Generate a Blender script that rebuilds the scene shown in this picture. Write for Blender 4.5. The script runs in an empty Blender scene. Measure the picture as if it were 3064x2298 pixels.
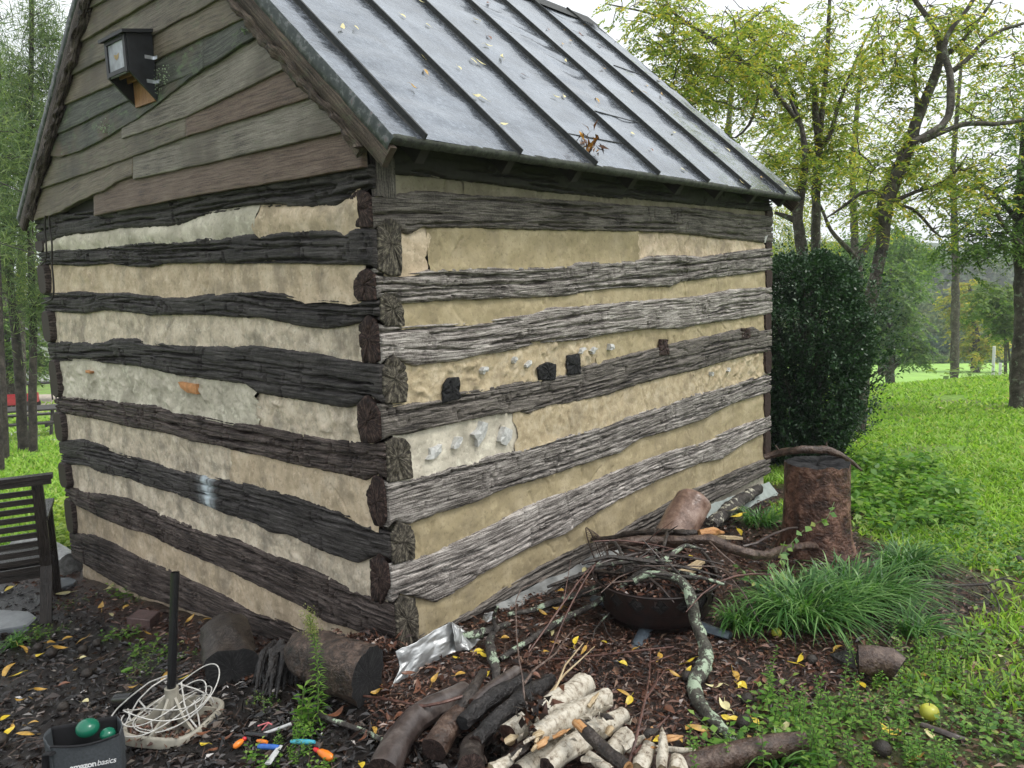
import bpy, math, random
import numpy as np
from mathutils import Matrix, Vector
random.seed(7)
RNG = np.random.default_rng(7)
SC = bpy.context.scene
COL = SC.collection
# ------------------------------------------------------------------ camera
FPX = 2368.2                      # focal length in photograph pixels
CAMP = np.array([-2.20829663, -2.58706626, 1.62])
CR = np.array([0.64515359, -0.76330648, -0.03376488])
CU = np.array([0.12201393, 0.0593012, 0.99075525])
CF = np.array([0.7542476, 0.64330909, -0.13139241])
cam_d = bpy.data.cameras.new("camera")
cam_d.sensor_width = 36; cam_d.lens = FPX / 3064 * 36
cam_d.clip_start = 0.05; cam_d.clip_end = 1500
cam = bpy.data.objects.new("camera", cam_d); COL.objects.link(cam)
cam.matrix_world = Matrix(((CR[0], CU[0], -CF[0], CAMP[0]), (CR[1], CU[1], -CF[1], CAMP[1]), (CR[2], CU[2], -CF[2], CAMP[2]), (0, 0, 0, 1)))
SC.camera = cam
# ------------------------------------------------------------------ sky, sun, exposure
SUN_EL, SUN_AZ = math.radians(58), math.radians(160)
world = bpy.data.worlds.new("World"); SC.world = world; world.use_nodes = True
wn = world.node_tree; wn.nodes.clear()
wo = wn.nodes.new("ShaderNodeOutputWorld"); wb = wn.nodes.new("ShaderNodeBackground")
sky = wn.nodes.new("ShaderNodeTexSky"); sky.sky_type = 'NISHITA'; sky.sun_disc = False
sky.sun_elevation = SUN_EL; sky.sun_rotation = SUN_AZ; sky.air_density = 1.0; sky.dust_density = 6.0; sky.ozone_density = 1.0
whs = wn.nodes.new("ShaderNodeHueSaturation"); whs.inputs['Saturation'].default_value = 0.28
wmx = wn.nodes.new("ShaderNodeMix"); wmx.data_type = 'RGBA'; wmx.inputs[0].default_value = 0.6
wmx.inputs[7].default_value = (12.0, 12.5, 12.8, 1)      # even cloud layer
wn.links.new(sky.outputs[0], whs.inputs['Color']); wn.links.new(whs.outputs[0], wmx.inputs[6])
wn.links.new(wmx.outputs[2], wb.inputs['Color']); wb.inputs['Strength'].default_value = 0.12
wn.links.new(wb.outputs[0], wo.inputs['Surface'])
sun_d = bpy.data.lights.new("sun", 'SUN'); sun_d.energy = 1.3; sun_d.angle = math.radians(14); sun_d.color = (1, .97, .92)
sun = bpy.data.objects.new("sun", sun_d); COL.objects.link(sun)
sdir = Vector((math.sin(SUN_AZ) * math.cos(SUN_EL), math.cos(SUN_AZ) * math.cos(SUN_EL), math.sin(SUN_EL)))
sun.rotation_euler = sdir.to_track_quat('Z', 'Y').to_euler(); sun.location = (0, 0, 12)
SC.view_settings.view_transform = 'Standard'; SC.view_settings.look = 'None'
SC.view_settings.gamma = 1.0; SC.view_settings.exposure = 0.26
SC.view_settings.use_curve_mapping = False
# ------------------------------------------------------------------ numpy noise
def _h(ix, iy, s):
    n = (ix.astype(np.int64) * 374761393 + iy.astype(np.int64) * 668265263 + s * 1442695041) & 0xFFFFFFFF
    n = ((n ^ (n >> 13)) * 1274126177) & 0xFFFFFFFF
    n = ((n ^ (n >> 16)) * 2246822519) & 0xFFFFFFFF
    return ((n ^ (n >> 15)) & 0xFFFFFF) / float(0xFFFFFF)
def vn(x, y, s=0):
    x = np.asarray(x, float); y = np.asarray(y, float) + np.zeros_like(x)
    ix = np.floor(x); iy = np.floor(y); fx = x - ix; fy = y - iy
    fx = fx * fx * (3 - 2 * fx); fy = fy * fy * (3 - 2 * fy)
    a = _h(ix, iy, s); b = _h(ix + 1, iy, s); c = _h(ix, iy + 1, s); d = _h(ix + 1, iy + 1, s)
    return ((a * (1 - fx) + b * fx) * (1 - fy) + (c * (1 - fx) + d * fx) * fy) * 2 - 1
def fbm(x, y, s=0, o=4, g=.5):
    t = 0; a = 1.0; m = 0
    for i in range(o):
        t = t + a * vn(np.asarray(x) * 2 ** i, np.asarray(y) * 2 ** i, s + i * 17); m += a; a *= g
    return t / m
def sstep(a, b, x):
    t = np.clip((x - a) / (b - a), 0, 1); return t * t * (3 - 2 * t)
# ------------------------------------------------------------------ terrain
CT = np.array([(0,0,0),(0,.58,-.15),(0,1.17,-.25),(0,1.57,-.3),(0,2.44,-.39),(0,3.6,-.47),(.4,0,-.03),(1.36,0,-.06),(2.45,0,-.13),(4.06,0,-.23),
 (.3,-1,.0),(-.8,.5,-.15),(-1.15,.6,-.21),(-1.3,1.1,-.3),(-.6,2.5,-.42),(-.37,-.95,0),(.65,-2.26,.02),(-2.2,-2.6,.0),(-3,0,-.25),(2.5,-.93,-.1),(2.2,-2.1,-.04),
 (.66,6.04,-.55),(2.6,12.9,-1.07),(4,15.9,-1.36),(5.9,21.4,-1.73),(8.2,28,-2.0),(7.6,28.7,-2.0),(-3,6,-.6),(-6,14,-1.2),(5,6,-.6),(12,12,-1.3),(-8,30,-2.2),
 (5.3,-1.65,-.03),(5.75,-.63,-.2),(4.8,.4,-.25),(8.2,-.2,-.3),(12.4,1.6,-.54),(14.2,-.5,-.38),(15,-6,-.3),(5,-6,.1),(9,5,-.6),
 (17.3,2.3,-1.25),(20,-1,-1.35),(24,4,-2.9),(28,-1,-3.1),(40.2,8.6,-4.43),(44,0,-4.55),(71.7,17.7,-7.28),(80,8,-7.42),(74.4,14.6,-7.21),(60,-12,-6.0),(110,20,-9.5),(60,45,-6.6),
 (20,35,-3),(10,60,-3.5),(-30,60,-3.5),(-20,0,-1),(0,-25,.5),(40,-40,-3),(140,60,-11),(140,-60,-10),(-100,-100,0),(0,140,-7),(-100,100,-4)], float)
def _phi(r): return np.sqrt(r * r + .25) 
_d = np.sqrt(((CT[:, None, :2] - CT[None, :, :2]) ** 2).sum(-1)); _n = len(CT)
_A = np.zeros((_n + 1, _n + 1)); _A[:_n, :_n] = _phi(_d) - np.eye(_n) * .02; _A[:_n, _n] = 1; _A[_n, :_n] = 1
_wt = np.linalg.solve(_A, np.append(CT[:, 2], 0))
def hgt(x, y):
    x = np.asarray(x, float); y = np.asarray(y, float); out = np.full(np.broadcast(x, y).shape, _wt[_n])
    for i in range(_n): out = out + _wt[i] * _phi(np.sqrt((x - CT[i, 0]) ** 2 + (y - CT[i, 1]) ** 2))
    return out
def ray(px, py): return CF + CR * ((px - 1532) / FPX) - CU * ((py - 1149) / FPX)
def at_depth(px, py, D): return CAMP + ray(px, py) * D
def G(px, py, lift=0.0):
    """where the sight line through a photograph pixel passes `lift` above the ground"""
    d = ray(px, py); t0, t1 = .8, 1.0
    while t1 < 120:
        P = CAMP + d * t1
        if P[2] < float(hgt(P[0], P[1])) + lift: break
        t0 = t1; t1 *= 1.06
    for _ in range(22):
        m = (t0 + t1) / 2; P = CAMP + d * m
        if P[2] < float(hgt(P[0], P[1])) + lift: t1 = m
        else: t0 = m
    return CAMP + d * t1
def on_plane(px, py, ax, val):
    d = ray(px, py); return CAMP + d * ((val - CAMP[ax]) / d[ax])
def path(pts, sc=1.0, ox=0, oy=0):
    return [G(ox + p[0] * sc, oy + p[1] * sc, p[2]) for p in pts]
# ------------------------------------------------------------------ mesh buffers
class Buf:
    def __init__(s): s.V = []; s.F = {3: [], 4: []}; s.UV = []; s.A = []; s.n = 0
    def add(s, V, F, uv=None, att=None):
        V = np.asarray(V, float).reshape(-1, 3); s.V.append(V)
        if len(F):
            for k in (3, 4):
                f = [q for q in F if len(q) == k] if not isinstance(F, np.ndarray) else (F if F.shape[1] == k else [])
                if len(f): s.F[k].append(np.asarray(f, np.int64) + s.n)
        s.UV.append(np.zeros((len(V), 2)) if uv is None else np.asarray(uv, float).reshape(-1, 2))
        s.A.append(np.zeros(len(V)) if att is None else np.asarray(att, float).reshape(-1))
        s.n += len(V); return s
    def grid(s, P, uv=None, att=None, closed=False):
        nu, nv = P.shape[:2]; i = np.arange(nu * nv).reshape(nu, nv)
        F = np.stack([i[:-1, :-1], i[1:, :-1], i[1:, 1:], i[:-1, 1:]], -1).reshape(-1, 4)
        return s.add(P.reshape(-1, 3), F, None if uv is None else uv.reshape(-1, 2), att)
    def box(s, c, size, M=None, taper=1.0):
        x, y, z = [q / 2 for q in size]
        V = np.array([(a * x * (taper if k > 0 else 1), b * y * (taper if k > 0 else 1), k * z) for k in (-1, 1) for b in (-1, 1) for a in (-1, 1)])
        if M is not None: V = V @ np.asarray(M).T
        V = V + np.asarray(c)
        f = [(0, 2, 3, 1), (4, 5, 7, 6), (0, 1, 5, 4), (2, 6, 7, 3), (0, 4, 6, 2), (1, 3, 7, 5)]
        # every face with its own corners so that edges stay crisp
        VV = np.concatenate([V[list(q)] for q in f]); FF = np.arange(24).reshape(6, 4)
        sz = list(size); uvs = []
        for q in f:
            a, b, c2 = V[q[0]], V[q[1]], V[q[3]]; w = np.linalg.norm(b - a); h = np.linalg.norm(c2 - a); uvs += [(0, 0), (w, 0), (w, h), (0, h)] if w > h else [(0, 0), (0, w), (h, w), (h, 0)]
        return s.add(VV, FF, uvs)
    def tube(s, pts, rad, n=8, rough=0.0, seed=0, caps=True, step=None, oval=1.0):
        P = np.asarray(pts, float); r = np.asarray(rad, float) * np.ones(len(P))
        if step:
            L = np.r_[0, np.cumsum(np.linalg.norm(np.diff(P, axis=0), axis=1))]
            m = max(3, int(L[-1] / step) + 1); t = np.linspace(0, L[-1], m)
            # smooth resample
            Q = np.stack([np.interp(t, L, P[:, k]) for k in range(3)], 1)
            if m > 8:
                w = max(1, int(m / len(P) / 3))
                for _ in range(w):
                    Q[1:-1] = (Q[:-2] + 2 * Q[1:-1] + Q[2:]) / 4
            r = np.interp(t, L, r); P = Q
        T = np.gradient(P, axis=0); T /= np.linalg.norm(T, axis=1)[:, None] + 1e-12
        a = np.cross(T[0], (0, 0, 1.)); 
        if np.linalg.norm(a) < .1: a = np.cross(T[0], (1., 0, 0))
        A = [a / np.linalg.norm(a)]
        for i in range(1, len(P)):
            v = A[-1] - T[i] * (A[-1] @ T[i]); A.append(v / (np.linalg.norm(v) + 1e-12))
        A = np.array(A); B = np.cross(T, A)
        th = np.linspace(0, 2 * np.pi, n + 1)
        L = np.r_[0, np.cumsum(np.linalg.norm(np.diff(P, axis=0), axis=1))]
        rr = np.repeat(r[:, None], n + 1, 1)
        if rough:
            c, sn = np.cos(th)[None], np.sin(th)[None]
            k = 1.6 / max(r.mean(), .004) * .35
            rr = rr * (1 + rough * (fbm(L[:, None] * k + seed * 3.7 + c * 1.5, sn * 1.5 + seed + c, seed, 3) + .5 * fbm(L[:, None] * k * .7 + 9 + c * 5, sn * 5 + seed, seed + 5, 2)))
        X = P[:, None] + A[:, None] * (np.cos(th)[None, :, None] * rr[..., None] * oval) + B[:, None] * (np.sin(th)[None, :, None] * rr[..., None])
        uv = np.stack(np.broadcast_arrays(L[:, None] + seed * .37, th[None] * r.mean()), -1)
        s.grid(X, uv)
        if caps:
            for e, sg in ((0, 1), (-1, -1)):
                V = np.concatenate([[P[e]], X[e, :-1]]); F = [(0, 1 + k, 1 + (k + 1) % n)[::sg] for k in range(n)]
                s.add(V, F, np.concatenate([[(0, 0)], np.stack([th[:-1] * .05, np.full(n, r[e])], 1)]))
        return X
    def leaves(s, P, D, U, L, Wd, fold=.15):
        """diamond leaf quads from bases P along D with normal U"""
        D = D / (np.linalg.norm(D, axis=1)[:, None] + 1e-9); S = np.cross(D, U); S /= np.linalg.norm(S, axis=1)[:, None] + 1e-9
        N = np.cross(S, D); L = np.asarray(L)[:, None] * np.ones((len(P), 1)); Wd = np.asarray(Wd)[:, None] * np.ones((len(P), 1))
        mid = P + D * L * .45 - N * L * fold * .2
        V = np.stack([P, mid + S * Wd / 2 + N * Wd * fold, P + D * L - N * L * fold, mid - S * Wd / 2 + N * Wd * fold], 1)
        m = len(P); F = np.arange(m * 4).reshape(m, 4)
        s.add(V.reshape(-1, 3), F, np.tile([(0, .5), (.5, 1), (1, .5), (.5, 0)], (m, 1)))
    def emit(s, name, mat, parent=None, origin=None, smooth=True, att=None, world_verts=True):
        V = np.concatenate(s.V) if s.V else np.zeros((0, 3)); uv = np.concatenate(s.UV)
        if parent is not None: o = np.array(parent_origin(parent))
        elif origin is not None: o = np.asarray(origin, float)
        else: o = np.array([(V[:, 0].min() + V[:, 0].max()) / 2, (V[:, 1].min() + V[:, 1].max()) / 2, V[:, 2].min()])
        V = V - o
        me = bpy.data.meshes.new(name)
        F3 = np.concatenate(s.F[3]) if s.F[3] else np.zeros((0, 3), np.int64); F4 = np.concatenate(s.F[4]) if s.F[4] else np.zeros((0, 4), np.int64)
        me.vertices.add(len(V)); me.vertices.foreach_set('co', V.ravel())
        nl = len(F3) * 3 + len(F4) * 4; me.loops.add(nl); li = np.concatenate([F3.ravel(), F4.ravel()]); me.loops.foreach_set('vertex_index', li)
        me.polygons.add(len(F3) + len(F4))
        st = np.concatenate([np.arange(len(F3)) * 3, len(F3) * 3 + np.arange(len(F4)) * 4]); me.polygons.foreach_set('loop_start', st)
        me.polygons.foreach_set('use_smooth', np.full(len(st), bool(smooth)))
        ul = me.uv_layers.new(name='UVMap'); ul.data.foreach_set('uv', uv[li].ravel())
        if att: 
            a = me.attributes.new(att, 'FLOAT', 'POINT'); a.data.foreach_set('value', np.concatenate(s.A))
        me.update(calc_edges=True)
        me.materials.append(mat)
        ob = bpy.data.objects.new(name, me); COL.objects.link(ob)
        if parent is not None: ob.parent = parent
        else: ob.location = o
        return ob
def parent_origin(p):
    o = Vector(p.location)
    while p.parent: p = p.parent; o += p.location
    return o
def tag(o, label=None, cat=None, group=None, kind=None):
    if label: o['label'] = label
    if cat: o['category'] = cat
    if group: o['group'] = group
    if kind: o['kind'] = kind
    return o
def thing(name, loc, label, cat, group=None):
    e = bpy.data.objects.new(name, None); COL.objects.link(e); e.location = [float(q) for q in loc]; e.empty_display_size = .1
    return tag(e, label, cat, group)
def copy_tree(o, parent=None):
    c = o.copy(); COL.objects.link(c); c.parent = parent
    for ch in list(o.children): copy_tree(ch, c)
    return c
def bevel(o, w=.003):
    m = o.modifiers.new('bevel', 'BEVEL'); m.width = w; m.segments = 2; m.limit_method = 'ANGLE'; return o
# ------------------------------------------------------------------ materials
class NT:
    def __init__(s, name):
        s.m = bpy.data.materials.new(name); s.m.use_nodes = True; s.t = s.m.node_tree; s.b = s.t.nodes['Principled BSDF']
    def n(s, ty, **k):
        q = s.t.nodes.new(ty)
        for a, v in k.items():
            if a.startswith('i_'): q.inputs[a[2:].replace('_', ' ')].default_value = v
            else: setattr(q, a, v)
        return q
    def l(s, a, b): s.t.links.new(a, b); return s
    def coord(s, kind='UV', scale=(1, 1, 1)):
        c = s.n('ShaderNodeTexCoord'); m = s.n('ShaderNodeMapping'); m.inputs['Scale'].default_value = scale; s.l(c.outputs[kind], m.inputs['Vector']); return m.outputs[0]
    def noise(s, vec, scale, detail=4, rough=.55, dist=0):
        q = s.n('ShaderNodeTexNoise'); q.inputs['Scale'].default_value = scale; q.inputs['Detail'].default_value = detail; q.inputs['Roughness'].default_value = rough; q.inputs['Distortion'].default_value = dist
        s.l(vec, q.inputs['Vector']); return q.outputs['Fac']
    def ramp(s, fac, stops, interp='LINEAR'):
        q = s.n('ShaderNodeValToRGB'); q.color_ramp.interpolation = interp; e = q.color_ramp.elements
        while len(e) < len(stops): e.new(.5)
        for i, (p, c) in enumerate(stops): e[i].position = p; e[i].color = (c[0], c[1], c[2], 1) if not isinstance(c, (int, float)) else (c, c, c, 1)
        s.l(fac, q.inputs[0]); return q.outputs[0]
    def mix(s, fac, a, b, mode='MIX'):
        q = s.n('ShaderNodeMix', data_type='RGBA', blend_type=mode)
        for i, v in ((0, fac), (6, a), (7, b)):
            if hasattr(v, 'links'): s.l(v, q.inputs[i])
            elif i == 0: q.inputs[0].default_value = v
            else: q.inputs[i].default_value = (v[0], v[1], v[2], 1)
        return q.outputs[2]
    def mth(s, op, a, b=0.0):
        q = s.n('ShaderNodeMath', operation=op)
        for i, v in ((0, a), (1, b)):
            if hasattr(v, 'links'): s.l(v, q.inputs[i])
            else: q.inputs[i].default_value = v
        return q.outputs[0]
    def bump(s, h, dist=.003, st=1.0):
        q = s.n('ShaderNodeBump'); q.inputs['Distance'].default_value = dist; q.inputs['Strength'].default_value = st; s.l(h, q.inputs['Height']); s.l(q.outputs[0], s.b.inputs['Normal'])
    def out(s, col=None, rough=None, metal=None, spec=None, coat=None):
        for k, v in (('Base Color', col), ('Roughness', rough), ('Metallic', metal), ('Specular IOR Level', spec), ('Coat Weight', coat)):
            if v is None: continue
            if hasattr(v, 'links'): s.l(v, s.b.inputs[k])
            else: s.b.inputs[k].default_value = (*v, 1) if isinstance(v, tuple) else v
        return s.m
def plain(name, col, rough=.6, metal=0, spec=.5, var=.25, sc=30, coord='Object', bump=.0008):
    t = NT(name); v = t.coord(coord); f = t.noise(v, sc, 4); c = t.ramp(f, [(.3, tuple(q * (1 - var) for q in col)), (.7, tuple(q * (1 + var) for q in col))])
    if bump: t.bump(t.noise(v, sc * 4, 3), bump)
    return t.out(c, rough, metal, spec)
def wood(name, dark, mid, light, k=1.0, rough=.75, gr=1.0, stain=None, moss=0, att=None):
    """weathered hewn wood; UV runs along the grain (metres)"""
    t = NT(name); uv = t.coord('UV')
    wv = t.n('ShaderNodeMapping'); wv.inputs['Scale'].default_value = (5, 22, 1); t.l(uv, wv.inputs[0])
    warp = t.n('ShaderNodeTexNoise'); warp.inputs['Scale'].default_value = 1.2; t.l(wv.outputs[0], warp.inputs['Vector'])
    ad = t.n('ShaderNodeVectorMath', operation='MULTIPLY_ADD'); t.l(warp.outputs['Color'], ad.inputs[0]); ad.inputs[1].default_value = (.01, .016, 0); t.l(uv, ad.inputs[2])
    g1 = t.n('ShaderNodeMapping'); g1.inputs['Scale'].default_value = (4, 115 * gr, 1); t.l(ad.outputs[0], g1.inputs[0])
    f1 = t.noise(g1.outputs[0], 1.0, 6, .65)
    g2 = t.n('ShaderNodeMapping'); g2.inputs['Scale'].default_value = (11, 300 * gr, 1); t.l(ad.outputs[0], g2.inputs[0])
    f2 = t.noise(g2.outputs[0], 1.0, 3, .6)
    big = t.noise(uv, 4.0, 4, .6)
    fine = t.noise(uv, 120, 3, .6)
    m1 = t.mth('ADD', t.mth('MULTIPLY', f1, .55), t.mth('MULTIPLY', f2, .45))
    m2 = t.mth('ADD', m1, t.mth('MULTIPLY', t.mth('SUBTRACT', big, .5), .26)); m2 = t.mth('ADD', m2, t.mth('MULTIPLY', t.mth('SUBTRACT', fine, .5), .22))
    c = t.ramp(m2, [(.37, dark), (.455, mid), (.54, tuple(a * .55 + b * .45 for a, b in zip(mid, light))), (.64, light)])
    if stain: c = t.mix(t.ramp(t.noise(uv, 2.3, 3), [(.5, 0.0), (.68, .85)]), c, stain)
    if moss: c = t.mix(t.ramp(t.noise(t.coord('Object', (1, .5, 1)), 16, 6, .75), [(.54, 0.0), (.68, moss)]), c, (.12, .17, .09))
    if att:
        a = t.n('ShaderNodeAttribute', attribute_name=att); c = t.mix(a.outputs['Fac'], c, (.55, .62, .66))
    t.bump(m1, .010 * k); return t.out(c, t.ramp(f2, [(.3, rough - .25), (.7, rough + .1)]), spec=.3)
def plaster(name, a, b, c3, sc=1.0, stain=.5):
    t = NT(name); o = t.coord('Object'); f = t.noise(o, 5 * sc, 5, .6, .4); g = t.noise(o, 60, 4, .6); h = t.noise(o, 400, 2)
    col = t.ramp(f, [(.34, a), (.5, b), (.66, c3)]); col = t.mix(t.ramp(g, [(.36, .4), (.44, 0.0)]), col, tuple(q * .62 for q in a)); col = t.mix(t.ramp(t.noise(o, 18 * sc, 5, .7), [(.55, 0.0), (.66, .5)]), col, tuple(min(.8, q * 1.22) for q in c3))
    st = t.noise(t.coord('Object', (2, 2, 1.4)), 2.2, 6, .75); col = t.mix(t.ramp(st, [(.50, 0.0), (.66, stain)]), col, (.20, .17, .135))
    t.bump(t.mth('ADD', t.mth('MULTIPLY', g, .7), t.mth('MULTIPLY', h, .3)), .003); return t.out(col, .85, spec=.3)
M = {}
M['log_dark'] = wood('charcoal hewn log', (.007, .006, .006), (.021, .018, .0175), (.105, .095, .09))
M['log_brown'] = wood('dark brown hewn log', (.006, .004, .003), (.022, .014, .012), (.17, .135, .12))
M['log_grey'] = wood('silver grey hewn log', (.020, .017, .015), (.125, .108, .097), (.62, .575, .53))
M['log_greyd'] = wood('darker grey hewn log', (.012, .010, .009), (.062, .053, .046), (.28, .25, .22))  # darker grey tone for single logs and the post planks
M['log_stain'] = wood('stained log', (.006, .005, .005), (.018, .014, .013), (.12, .11, .105), att='stain')
M['clap'] = [wood('clapboard %s' % i, d, m, l, .5, .7, .8, s, mo) for i, (d, m, l, s, mo) in enumerate([
    ((.040, .032, .024), (.105, .088, .066), (.21, .185, .145), (.06, .055, .045), .5), ((.040, .026, .020), (.105, .070, .053), (.20, .150, .12), None, .1),
    ((.050, .043, .036), (.135, .118, .096), (.28, .255, .215), (.08, .065, .05), .2), ((.014, .015, .013), (.048, .050, .042), (.13, .135, .115), (.11, .08, .055), .95),
    ((.042, .033, .024), (.115, .094, .068), (.22, .185, .14), (.09, .075, .058), .3)])]
def endgrain(name, dark, mid, light):
    t = NT(name); g = t.coord('UV', (6, 18, 1)); f = t.noise(g, 1.6, 4, .6); o = t.coord('Object'); h = t.noise(o, 70, 4, .7)
    m = t.mth('ADD', t.mth('MULTIPLY', f, .6), t.mth('MULTIPLY', h, .4)); t.bump(m, .006)
    return t.out(t.ramp(m, [(.40, dark), (.5, mid), (.60, light)]), .8, spec=.3)
M['end_brown'] = endgrain('brown end grain', (.007, .004, .004), (.030, .017, .014), (.10, .065, .055))
M['end_grey'] = endgrain('grey green end grain', (.012, .010, .008), (.058, .050, .038), (.19, .17, .13))
M['end_black'] = endgrain('wet black end grain', (.006, .006, .006), (.012, .012, .013), (.03, .03, .03))
M['end_red'] = endgrain('wet red brown end grain', (.018, .008, .006), (.05, .022, .015), (.09, .045, .03))
M['pl_yel'] = plaster('ochre chinking', (.275, .225, .135), (.35, .288, .172), (.42, .35, .225), 1, .2)
M['pl_pink'] = plaster('beige chinking', (.38, .305, .21), (.53, .42, .295), (.64, .53, .395), 1.6, .6)
M['pl_grey'] = plaster('grey green chinking', (.38, .35, .28), (.52, .475, .385), (.68, .63, .52), 1, .25)
M['pl_sand'] = plaster('sandy chinking', (.34, .27, .17), (.43, .35, .225), (.52, .44, .31), 3, .35)
M['pl_mix'] = plaster('blotched beige grey chinking', (.36, .315, .25), (.56, .47, .36), (.70, .61, .49), 2.2, .75)
M['pl_shade'] = plaster('chinking toned for eave shade', (.15, .13, .09), (.21, .185, .13), (.27, .24, .18), 1, .4)  # darker beige: the shade under the eave is put into the colour
M['dark'] = plain('dark timber', (.02, .017, .014), .8)
# ------------------------------------------------------------------ ground
W, L = 3.574, 4.093
def pts2(fn, q): return np.array([fn(*a) for a in q])
_mr = [G(2560, 1420), G(2590, 1600), G(2900, 1700), G(2960, 1830), G(2700, 1990), G(2380, 2110), G(2250, 2200), G(2180, 2330)]
MULCH = np.array([(p[0], p[1]) for p in _mr] + [(.2, -3.2), (-4, -4.5), (-5, -1), (-3.4, 3.2), (-1.2, 4.6), (1.5, 4.4), (4.4, 3.8), (4.4, -.15), (3.3, -.4)])
def inside(x, y, poly):
    x = np.asarray(x, float); y = np.asarray(y, float); c = np.zeros(np.broadcast(x, y).shape, bool); dm = np.full(c.shape, 1e9)
    for (x1, y1), (x2, y2) in zip(poly, np.roll(poly, -1, 0)):
        c ^= ((y1 > y) != (y2 > y)) & (x < (x2 - x1) * (y - y1) / (y2 - y1 + 1e-12) + x1)
        t = np.clip(((x - x1) * (x2 - x1) + (y - y1) * (y2 - y1)) / ((x2 - x1) ** 2 + (y2 - y1) ** 2), 0, 1)
        dm = np.minimum(dm, np.hypot(x - x1 - t * (x2 - x1), y - y1 - t * (y2 - y1)))
    return np.where(c, dm, -dm)
def grassw(x, y):
    return sstep(-.12, .16, -inside(x, y, MULCH) + .16 * fbm(np.asarray(x) * 2.2, np.asarray(y) * 2.2, 31, 4))
_t = np.linspace(-1, 1, 440)
gx = .6 + 2.0 * np.sinh(_t * 5.0) * 1.0; gy = .2 + 2.0 * np.sinh(_t * 5.0) * 1.0
GX, GY = np.meshgrid(gx, gy, indexing='ij')
GZ = hgt(GX, GY); gw = grassw(GX, GY)
near = 1 - sstep(5, 11, np.hypot(GX + 1, GY))
GZ = GZ + near * (1 - gw) * (.016 * fbm(GX * 6, GY * 6, 3, 4) + .010 * fbm(GX * 28, GY * 28, 5, 2)) + near * gw * .012 * fbm(GX * 5, GY * 5, 8, 3)
t = NT('ground earth and turf')
a_ = t.n('ShaderNodeAttribute', attribute_name='grass'); o_ = t.coord('Object')
mu = t.ramp(t.noise(o_, 45, 6, .75), [(.36, (.006, .004, .003)), (.5, (.030, .015, .010)), (.62, (.08, .040, .025)), (.72, (.15, .09, .06))])
lx = t.n('ShaderNodeSeparateXYZ'); t.l(o_, lx.inputs[0]); mu = t.mix(t.ramp(t.mth('ADD', lx.outputs[0], t.noise(o_, 2.0, 3)), [(.0, .85), (.25, 0.0)]), mu, (.009, .008, .0075)); mu = t.mix(t.ramp(t.noise(o_, 3, 4), [(.5, 0.0), (.62, .7)]), mu, (.014, .012, .011))
gr = t.ramp(t.noise(o_, 9, 6, .7), [(.3, (.08, .14, .02)), (.5, (.16, .30, .035)), (.7, (.26, .44, .06))])
gr = t.mix(t.ramp(t.noise(o_, 1.1, 5, .7), [(.44, 0.0), (.60, .75)]), gr, (.13, .12, .05))
t.bump(t.noise(o_, 60, 5, .7), .012)
M['ground'] = t.out(t.mix(a_.outputs['Fac'], mu, gr), t.mix(a_.outputs['Fac'], (.30, .30, .30), (.85, .85, .85)), spec=.4)
rvw = np.hypot(GX - CAMP[0], GY - CAMP[1]); gw2 = gw * (.25 + .75 * sstep(3.6, 7.0, rvw + 1.0 * fbm(GX * 1.5, GY * 1.5, 15, 3)))
b = Buf(); b.grid(np.stack([GX, GY, GZ], -1), np.stack([GX, GY], -1), gw2)
tag(b.emit('ground', M['ground'], origin=(0, 0, 0), att='grass'), kind='structure')
def strip(name, pts, width, mat, lift=.03, nseg=60):
    P = np.array(pts, float); Ls = np.r_[0, np.cumsum(np.hypot(*np.diff(P, axis=0).T))]; tt = np.linspace(0, Ls[-1], nseg)
    Q = np.stack([np.interp(tt, Ls, P[:, k]) for k in (0, 1)], 1); T = np.gradient(Q, axis=0); T /= np.linalg.norm(T, axis=1)[:, None]; Nn = np.stack([-T[:, 1], T[:, 0]], 1)
    ws = np.linspace(-width / 2, width / 2, 9); X = Q[:, None] + Nn[:, None] * ws[None, :, None]
    Z = hgt(X[..., 0], X[..., 1]) + lift; bb = Buf(); bb.grid(np.concatenate([X, Z[..., None]], -1), X)
    return tag(bb.emit(name, mat), kind='structure')
M['field'] = plain('bright hay field', (.30, .52, .10), .9, sc=1.2, var=.2)
fx, fy = np.meshgrid(np.linspace(19, 120, 80), np.linspace(-40, 60, 80), indexing='ij'); bf = Buf(); bf.grid(np.stack([fx, fy, hgt(fx, fy) + .03], -1), np.stack([fx, fy], -1)); tag(bf.emit('field', M['field']), kind='structure')
M['path'] = plain('pale concrete path', (.42, .41, .40), .8, sc=6); M['gravel'] = plain('beige gravel', (.40, .34, .27), .9, sc=12)
pa = [G(-500, 1330), G(60, 1306), G(400, 1302), G(900, 1300)]; strip('path', [(p[0], p[1]) for p in pa], 1.5, M['path'])
pa = [G(-800, 1240), G(60, 1212), G(400, 1208), G(1200, 1200)]; strip('gravel_drive', [(p[0], p[1]) for p in pa], 6.5, M['gravel'], .04)
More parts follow.
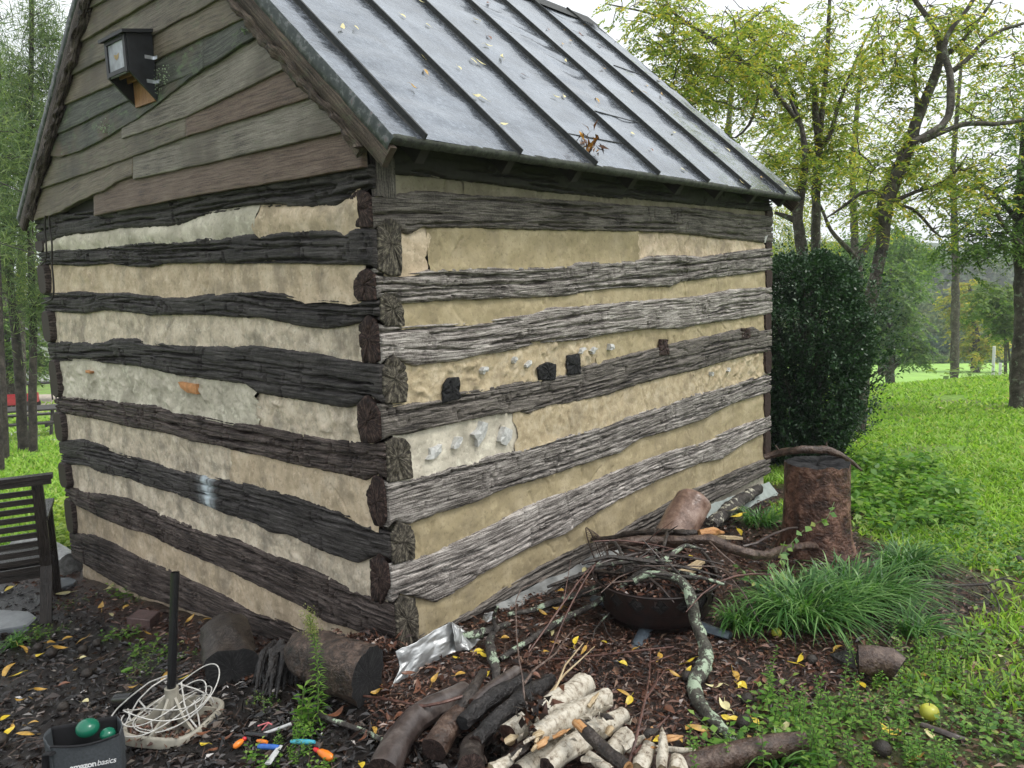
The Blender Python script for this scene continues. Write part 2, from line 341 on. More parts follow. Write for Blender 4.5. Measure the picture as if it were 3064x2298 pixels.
# ------------------------------------------------------------------ log cabin
cabin = thing('log_cabin', (2.0, 1.8, -.1), 'small hewn log cabin with pale chinking and a wet standing seam metal roof', 'cabin')
V1 = lambda q: [(x * .5425, y * .5425) for x, y in q]
V4 = lambda q: [(x * .5425, 700 + y * .5425) for x, y in q]
V5 = lambda q: [(1000 + x * .6103, 600 + y * .6103) for x, y in q]
C6 = lambda q: [(1050 + x * .3614, 500 + y * .3614) for x, y in q]
V7 = lambda q: [(700 + x * .4208, 1600 + y * .4208) for x, y in q]
XL = -.03        # the left wall's face
def wsz(wall, q):
    ax, off = (1, 0.) if wall == 'R' else (0, XL); r = np.array([on_plane(x, y, ax, off) for x, y in q]); r = r[:, [0, 2]] if wall == 'R' else r[:, [1, 2]]
    return r[np.argsort(r[:, 0], kind='stable')] 
def P3(wall, s, d, z):
    return np.stack([s, -d, z], -1) if wall == 'R' else np.stack([XL - d, s, z], -1)
class Edge:
    """height of a log edge along the wall"""
    def __init__(s, wall, q, seed, rag=.0035): s.p = wsz(wall, q); s.seed = seed; s.rag = rag
    def __call__(s, x): return np.interp(x, s.p[:, 0], s.p[:, 1]) + s.rag * fbm(x * 22, s.seed * 1.3, s.seed, 4, .7) * 1.6
def log_front(wall, name, top, bot, s0, s1, mat, seed, proud=.0, cuts=26, deep=1.0, att=None, stain=None):
    ns = int((s1 - s0) / .0075); s = np.linspace(s0, s1, ns); hm = float(np.mean(top(s) - bot(s))); nv = max(16, int(hm / .0042)); v = np.linspace(0, 1, nv)
    S, Vv = np.meshgrid(s, v, indexing='ij'); zt = top(s)[:, None]; zb = bot(s)[:, None]; Z = zb + (zt - zb) * Vv; H = zt - zb
    e = np.minimum(Vv, 1 - Vv) * H
    zc = .5 * (zt + zb); kk = max(3, ns // 9); zc = np.convolve(np.pad(zc[:, 0], kk, mode='edge'), np.ones(2 * kk + 1) / (2 * kk + 1), 'valid')[:, None]
    m = Z - zc + hm / 2
    wrp = .006 * fbm(S * 2.6, m * 9, seed + 3, 3) + .004 * fbm(S * 14, m * 30, seed + 4, 2)
    mm = m + wrp
    d = proud + .004 * fbm(S * 1.4, m * 5, seed, 3) + .0028 * fbm(S * 11, m * 16, seed + 9, 3) + .002 * fbm(S * 40, m * 60, seed + 19, 2)
    d += deep * (.0026 * fbm(S * 5, mm * 95, seed + 1, 4, .6))
    nz = vn(S * 1.3 + 5, mm * 17, seed + 2); d -= deep * .009 * np.exp(-(nz / .05) ** 2) * sstep(-.1, .5, vn(S * .9, m * 6, seed + 12))
    nz = vn(S * 2.6 + 9, mm * 40, seed + 6); d -= deep * .006 * np.exp(-(nz / .09) ** 2)
    d += -.016 * np.exp(-e / .007) + .006 + .004 * fbm(S * 50, m * 60, seed + 7, 2) * np.exp(-e / .03)
    rg = np.random.default_rng(seed)
    for k in range(cuts):                                   # old axe scoring across the grain
        c = rg.uniform(s0, s1); grp = rg.integers(1, 6)
        for j in range(grp):
            cc = c + j * rg.uniform(.018, .035); v0 = rg.uniform(-.1, .7); ln = rg.uniform(.12, .5); wdt = rg.uniform(.0045, .0075)
            tl = rg.uniform(-.25, .25)
            d -= rg.uniform(.012, .022) * np.exp(-((S - cc - (m - .08) * tl) / wdt) ** 2) * sstep(0, .06, Vv - v0) * sstep(0, .06, v0 + ln - Vv)
    for k in range(int(7 * (s1 - s0))):                     # long drying checks
        c = rg.uniform(s0 - .3, s1); ln = rg.uniform(.18, .9); vc = rg.uniform(.08, .92) * hm; sl = rg.normal(0, .02)
        pth = vc + sl * (S - c) + .010 * fbm(S * 4, k * 3.1, seed + k, 3) + .003 * fbm(S * 22, k, seed + k, 2); wd = rg.uniform(.0026, .0050) * (.5 + np.clip(np.sin(np.pi * np.clip((S - c) / ln, 0, 1)), 0, 1))
        d -= rg.uniform(.018, .034) * deep * np.exp(-((m - pth) / wd) ** 2) * ((S > c) & (S < c + ln))
    for k in range(3):                                      # knots
        c, v0, r0 = rg.uniform(s0, s1), rg.uniform(.25, .75), rg.uniform(.012, .022); rr = np.hypot((S - c) / 1.4, (Vv - v0) * H)
        d += .007 * np.exp(-((rr - r0) / .006) ** 2) - .009 * np.exp(-(rr / (r0 * .45)) ** 2)
    A = None
    if stain: A = np.exp(-((S - stain[0]) / .06) ** 2) * sstep(-.25, .45, fbm(S * 45, m * 6, 77, 3) + .25)
    Pm = P3(wall, S, d, Z)
    lo = P3(wall, s, np.full(ns, -.05), zb[:, 0] + .012); lo2 = P3(wall, s, d[:, 0] - .012, zb[:, 0] + .001); hi = P3(wall, s, np.full(ns, -.05), zt[:, 0] - .012); hi2 = P3(wall, s, d[:, -1] - .012, zt[:, 0] - .001)
    X = np.concatenate([lo[:, None], lo2[:, None], Pm, hi2[:, None], hi[:, None]], 1)
    ov = np.concatenate([m[:, :1] - .14, m[:, :1] - .012, m, m[:, -1:] + .012, m[:, -1:] + .14], 1)
    X = np.concatenate([X[:1], X, X[-1:]], 0); ax = 1 if wall == 'R' else 0; X[0, :, ax] = np.maximum(X[0, :, ax], .03); X[-1, :, ax] = np.maximum(X[-1, :, ax], .05)
    S2 = np.r_[s[0] - .13, s, s[-1] + .13]; ov = np.concatenate([ov[:1], ov, ov[-1:]], 0)
    uv = np.stack([np.repeat(S2[:, None], ov.shape[1], 1) + seed * 1.7, ov + seed * .31], -1)
    b = Buf(); 
    if A is not None: A = np.pad(A, ((1, 1), (2, 2)), mode='edge')
    b.grid(X, uv, A); return b.emit(name, mat, cabin, att=att)
def log_end(wall, name, q, pos, mat, seed, depth=.2, parent=None, proud=.012):
    """cut end of a log of the *other* wall, seen on wall `wall`"""
    r = np.array([on_plane(x, y, 1 if wall == 'R' else 0, pos) for x, y in q]); pos = pos if wall == 'R' else pos - XL; r = r[:, [0, 2]] if wall == 'R' else r[:, [1, 2]]
    r[:, 0] = np.maximum(r[:, 0], -.026 if wall == 'R' else .004)
    c = r.mean(0); n = 56; Lp = np.r_[0, np.cumsum(np.linalg.norm(np.roll(r, -1, 0) - r, axis=1))]; tt = np.linspace(0, Lp[-1], n + 1)[:-1]; rr = np.vstack([r, r[:1]])
    E = np.stack([np.interp(tt, Lp, rr[:, k]) for k in (0, 1)], 1)
    th = np.arctan2(E[:, 1] - c[1], E[:, 0] - c[0]); E = c + (E - c) * (1.01 + .018 * fbm(th * 5, seed, seed, 3))[:, None]
    fr = np.array([0.02, .15, .3, .45, .6, .72, .84, .93, .985]); R, T = np.meshgrid(fr, np.arange(n), indexing='ij')
    X = c + (E - c)[None] * fr[:, None, None]; thx = np.unwrap(th)[None] + 0 * R
    d = proud - .004 * np.exp(-(vn(thx * 2.2 + seed, R * 1.2, seed) / .12) ** 2) * R - .012 * np.exp(-(vn(thx * 1.3 + seed * 2, R * .7, seed + 1) / .08) ** 2) * sstep(0, .3, R) + .002 * (1 - R ** 2) + .003 * fbm(thx * 9, R * 12, seed + 2, 2) - .004 * np.exp(-(1 - R) / .03)
    rows = [P3(wall, X[i, :, 0], d[i] - pos, X[i, :, 1]) for i in range(len(fr))]
    rows.append(P3(wall, E[:, 0], d[-1] - pos - .01, E[:, 1])); E2 = c + (E - c) * .93; E2[:, 0] = np.maximum(E2[:, 0], E[:, 0].min() + .04); rows.append(P3(wall, E2[:, 0], d[-1] - pos - .03, E2[:, 1])); rows.append(P3(wall, E2[:, 0], np.full(n, -pos - depth), E2[:, 1]))
    G3 = np.stack(rows, 0); G3 = np.concatenate([G3, G3[:, :1]], 1)
    uu = np.concatenate([thx, thx[:, :1] + 2 * np.pi], 1) * .5; uu = np.vstack([uu, uu[-1:], uu[-1:], uu[-1:]]); vv = np.repeat(np.r_[fr, 1.05, 1.2, 2.6][:, None] * .09, n + 1, 1)
    b = Buf(); b.grid(G3, np.stack([vv * 2, uu * .6], -1)); return b.emit(name, mat, parent or cabin)
def chink(wall, top, bot, s0, s1, mat, seed, rough=.3, rec=.010, name='chinking', kind=0):
    ns = max(6, int((s1 - s0) / .0085)); s = np.linspace(s0, s1, ns); zt = top(s) + .012; zb = bot(s) - .012; hm = float(np.mean(zt - zb)); nv = max(8, int(hm / .008)); v = np.linspace(0, 1, nv)
    S, Vv = np.meshgrid(s, v, indexing='ij'); Z = zb[:, None] + (zt - zb)[:, None] * Vv
    d = -rec - .004 - .012 * np.exp(-(1 - Vv) * hm / .012) - .006 * (Vv - .4) + .009 * fbm(S * 4, Z * 9, seed, 3) + .0045 * fbm(S * 17, Z * 22, seed + 1, 4) + .006 * np.exp(-Vv * hm / .02) * (fbm(S * 14, seed, seed + 4, 3) > .05)
    if rough:
        wx = .05 * fbm(S * 10, Z * 12, seed + 5, 2); f = fbm((S + wx) * 16, (Z + wx) * 22, seed + 2, 3); d += rough * (.012 * np.floor(f * 3.2) / 3.2 + .007 * np.abs(f))
    if kind == 1: d += .014 * np.sin(np.pi * Vv)               # bulging roll of mortar
    rgc = np.random.default_rng(seed); jag = .030 * fbm(Z * 11, seed, seed + 8, 4, .7) * 1.6; wS = np.clip(1 - np.abs(S - s0) / .05, 0, 1) * (s0 > .35) - 0; wE = np.clip(1 - np.abs(S - s1) / .05, 0, 1) * (s1 < 3.4)
    S = S + jag * wS + jag * wE - .012 * wS + .012 * wE
    for k in range(int(3.2 * (s1 - s0)) + 1):
        c = rgc.uniform(s0, s1); v0 = rgc.uniform(-.3, .6); ln = rgc.uniform(.3, 1.0); pth = c + .03 * fbm(Z * 9, k, seed + k, 3) + rgc.normal(0, .5) * (Z - Z.mean()); d = d - .009 * np.exp(-((S - pth) / .007) ** 2) * (Vv > v0) * (Vv < v0 + ln)
    d = d + .002 * wS
    b = Buf(); b.grid(P3(wall, S, d, Z), np.stack([S, Z], -1)); return b.emit(name, mat, cabin)
# ---- traced log edges (photograph pixels), right wall R, left wall L: (top, bottom)
RE = {
 0: ([(1100,586),(1117,586),(1182,583),(1236,570),(1334,575),(1442,586),(1551,589),(1659,597),(1768,602),(1876,613),(1985,618),(2100,624),(2189,635),(2298,646),(2320,648)],
     [(1100,686),(1122,683),(1150,668),(1180,668),(1201,688),(1220,701),(1235,700),(1262,681),(1427,682),(1610,688),(1915,692),(2037,698),(2160,713),(2282,725),(2320,727)]),
 1: ([(1120,800),(1146,812),(1175,826),(1201,825),(1269,811),(1287,804),(1378,804),(1427,795),(1519,801),(1610,798),(1702,795),(1732,783),(1903,780),(1946,765),(2037,762),(2099,768),(2160,759),(2221,750),(2288,743),(2320,738)],
     [(1120,893),(1138,893),(1158,878),(1185,885),(1201,908),(1275,905),(1342,899),(1427,896),(1519,893),(1610,890),(1690,887),(1732,878),(1824,862),(1946,859),(2007,859),(2037,844),(2129,832),(2221,823),(2288,811),(2320,806)]),
 2: ([(1130,955),(1146,972),(1214,978),(1275,972),(1342,966),(1452,969),(1488,954),(1549,945),(1610,936),(1641,920),(1732,917),(1824,905),(1915,899),(2007,893),(2099,884),(2190,865),(2294,859),(2320,857)],
     [(1130,1090),(1143,1088),(1158,1073),(1177,1061),(1200,1078),(1225,1092),(1240,1096),(1275,1091),(1366,1082),(1439,1064),(1549,1046),(1610,1027),(1732,1018),(1824,1000),(1946,984),(2037,984),(2129,966),(2221,954),(2288,942),(2320,936)]),
 3: ([(1130,1203),(1143,1208),(1214,1207),(1305,1198),(1378,1171),(1458,1161),(1549,1143),(1610,1137),(1690,1119),(1763,1091),(1854,1067),(1915,1052),(1976,1039),(2037,1021),(2129,1003),(2190,988),(2257,978),(2276,991),(2306,984),(2330,980)],
     [(1130,1325),(1150,1315),(1185,1303),(1226,1303),(1305,1280),(1397,1259),(1488,1241),(1561,1235),(1586,1238),(1641,1216),(1732,1201),(1824,1180),(1915,1149),(2007,1125),(2086,1107),(2160,1085),(2251,1061),(2288,1055),(2330,1042)]),
 4: ([(1140,1425),(1159,1440),(1232,1433),(1305,1412),(1397,1387),(1488,1357),(1555,1345),(1610,1326),(1702,1302),(1793,1277),(1885,1241),(1976,1216),(2068,1180),(2129,1171),(2221,1143),(2294,1116),(2330,1105)],
     [(1140,1592),(1155,1587),(1183,1561),(1205,1565),(1232,1570),(1305,1540),(1427,1503),(1519,1460),(1610,1436),(1702,1406),(1793,1375),(1854,1357),(1915,1314),(2007,1290),(2099,1259),(2190,1210),(2294,1177),(2330,1165)]),
 5: ([(1150,1695),(1167,1688),(1239,1672),(1298,1655),(1331,1638),(1415,1600),(1488,1564),(1580,1515),(1671,1479),(1732,1460),(1824,1418),(1915,1381),(2007,1348),(2099,1326),(2190,1283),(2294,1247),(2330,1232)],
     [(1160,1812),(1178,1800),(1205,1777),(1247,1789),(1306,1804),(1356,1781),(1415,1739),(1478,1701),(1542,1663),(1631,1621),(1690,1601),(1763,1552),(1854,1497),(1915,1467),(2007,1424),(2099,1387),(2160,1375),(2221,1332),(2294,1293),(2330,1270)]),
 6: ([(1230,1926),(1260,1905),(1348,1861),(1415,1827),(1500,1768),(1631,1688),(1742,1633),(1842,1601),(1915,1552),(2068,1467),(2129,1442),(2221,1399),(2294,1372),(2330,1352)],
     [(1230,1975),(1356,1925),(1500,1838),(1631,1760),(1842,1652),(2000,1570),(2129,1503),(2288,1424),(2330,1405)]) }
LE = {
 0: ([(150,635),(204,640),(400,605),(700,555),(1000,512),(1120,490)],
     [(150,720),(174,713),(217,702),(277,697),(353,683),(434,681),(532,673),(564,659),(613,640),(684,629),(760,618),(846,616),(922,618),(1004,616),(1022,606),(1045,585),(1065,572),(1090,565),(1120,560)]),
 1: ([(130,748),(174,743),(271,740),(358,730),(445,721),(542,724),(608,708),(651,716),(760,694),(776,705),(846,689),(922,683),(1004,686),(1031,697),(1063,681),(1130,686)],
     [(130,792),(157,792),(244,797),(326,789),(380,797),(445,800),(488,789),(597,787),(705,789),(776,787),(895,789),(1004,792),(1096,793),(1110,795),(1140,810)]),
 2: ([(140,876),(163,876),(228,871),(293,876),(380,876),(434,882),(499,887),(553,890),(613,879),(705,874),(787,871),(846,879),(911,901),(966,895),(1031,903),(1140,898)],
     [(140,933),(168,933),(244,939),(304,928),(369,933),(445,944),(542,941),(624,944),(705,950),(787,952),(846,966),(911,979),(966,985),(1031,977),(1075,965),(1104,944),(1125,955),(1145,975)]),
 3: ([(140,1020),(157,1020),(217,1023),(304,1026),(336,1012),(401,1012),(434,1026),(488,1028),(570,1036),(651,1036),(760,1034),(841,1044),(922,1055),(1004,1069),(1085,1085),(1150,1093)],
     [(150,1080),(184,1080),(244,1080),(326,1088),(407,1096),(461,1107),(515,1123),(586,1131),(651,1139),(732,1150),(770,1177),(868,1194),(949,1207),(1031,1221),(1070,1212),(1105,1184),(1125,1195),(1150,1210)]),
 4: ([(150,1186),(184,1186),(271,1194),(353,1202),(461,1213),(515,1237),(597,1245),(678,1264),(760,1272),(841,1289),(922,1305),(1004,1316),(1085,1324),(1155,1329)],
     [(150,1237),(184,1237),(244,1248),(326,1264),(407,1283),(461,1291),(515,1302),(570,1321),(651,1335),(705,1351),(787,1367),(868,1389),(949,1405),(1031,1424),(1090,1438),(1125,1420),(1155,1432)]),
 5: ([(170,1318),(195,1318),(244,1313),(293,1329),(353,1356),(407,1370),(488,1394),(570,1416),(651,1432),(732,1443),(814,1465),(895,1492),(976,1519),(1058,1552),(1123,1582),(1165,1600)],
     [(170,1389),(201,1389),(244,1394),(304,1416),(380,1432),(434,1454),(515,1476),(570,1497),(624,1519),(678,1541),(760,1568),(803,1595),(864,1602),(919,1629),(969,1652),(1068,1688),(1104,1672),(1138,1657),(1165,1672)]),
 6: ([(170,1454),(198,1454),(260,1473),(326,1481),(380,1492),(461,1530),(542,1563),(597,1590),(700,1613),(776,1646),(885,1688),(969,1722),(1020,1751),(1112,1791),(1185,1812)],
     [(180,1487),(206,1487),(228,1514),(304,1552),(380,1584),(446,1600),(505,1634),(581,1667),(673,1705),(732,1735),(800,1768),(868,1802),(919,1827),(969,1861),(1062,1886),(1121,1920),(1185,1946)]),
 7: ([(190,1580),(215,1595),(278,1600),(345,1629),(421,1672),(505,1705),(589,1747),(673,1785),(757,1836),(842,1861),(917,1895),(1000,1930)],
     [(190,1668),(236,1680),(303,1722),(362,1756),(421,1785),(505,1810),(631,1850),(800,1925),(917,1975),(1000,2010)]) }
RT = {k: Edge('R', v[0], 100 + k) for k, v in RE.items()}; RB = {k: Edge('R', v[1], 120 + k) for k, v in RE.items()}
LT = {k: Edge('L', v[0], 140 + k) for k, v in LE.items()}; LB = {k: Edge('L', v[1], 160 + k) for k, v in LE.items()}
RX = {k: on_plane(px, py, 1, 0)[0] for k, (px, py) in {0: (1117,640), 1: (1128,850), 2: (1139,1030), 3: (1143,1260), 4: (1160,1515), 5: (1171,1745), 6: (1245,1930)}.items()}
LY = {k: (0.0 if k < 7 else on_plane(px, py, 0, XL)[1]) for k, (px, py) in {0: (1117,540), 1: (1128,740), 2: (1138,930), 3: (1144,1140), 4: (1150,1380), 5: (1160,1640), 6: (1180,1860), 7: (1000,1960)}.items()}
M['log_greym'] = wood('mid grey hewn log', (.012, .010, .009), (.085, .073, .065), (.52, .48, .44))
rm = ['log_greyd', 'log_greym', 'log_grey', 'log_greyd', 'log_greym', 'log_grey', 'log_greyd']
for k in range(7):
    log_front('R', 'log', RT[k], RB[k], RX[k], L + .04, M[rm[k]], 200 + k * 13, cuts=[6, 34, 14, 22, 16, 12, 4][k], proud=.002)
lm = ['log_dark', 'log_dark', 'log_dark', 'log_dark', 'log_brown', 'log_stain', 'log_brown', 'log_brown']
st5 = on_plane(622, 1480, 0, XL)[1]
for k in range(8):
    o = log_front('L', 'log', LT[k], LB[k], LY[k], W + .05, M[lm[k]], 300 + k * 13, cuts=[12, 46, 22, 14, 34, 14, 26, 8][k], proud=.002, att='stain' if k == 5 else None, stain=(st5,) if k == 5 else None)
# ends of the right wall's logs, on the left face
for k, q in {0: C6([(5,250),(60,190),(120,195),(178,240),(186,500),(55,500),(30,400)]), 1: C6([(35,940),(80,870),(135,835),(200,880),(215,940),(215,1100),(70,1110),(38,1060)]),
    2: C6([(75,1310),(110,1270),(150,1225),(200,1260),(240,1320),(250,1450),(250,1600),(200,1625),(110,1620),(85,1500)]), 3: V5([(120,1000),(160,955),(200,990),(230,1040),(234,1170),(200,1192),(140,1185),(120,1100)]),
    4: V5([(163,1430),(200,1345),(240,1365),(265,1430),(262,1560),(240,1610),(205,1590),(172,1500)]), 5: V7([(975,175),(1040,130),(1100,210),(1118,300),(1115,370),(1050,490),(985,462)])}.items():
    log_end('L', 'log_end', q, RX[k], M['end_brown'], 400 + k)
# ends of the left wall's logs, on the right face
for k, q in {1: C6([(215,510),(270,430),(330,425),(380,455),(408,540),(418,895),(310,902),(220,845)]), 2: C6([(240,1070),(290,1030),(340,1060),(400,1110),(430,1190),(435,1315),(290,1318),(240,1260)]),
    3: V5([(235,830),(260,780),(290,757),(345,810),(357,900),(350,990),(250,995),(235,930)]), 4: V5([(245,1190),(290,1160),(340,1165),(368,1200),(382,1360),(262,1385),(235,1340),(243,1280)]),
    5: [(1163,1600),(1190,1561),(1230,1573),(1240,1620),(1237,1672),(1166,1690),(1158,1640)], 6: V7([(1135,500),(1180,430),(1290,450),(1308,600),(1302,760),(1150,815),(1138,650)])}.items():
    log_end('R', 'log_end', q, LY[k], M['end_grey'], 420 + k)
# chinking strips
yc = {k: on_plane(px, 1000, 0, 0)[1] for k, px in {0: 1075, 1: 1085, 2: 1105, 3: 1100, 4: 1125, 5: 1125}.items()}
def ys(px, py): return on_plane(px, py, 0, XL)[1]
def xs(px, py): return on_plane(px, py, 1, 0)[0]
chink('L', LB[0], LT[1], .08, ys(762, 660), M['pl_pink'], 501, .25, .0, kind=1); chink('L', LB[0], LT[1], ys(762, 660), W - .06, M['pl_grey'], 502, .3, .002, kind=1)
chink('L', LB[1], LT[2], .08, W - .05, M['pl_pink'], 503, .0)
chink('L', LB[2], LT[3], .08, W - .05, M['pl_mix'], 504, .22)
chink('L', LB[3], LT[4], .07, ys(760, 1200), M['pl_mix'], 505, .9); chink('L', LB[3], LT[4], ys(760, 1200), W - .06, M['pl_grey'], 506, 1.1)
chink('L', LB[4], LT[5], .07, ys(690, 1390), M['pl_pink'], 507, .0, .004); chink('L', LB[4], LT[5], ys(690, 1390), W - .06, M['pl_mix'], 508, .5)
chink('L', LB[5], LT[6], .05, W - .06, M['pl_mix'], 509, .55)
chink('L', LB[6], LT[7], .03, W - .06, M['pl_pink'], 510, .08)
fb = lambda s: np.full(np.shape(s), -.75)
chink('L', LB[7], fb, 1.0, W - .02, M['pl_pink'], 511, .1, .03, name='foundation')
k0 = Edge('R', [(1150,521),(1182,521),(1280,529),(1399,542),(1497,553),(1605,570),(1768,586),(1985,602),(2290,632),(2330,636)], 180)
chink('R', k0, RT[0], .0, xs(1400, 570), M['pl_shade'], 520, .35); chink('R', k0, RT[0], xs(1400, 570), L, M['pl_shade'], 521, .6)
chink('R', RB[0], RT[1], .03, xs(1284, 760), M['pl_pink'], 522, .1); chink('R', RB[0], RT[1], xs(1284, 760), xs(1912, 740), M['pl_yel'], 523, .0, .002); chink('R', RB[0], RT[1], xs(1912, 740), L, M['pl_pink'], 524, 1.0)
chink('R', RB[1], RT[2], .03, L, M['pl_yel'], 525, .05, .008)
chink('R', RB[2], RT[3], .03, xs(1790, 1060), M['pl_sand'], 526, 1.1, .006); chink('R', RB[2], RT[3], xs(1790, 1060), L, M['pl_yel'], 527, .5)
chink('R', RB[3], RT[4], .03, xs(1551, 1290), M['pl_grey'], 528, .3, .006); chink('R', RB[3], RT[4], xs(1551, 1290), xs(2080, 1140), M['pl_sand'], 529, .25, .0); chink('R', RB[3], RT[4], xs(2080, 1140), L, M['pl_sand'], 530, 1.2)
chink('R', RB[4], RT[5], .03, L, M['pl_yel'], 531, .05); chink('R', RB[5], RT[6], .03, L, M['pl_yel'], 532, .05, .012)
chink('R', RB[6], fb, .3, L, M['pl_grey'], 533, .0, .03, name='foundation')
# dark timbers: wall plate under the eave, the planked head of the top left-wall log
def wbox(name, wall, s0, s1, z0, z1, d0, d1, mat, seed=0, parent=None):
    b = Buf(); n = max(2, int((s1 - s0) / .05)); 
    c = P3(wall, np.array((s0 + s1) / 2), np.array((d0 + d1) / 2), np.array((z0 + z1) / 2)); sz = (s1 - s0, abs(d1 - d0), z1 - z0) if wall == 'R' else (abs(d1 - d0), s1 - s0, z1 - z0)
    b.box(c, sz); return bevel(b.emit(name, mat, parent or cabin, smooth=False), .004)
zk = 1.86
flat = lambda z: (lambda s: np.full(np.shape(s), z))
log_front('R', 'wall_plate', flat(2.24), k0, .1, L + .03, M['dark'], 777, cuts=4)
a = wsz('R', [(1135,478),(1238,478)]); c0 = wsz('R', [(1117,590)])[0, 1]
zpost = float(on_plane(1150, 588, 1, 0)[2])
wbox('post', 'R', .0, xs(1138, 540), zpost, 2.2, -.1, .012, M['log_greyd']); wbox('post', 'R', xs(1141, 540), xs(1181, 540), zpost - .004, 2.2, -.1, .006, M['log_greyd'])
for k, q in enumerate([[(1323,1208),(1325,1150),(1345,1130),(1372,1128),(1378,1192),(1350,1198)], [(1612,1137),(1607,1100),(1640,1083),(1662,1090),(1660,1137)], [(1696,1122),(1700,1064),(1732,1058),(1737,1118)], [(1971,1065),(1975,1015),(1997,1015),(2001,1063)], [(2218,1015),(2218,982),(2243,982),(2244,1012)]]):
    log_end('R', 'joist_end', q, -.004, M['end_black'] if k < 3 else M['end_brown'], 440 + k, .1, proud=.010)
# flakes of loose mortar and stone
rg = np.random.default_rng(5); M['flake'] = plain('white stone flake', (.48, .48, .46), .6, sc=60)
for px, py, sx, sz in [(1740,1050,.05,.03),(1775,1048,.055,.035),(1828,1038,.04,.045),(1580,1090,.045,.03),(1450,1108,.04,.03),(1437,1300,.085,.09),(1505,1302,.10,.085),(1365,1328,.08,.05),(1300,1352,.09,.05),(1540,1078,.03,.03),(2180,1108,.05,.03),(2130,1120,.04,.04),(2288,715,.06,.05)]:
    x, z = on_plane(px, py, 1, 0)[[0, 2]]; n = 9; th = np.linspace(0, 2 * np.pi, n, endpoint=False); r = 1 + .45 * rg.uniform(-1, 1, n)
    ring = np.stack([x + np.cos(th) * r * sx / 2, -.004 - .012 * rg.uniform(0, 1, n), z + np.sin(th) * r * sz / 2 + np.cos(th) * sx * .15], -1)
    back = ring.copy(); back[:, 1] = .02; cc = ring.mean(0) + (0, -.005, 0)
    b = Buf(); b.add(np.vstack([cc, ring, back]), [(0, 1 + i, 1 + (i + 1) % n) for i in range(n)]); b.add(np.vstack([ring, back]), [(i, (i + 1) % n, n + (i + 1) % n, n + i) for i in range(n)])
    b.emit('mortar_flake', M['flake'], cabin, smooth=False)
M['orange'] = plain('orange clay daub', (.50, .24, .10), .9, sc=30)
for q in [[(532,1143),(585,1150),(588,1180),(560,1175),(540,1160)], [(255,1108),(272,1112),(270,1118),(256,1116)]]:
    r = [on_plane(x, y, 0, XL - .006) for x, y in q]; b = Buf(); c = np.mean(r, 0); c[0] -= .006; n = len(r); bk = [p + (.03, 0, 0) for p in r]
    b.add([c] + r, [(0, 1 + i, 1 + (i + 1) % n) for i in range(n)]); b.add(r + bk, [(i, (i + 1) % n, n + (i + 1) % n, n + i) for i in range(n)]); b.emit('clay_patch', M['orange'], cabin, smooth=False)
# logs of the two far walls, whose ends show at the outer corners
for k in range(7):
    zt = float(LB[k](W - .05)) + .01; zb = float(LT[k + 1](W - .05)) - .01
    for side in (0, 1):
        th = np.linspace(0, 2 * np.pi, 19); rr = np.abs(np.cos(th)) ** .5 * np.sign(np.cos(th)); r2 = np.abs(np.sin(th)) ** .6 * np.sign(np.sin(th))
        if side == 0:
            cy, cz = W + .0, (zt + zb) / 2; xs_ = np.array([-.046 - .006 * (k % 3), -.036 - .006 * (k % 3), .3, L + .02])
            Pm = np.stack([np.stack([np.full(19, x), cy + (.075 if i else .066) * rr, cz + (zt - zb) / 2 * r2 * (1 if i else .93)], -1) for i, x in enumerate(xs_)], 0)
            b = Buf(); b.grid(Pm, np.stack([np.repeat(xs_[:, None], 19, 1), np.repeat(th[None] * .1, 4, 0)], -1)); b.add(np.vstack([[(xs_[0], cy, cz)], Pm[0, :-1]]), [(0, 1 + i, 1 + (i + 1) % 18) for i in range(18)]); b.emit('log', M['log_brown'], cabin)
for k in range(-1, 6):
    zt = float(RB[k](L - .02) if k >= 0 else k0(L)) + .01; zb = float(RT[k + 1](L - .02)) - .01
    th = np.linspace(0, 2 * np.pi, 19); rr = np.abs(np.cos(th)) ** .5 * np.sign(np.cos(th)); r2 = np.abs(np.sin(th)) ** .6 * np.sign(np.sin(th))
    ys_ = np.array([-.002, .008, .3, W]); cx = L - .02 + .012 * (k % 2); cz = (zt + zb) / 2
    Pm = np.stack([np.stack([cx + .06 * rr, np.full(19, y), cz + (zt - zb) / 2 * r2 * (1 if i else .93)], -1) for i, y in enumerate(ys_)], 0)
    b = Buf(); b.grid(Pm, np.stack([np.repeat(ys_[:, None], 19, 1), np.repeat(th[None] * .1, 4, 0)], -1)); b.add(np.vstack([[(cx, ys_[0], cz)], Pm[0, :-1]]), [(0, 1 + i, 1 + (i + 1) % 18) for i in range(18)]); b.emit('log', M['end_brown'], cabin)
b = Buf(); b.box((L / 2, W / 2, .7), (L - .1, W - .1, 2.7)); b.emit('wall', M['dark'], cabin, smooth=False)  # dark inner box added to stop light leaking between the logs
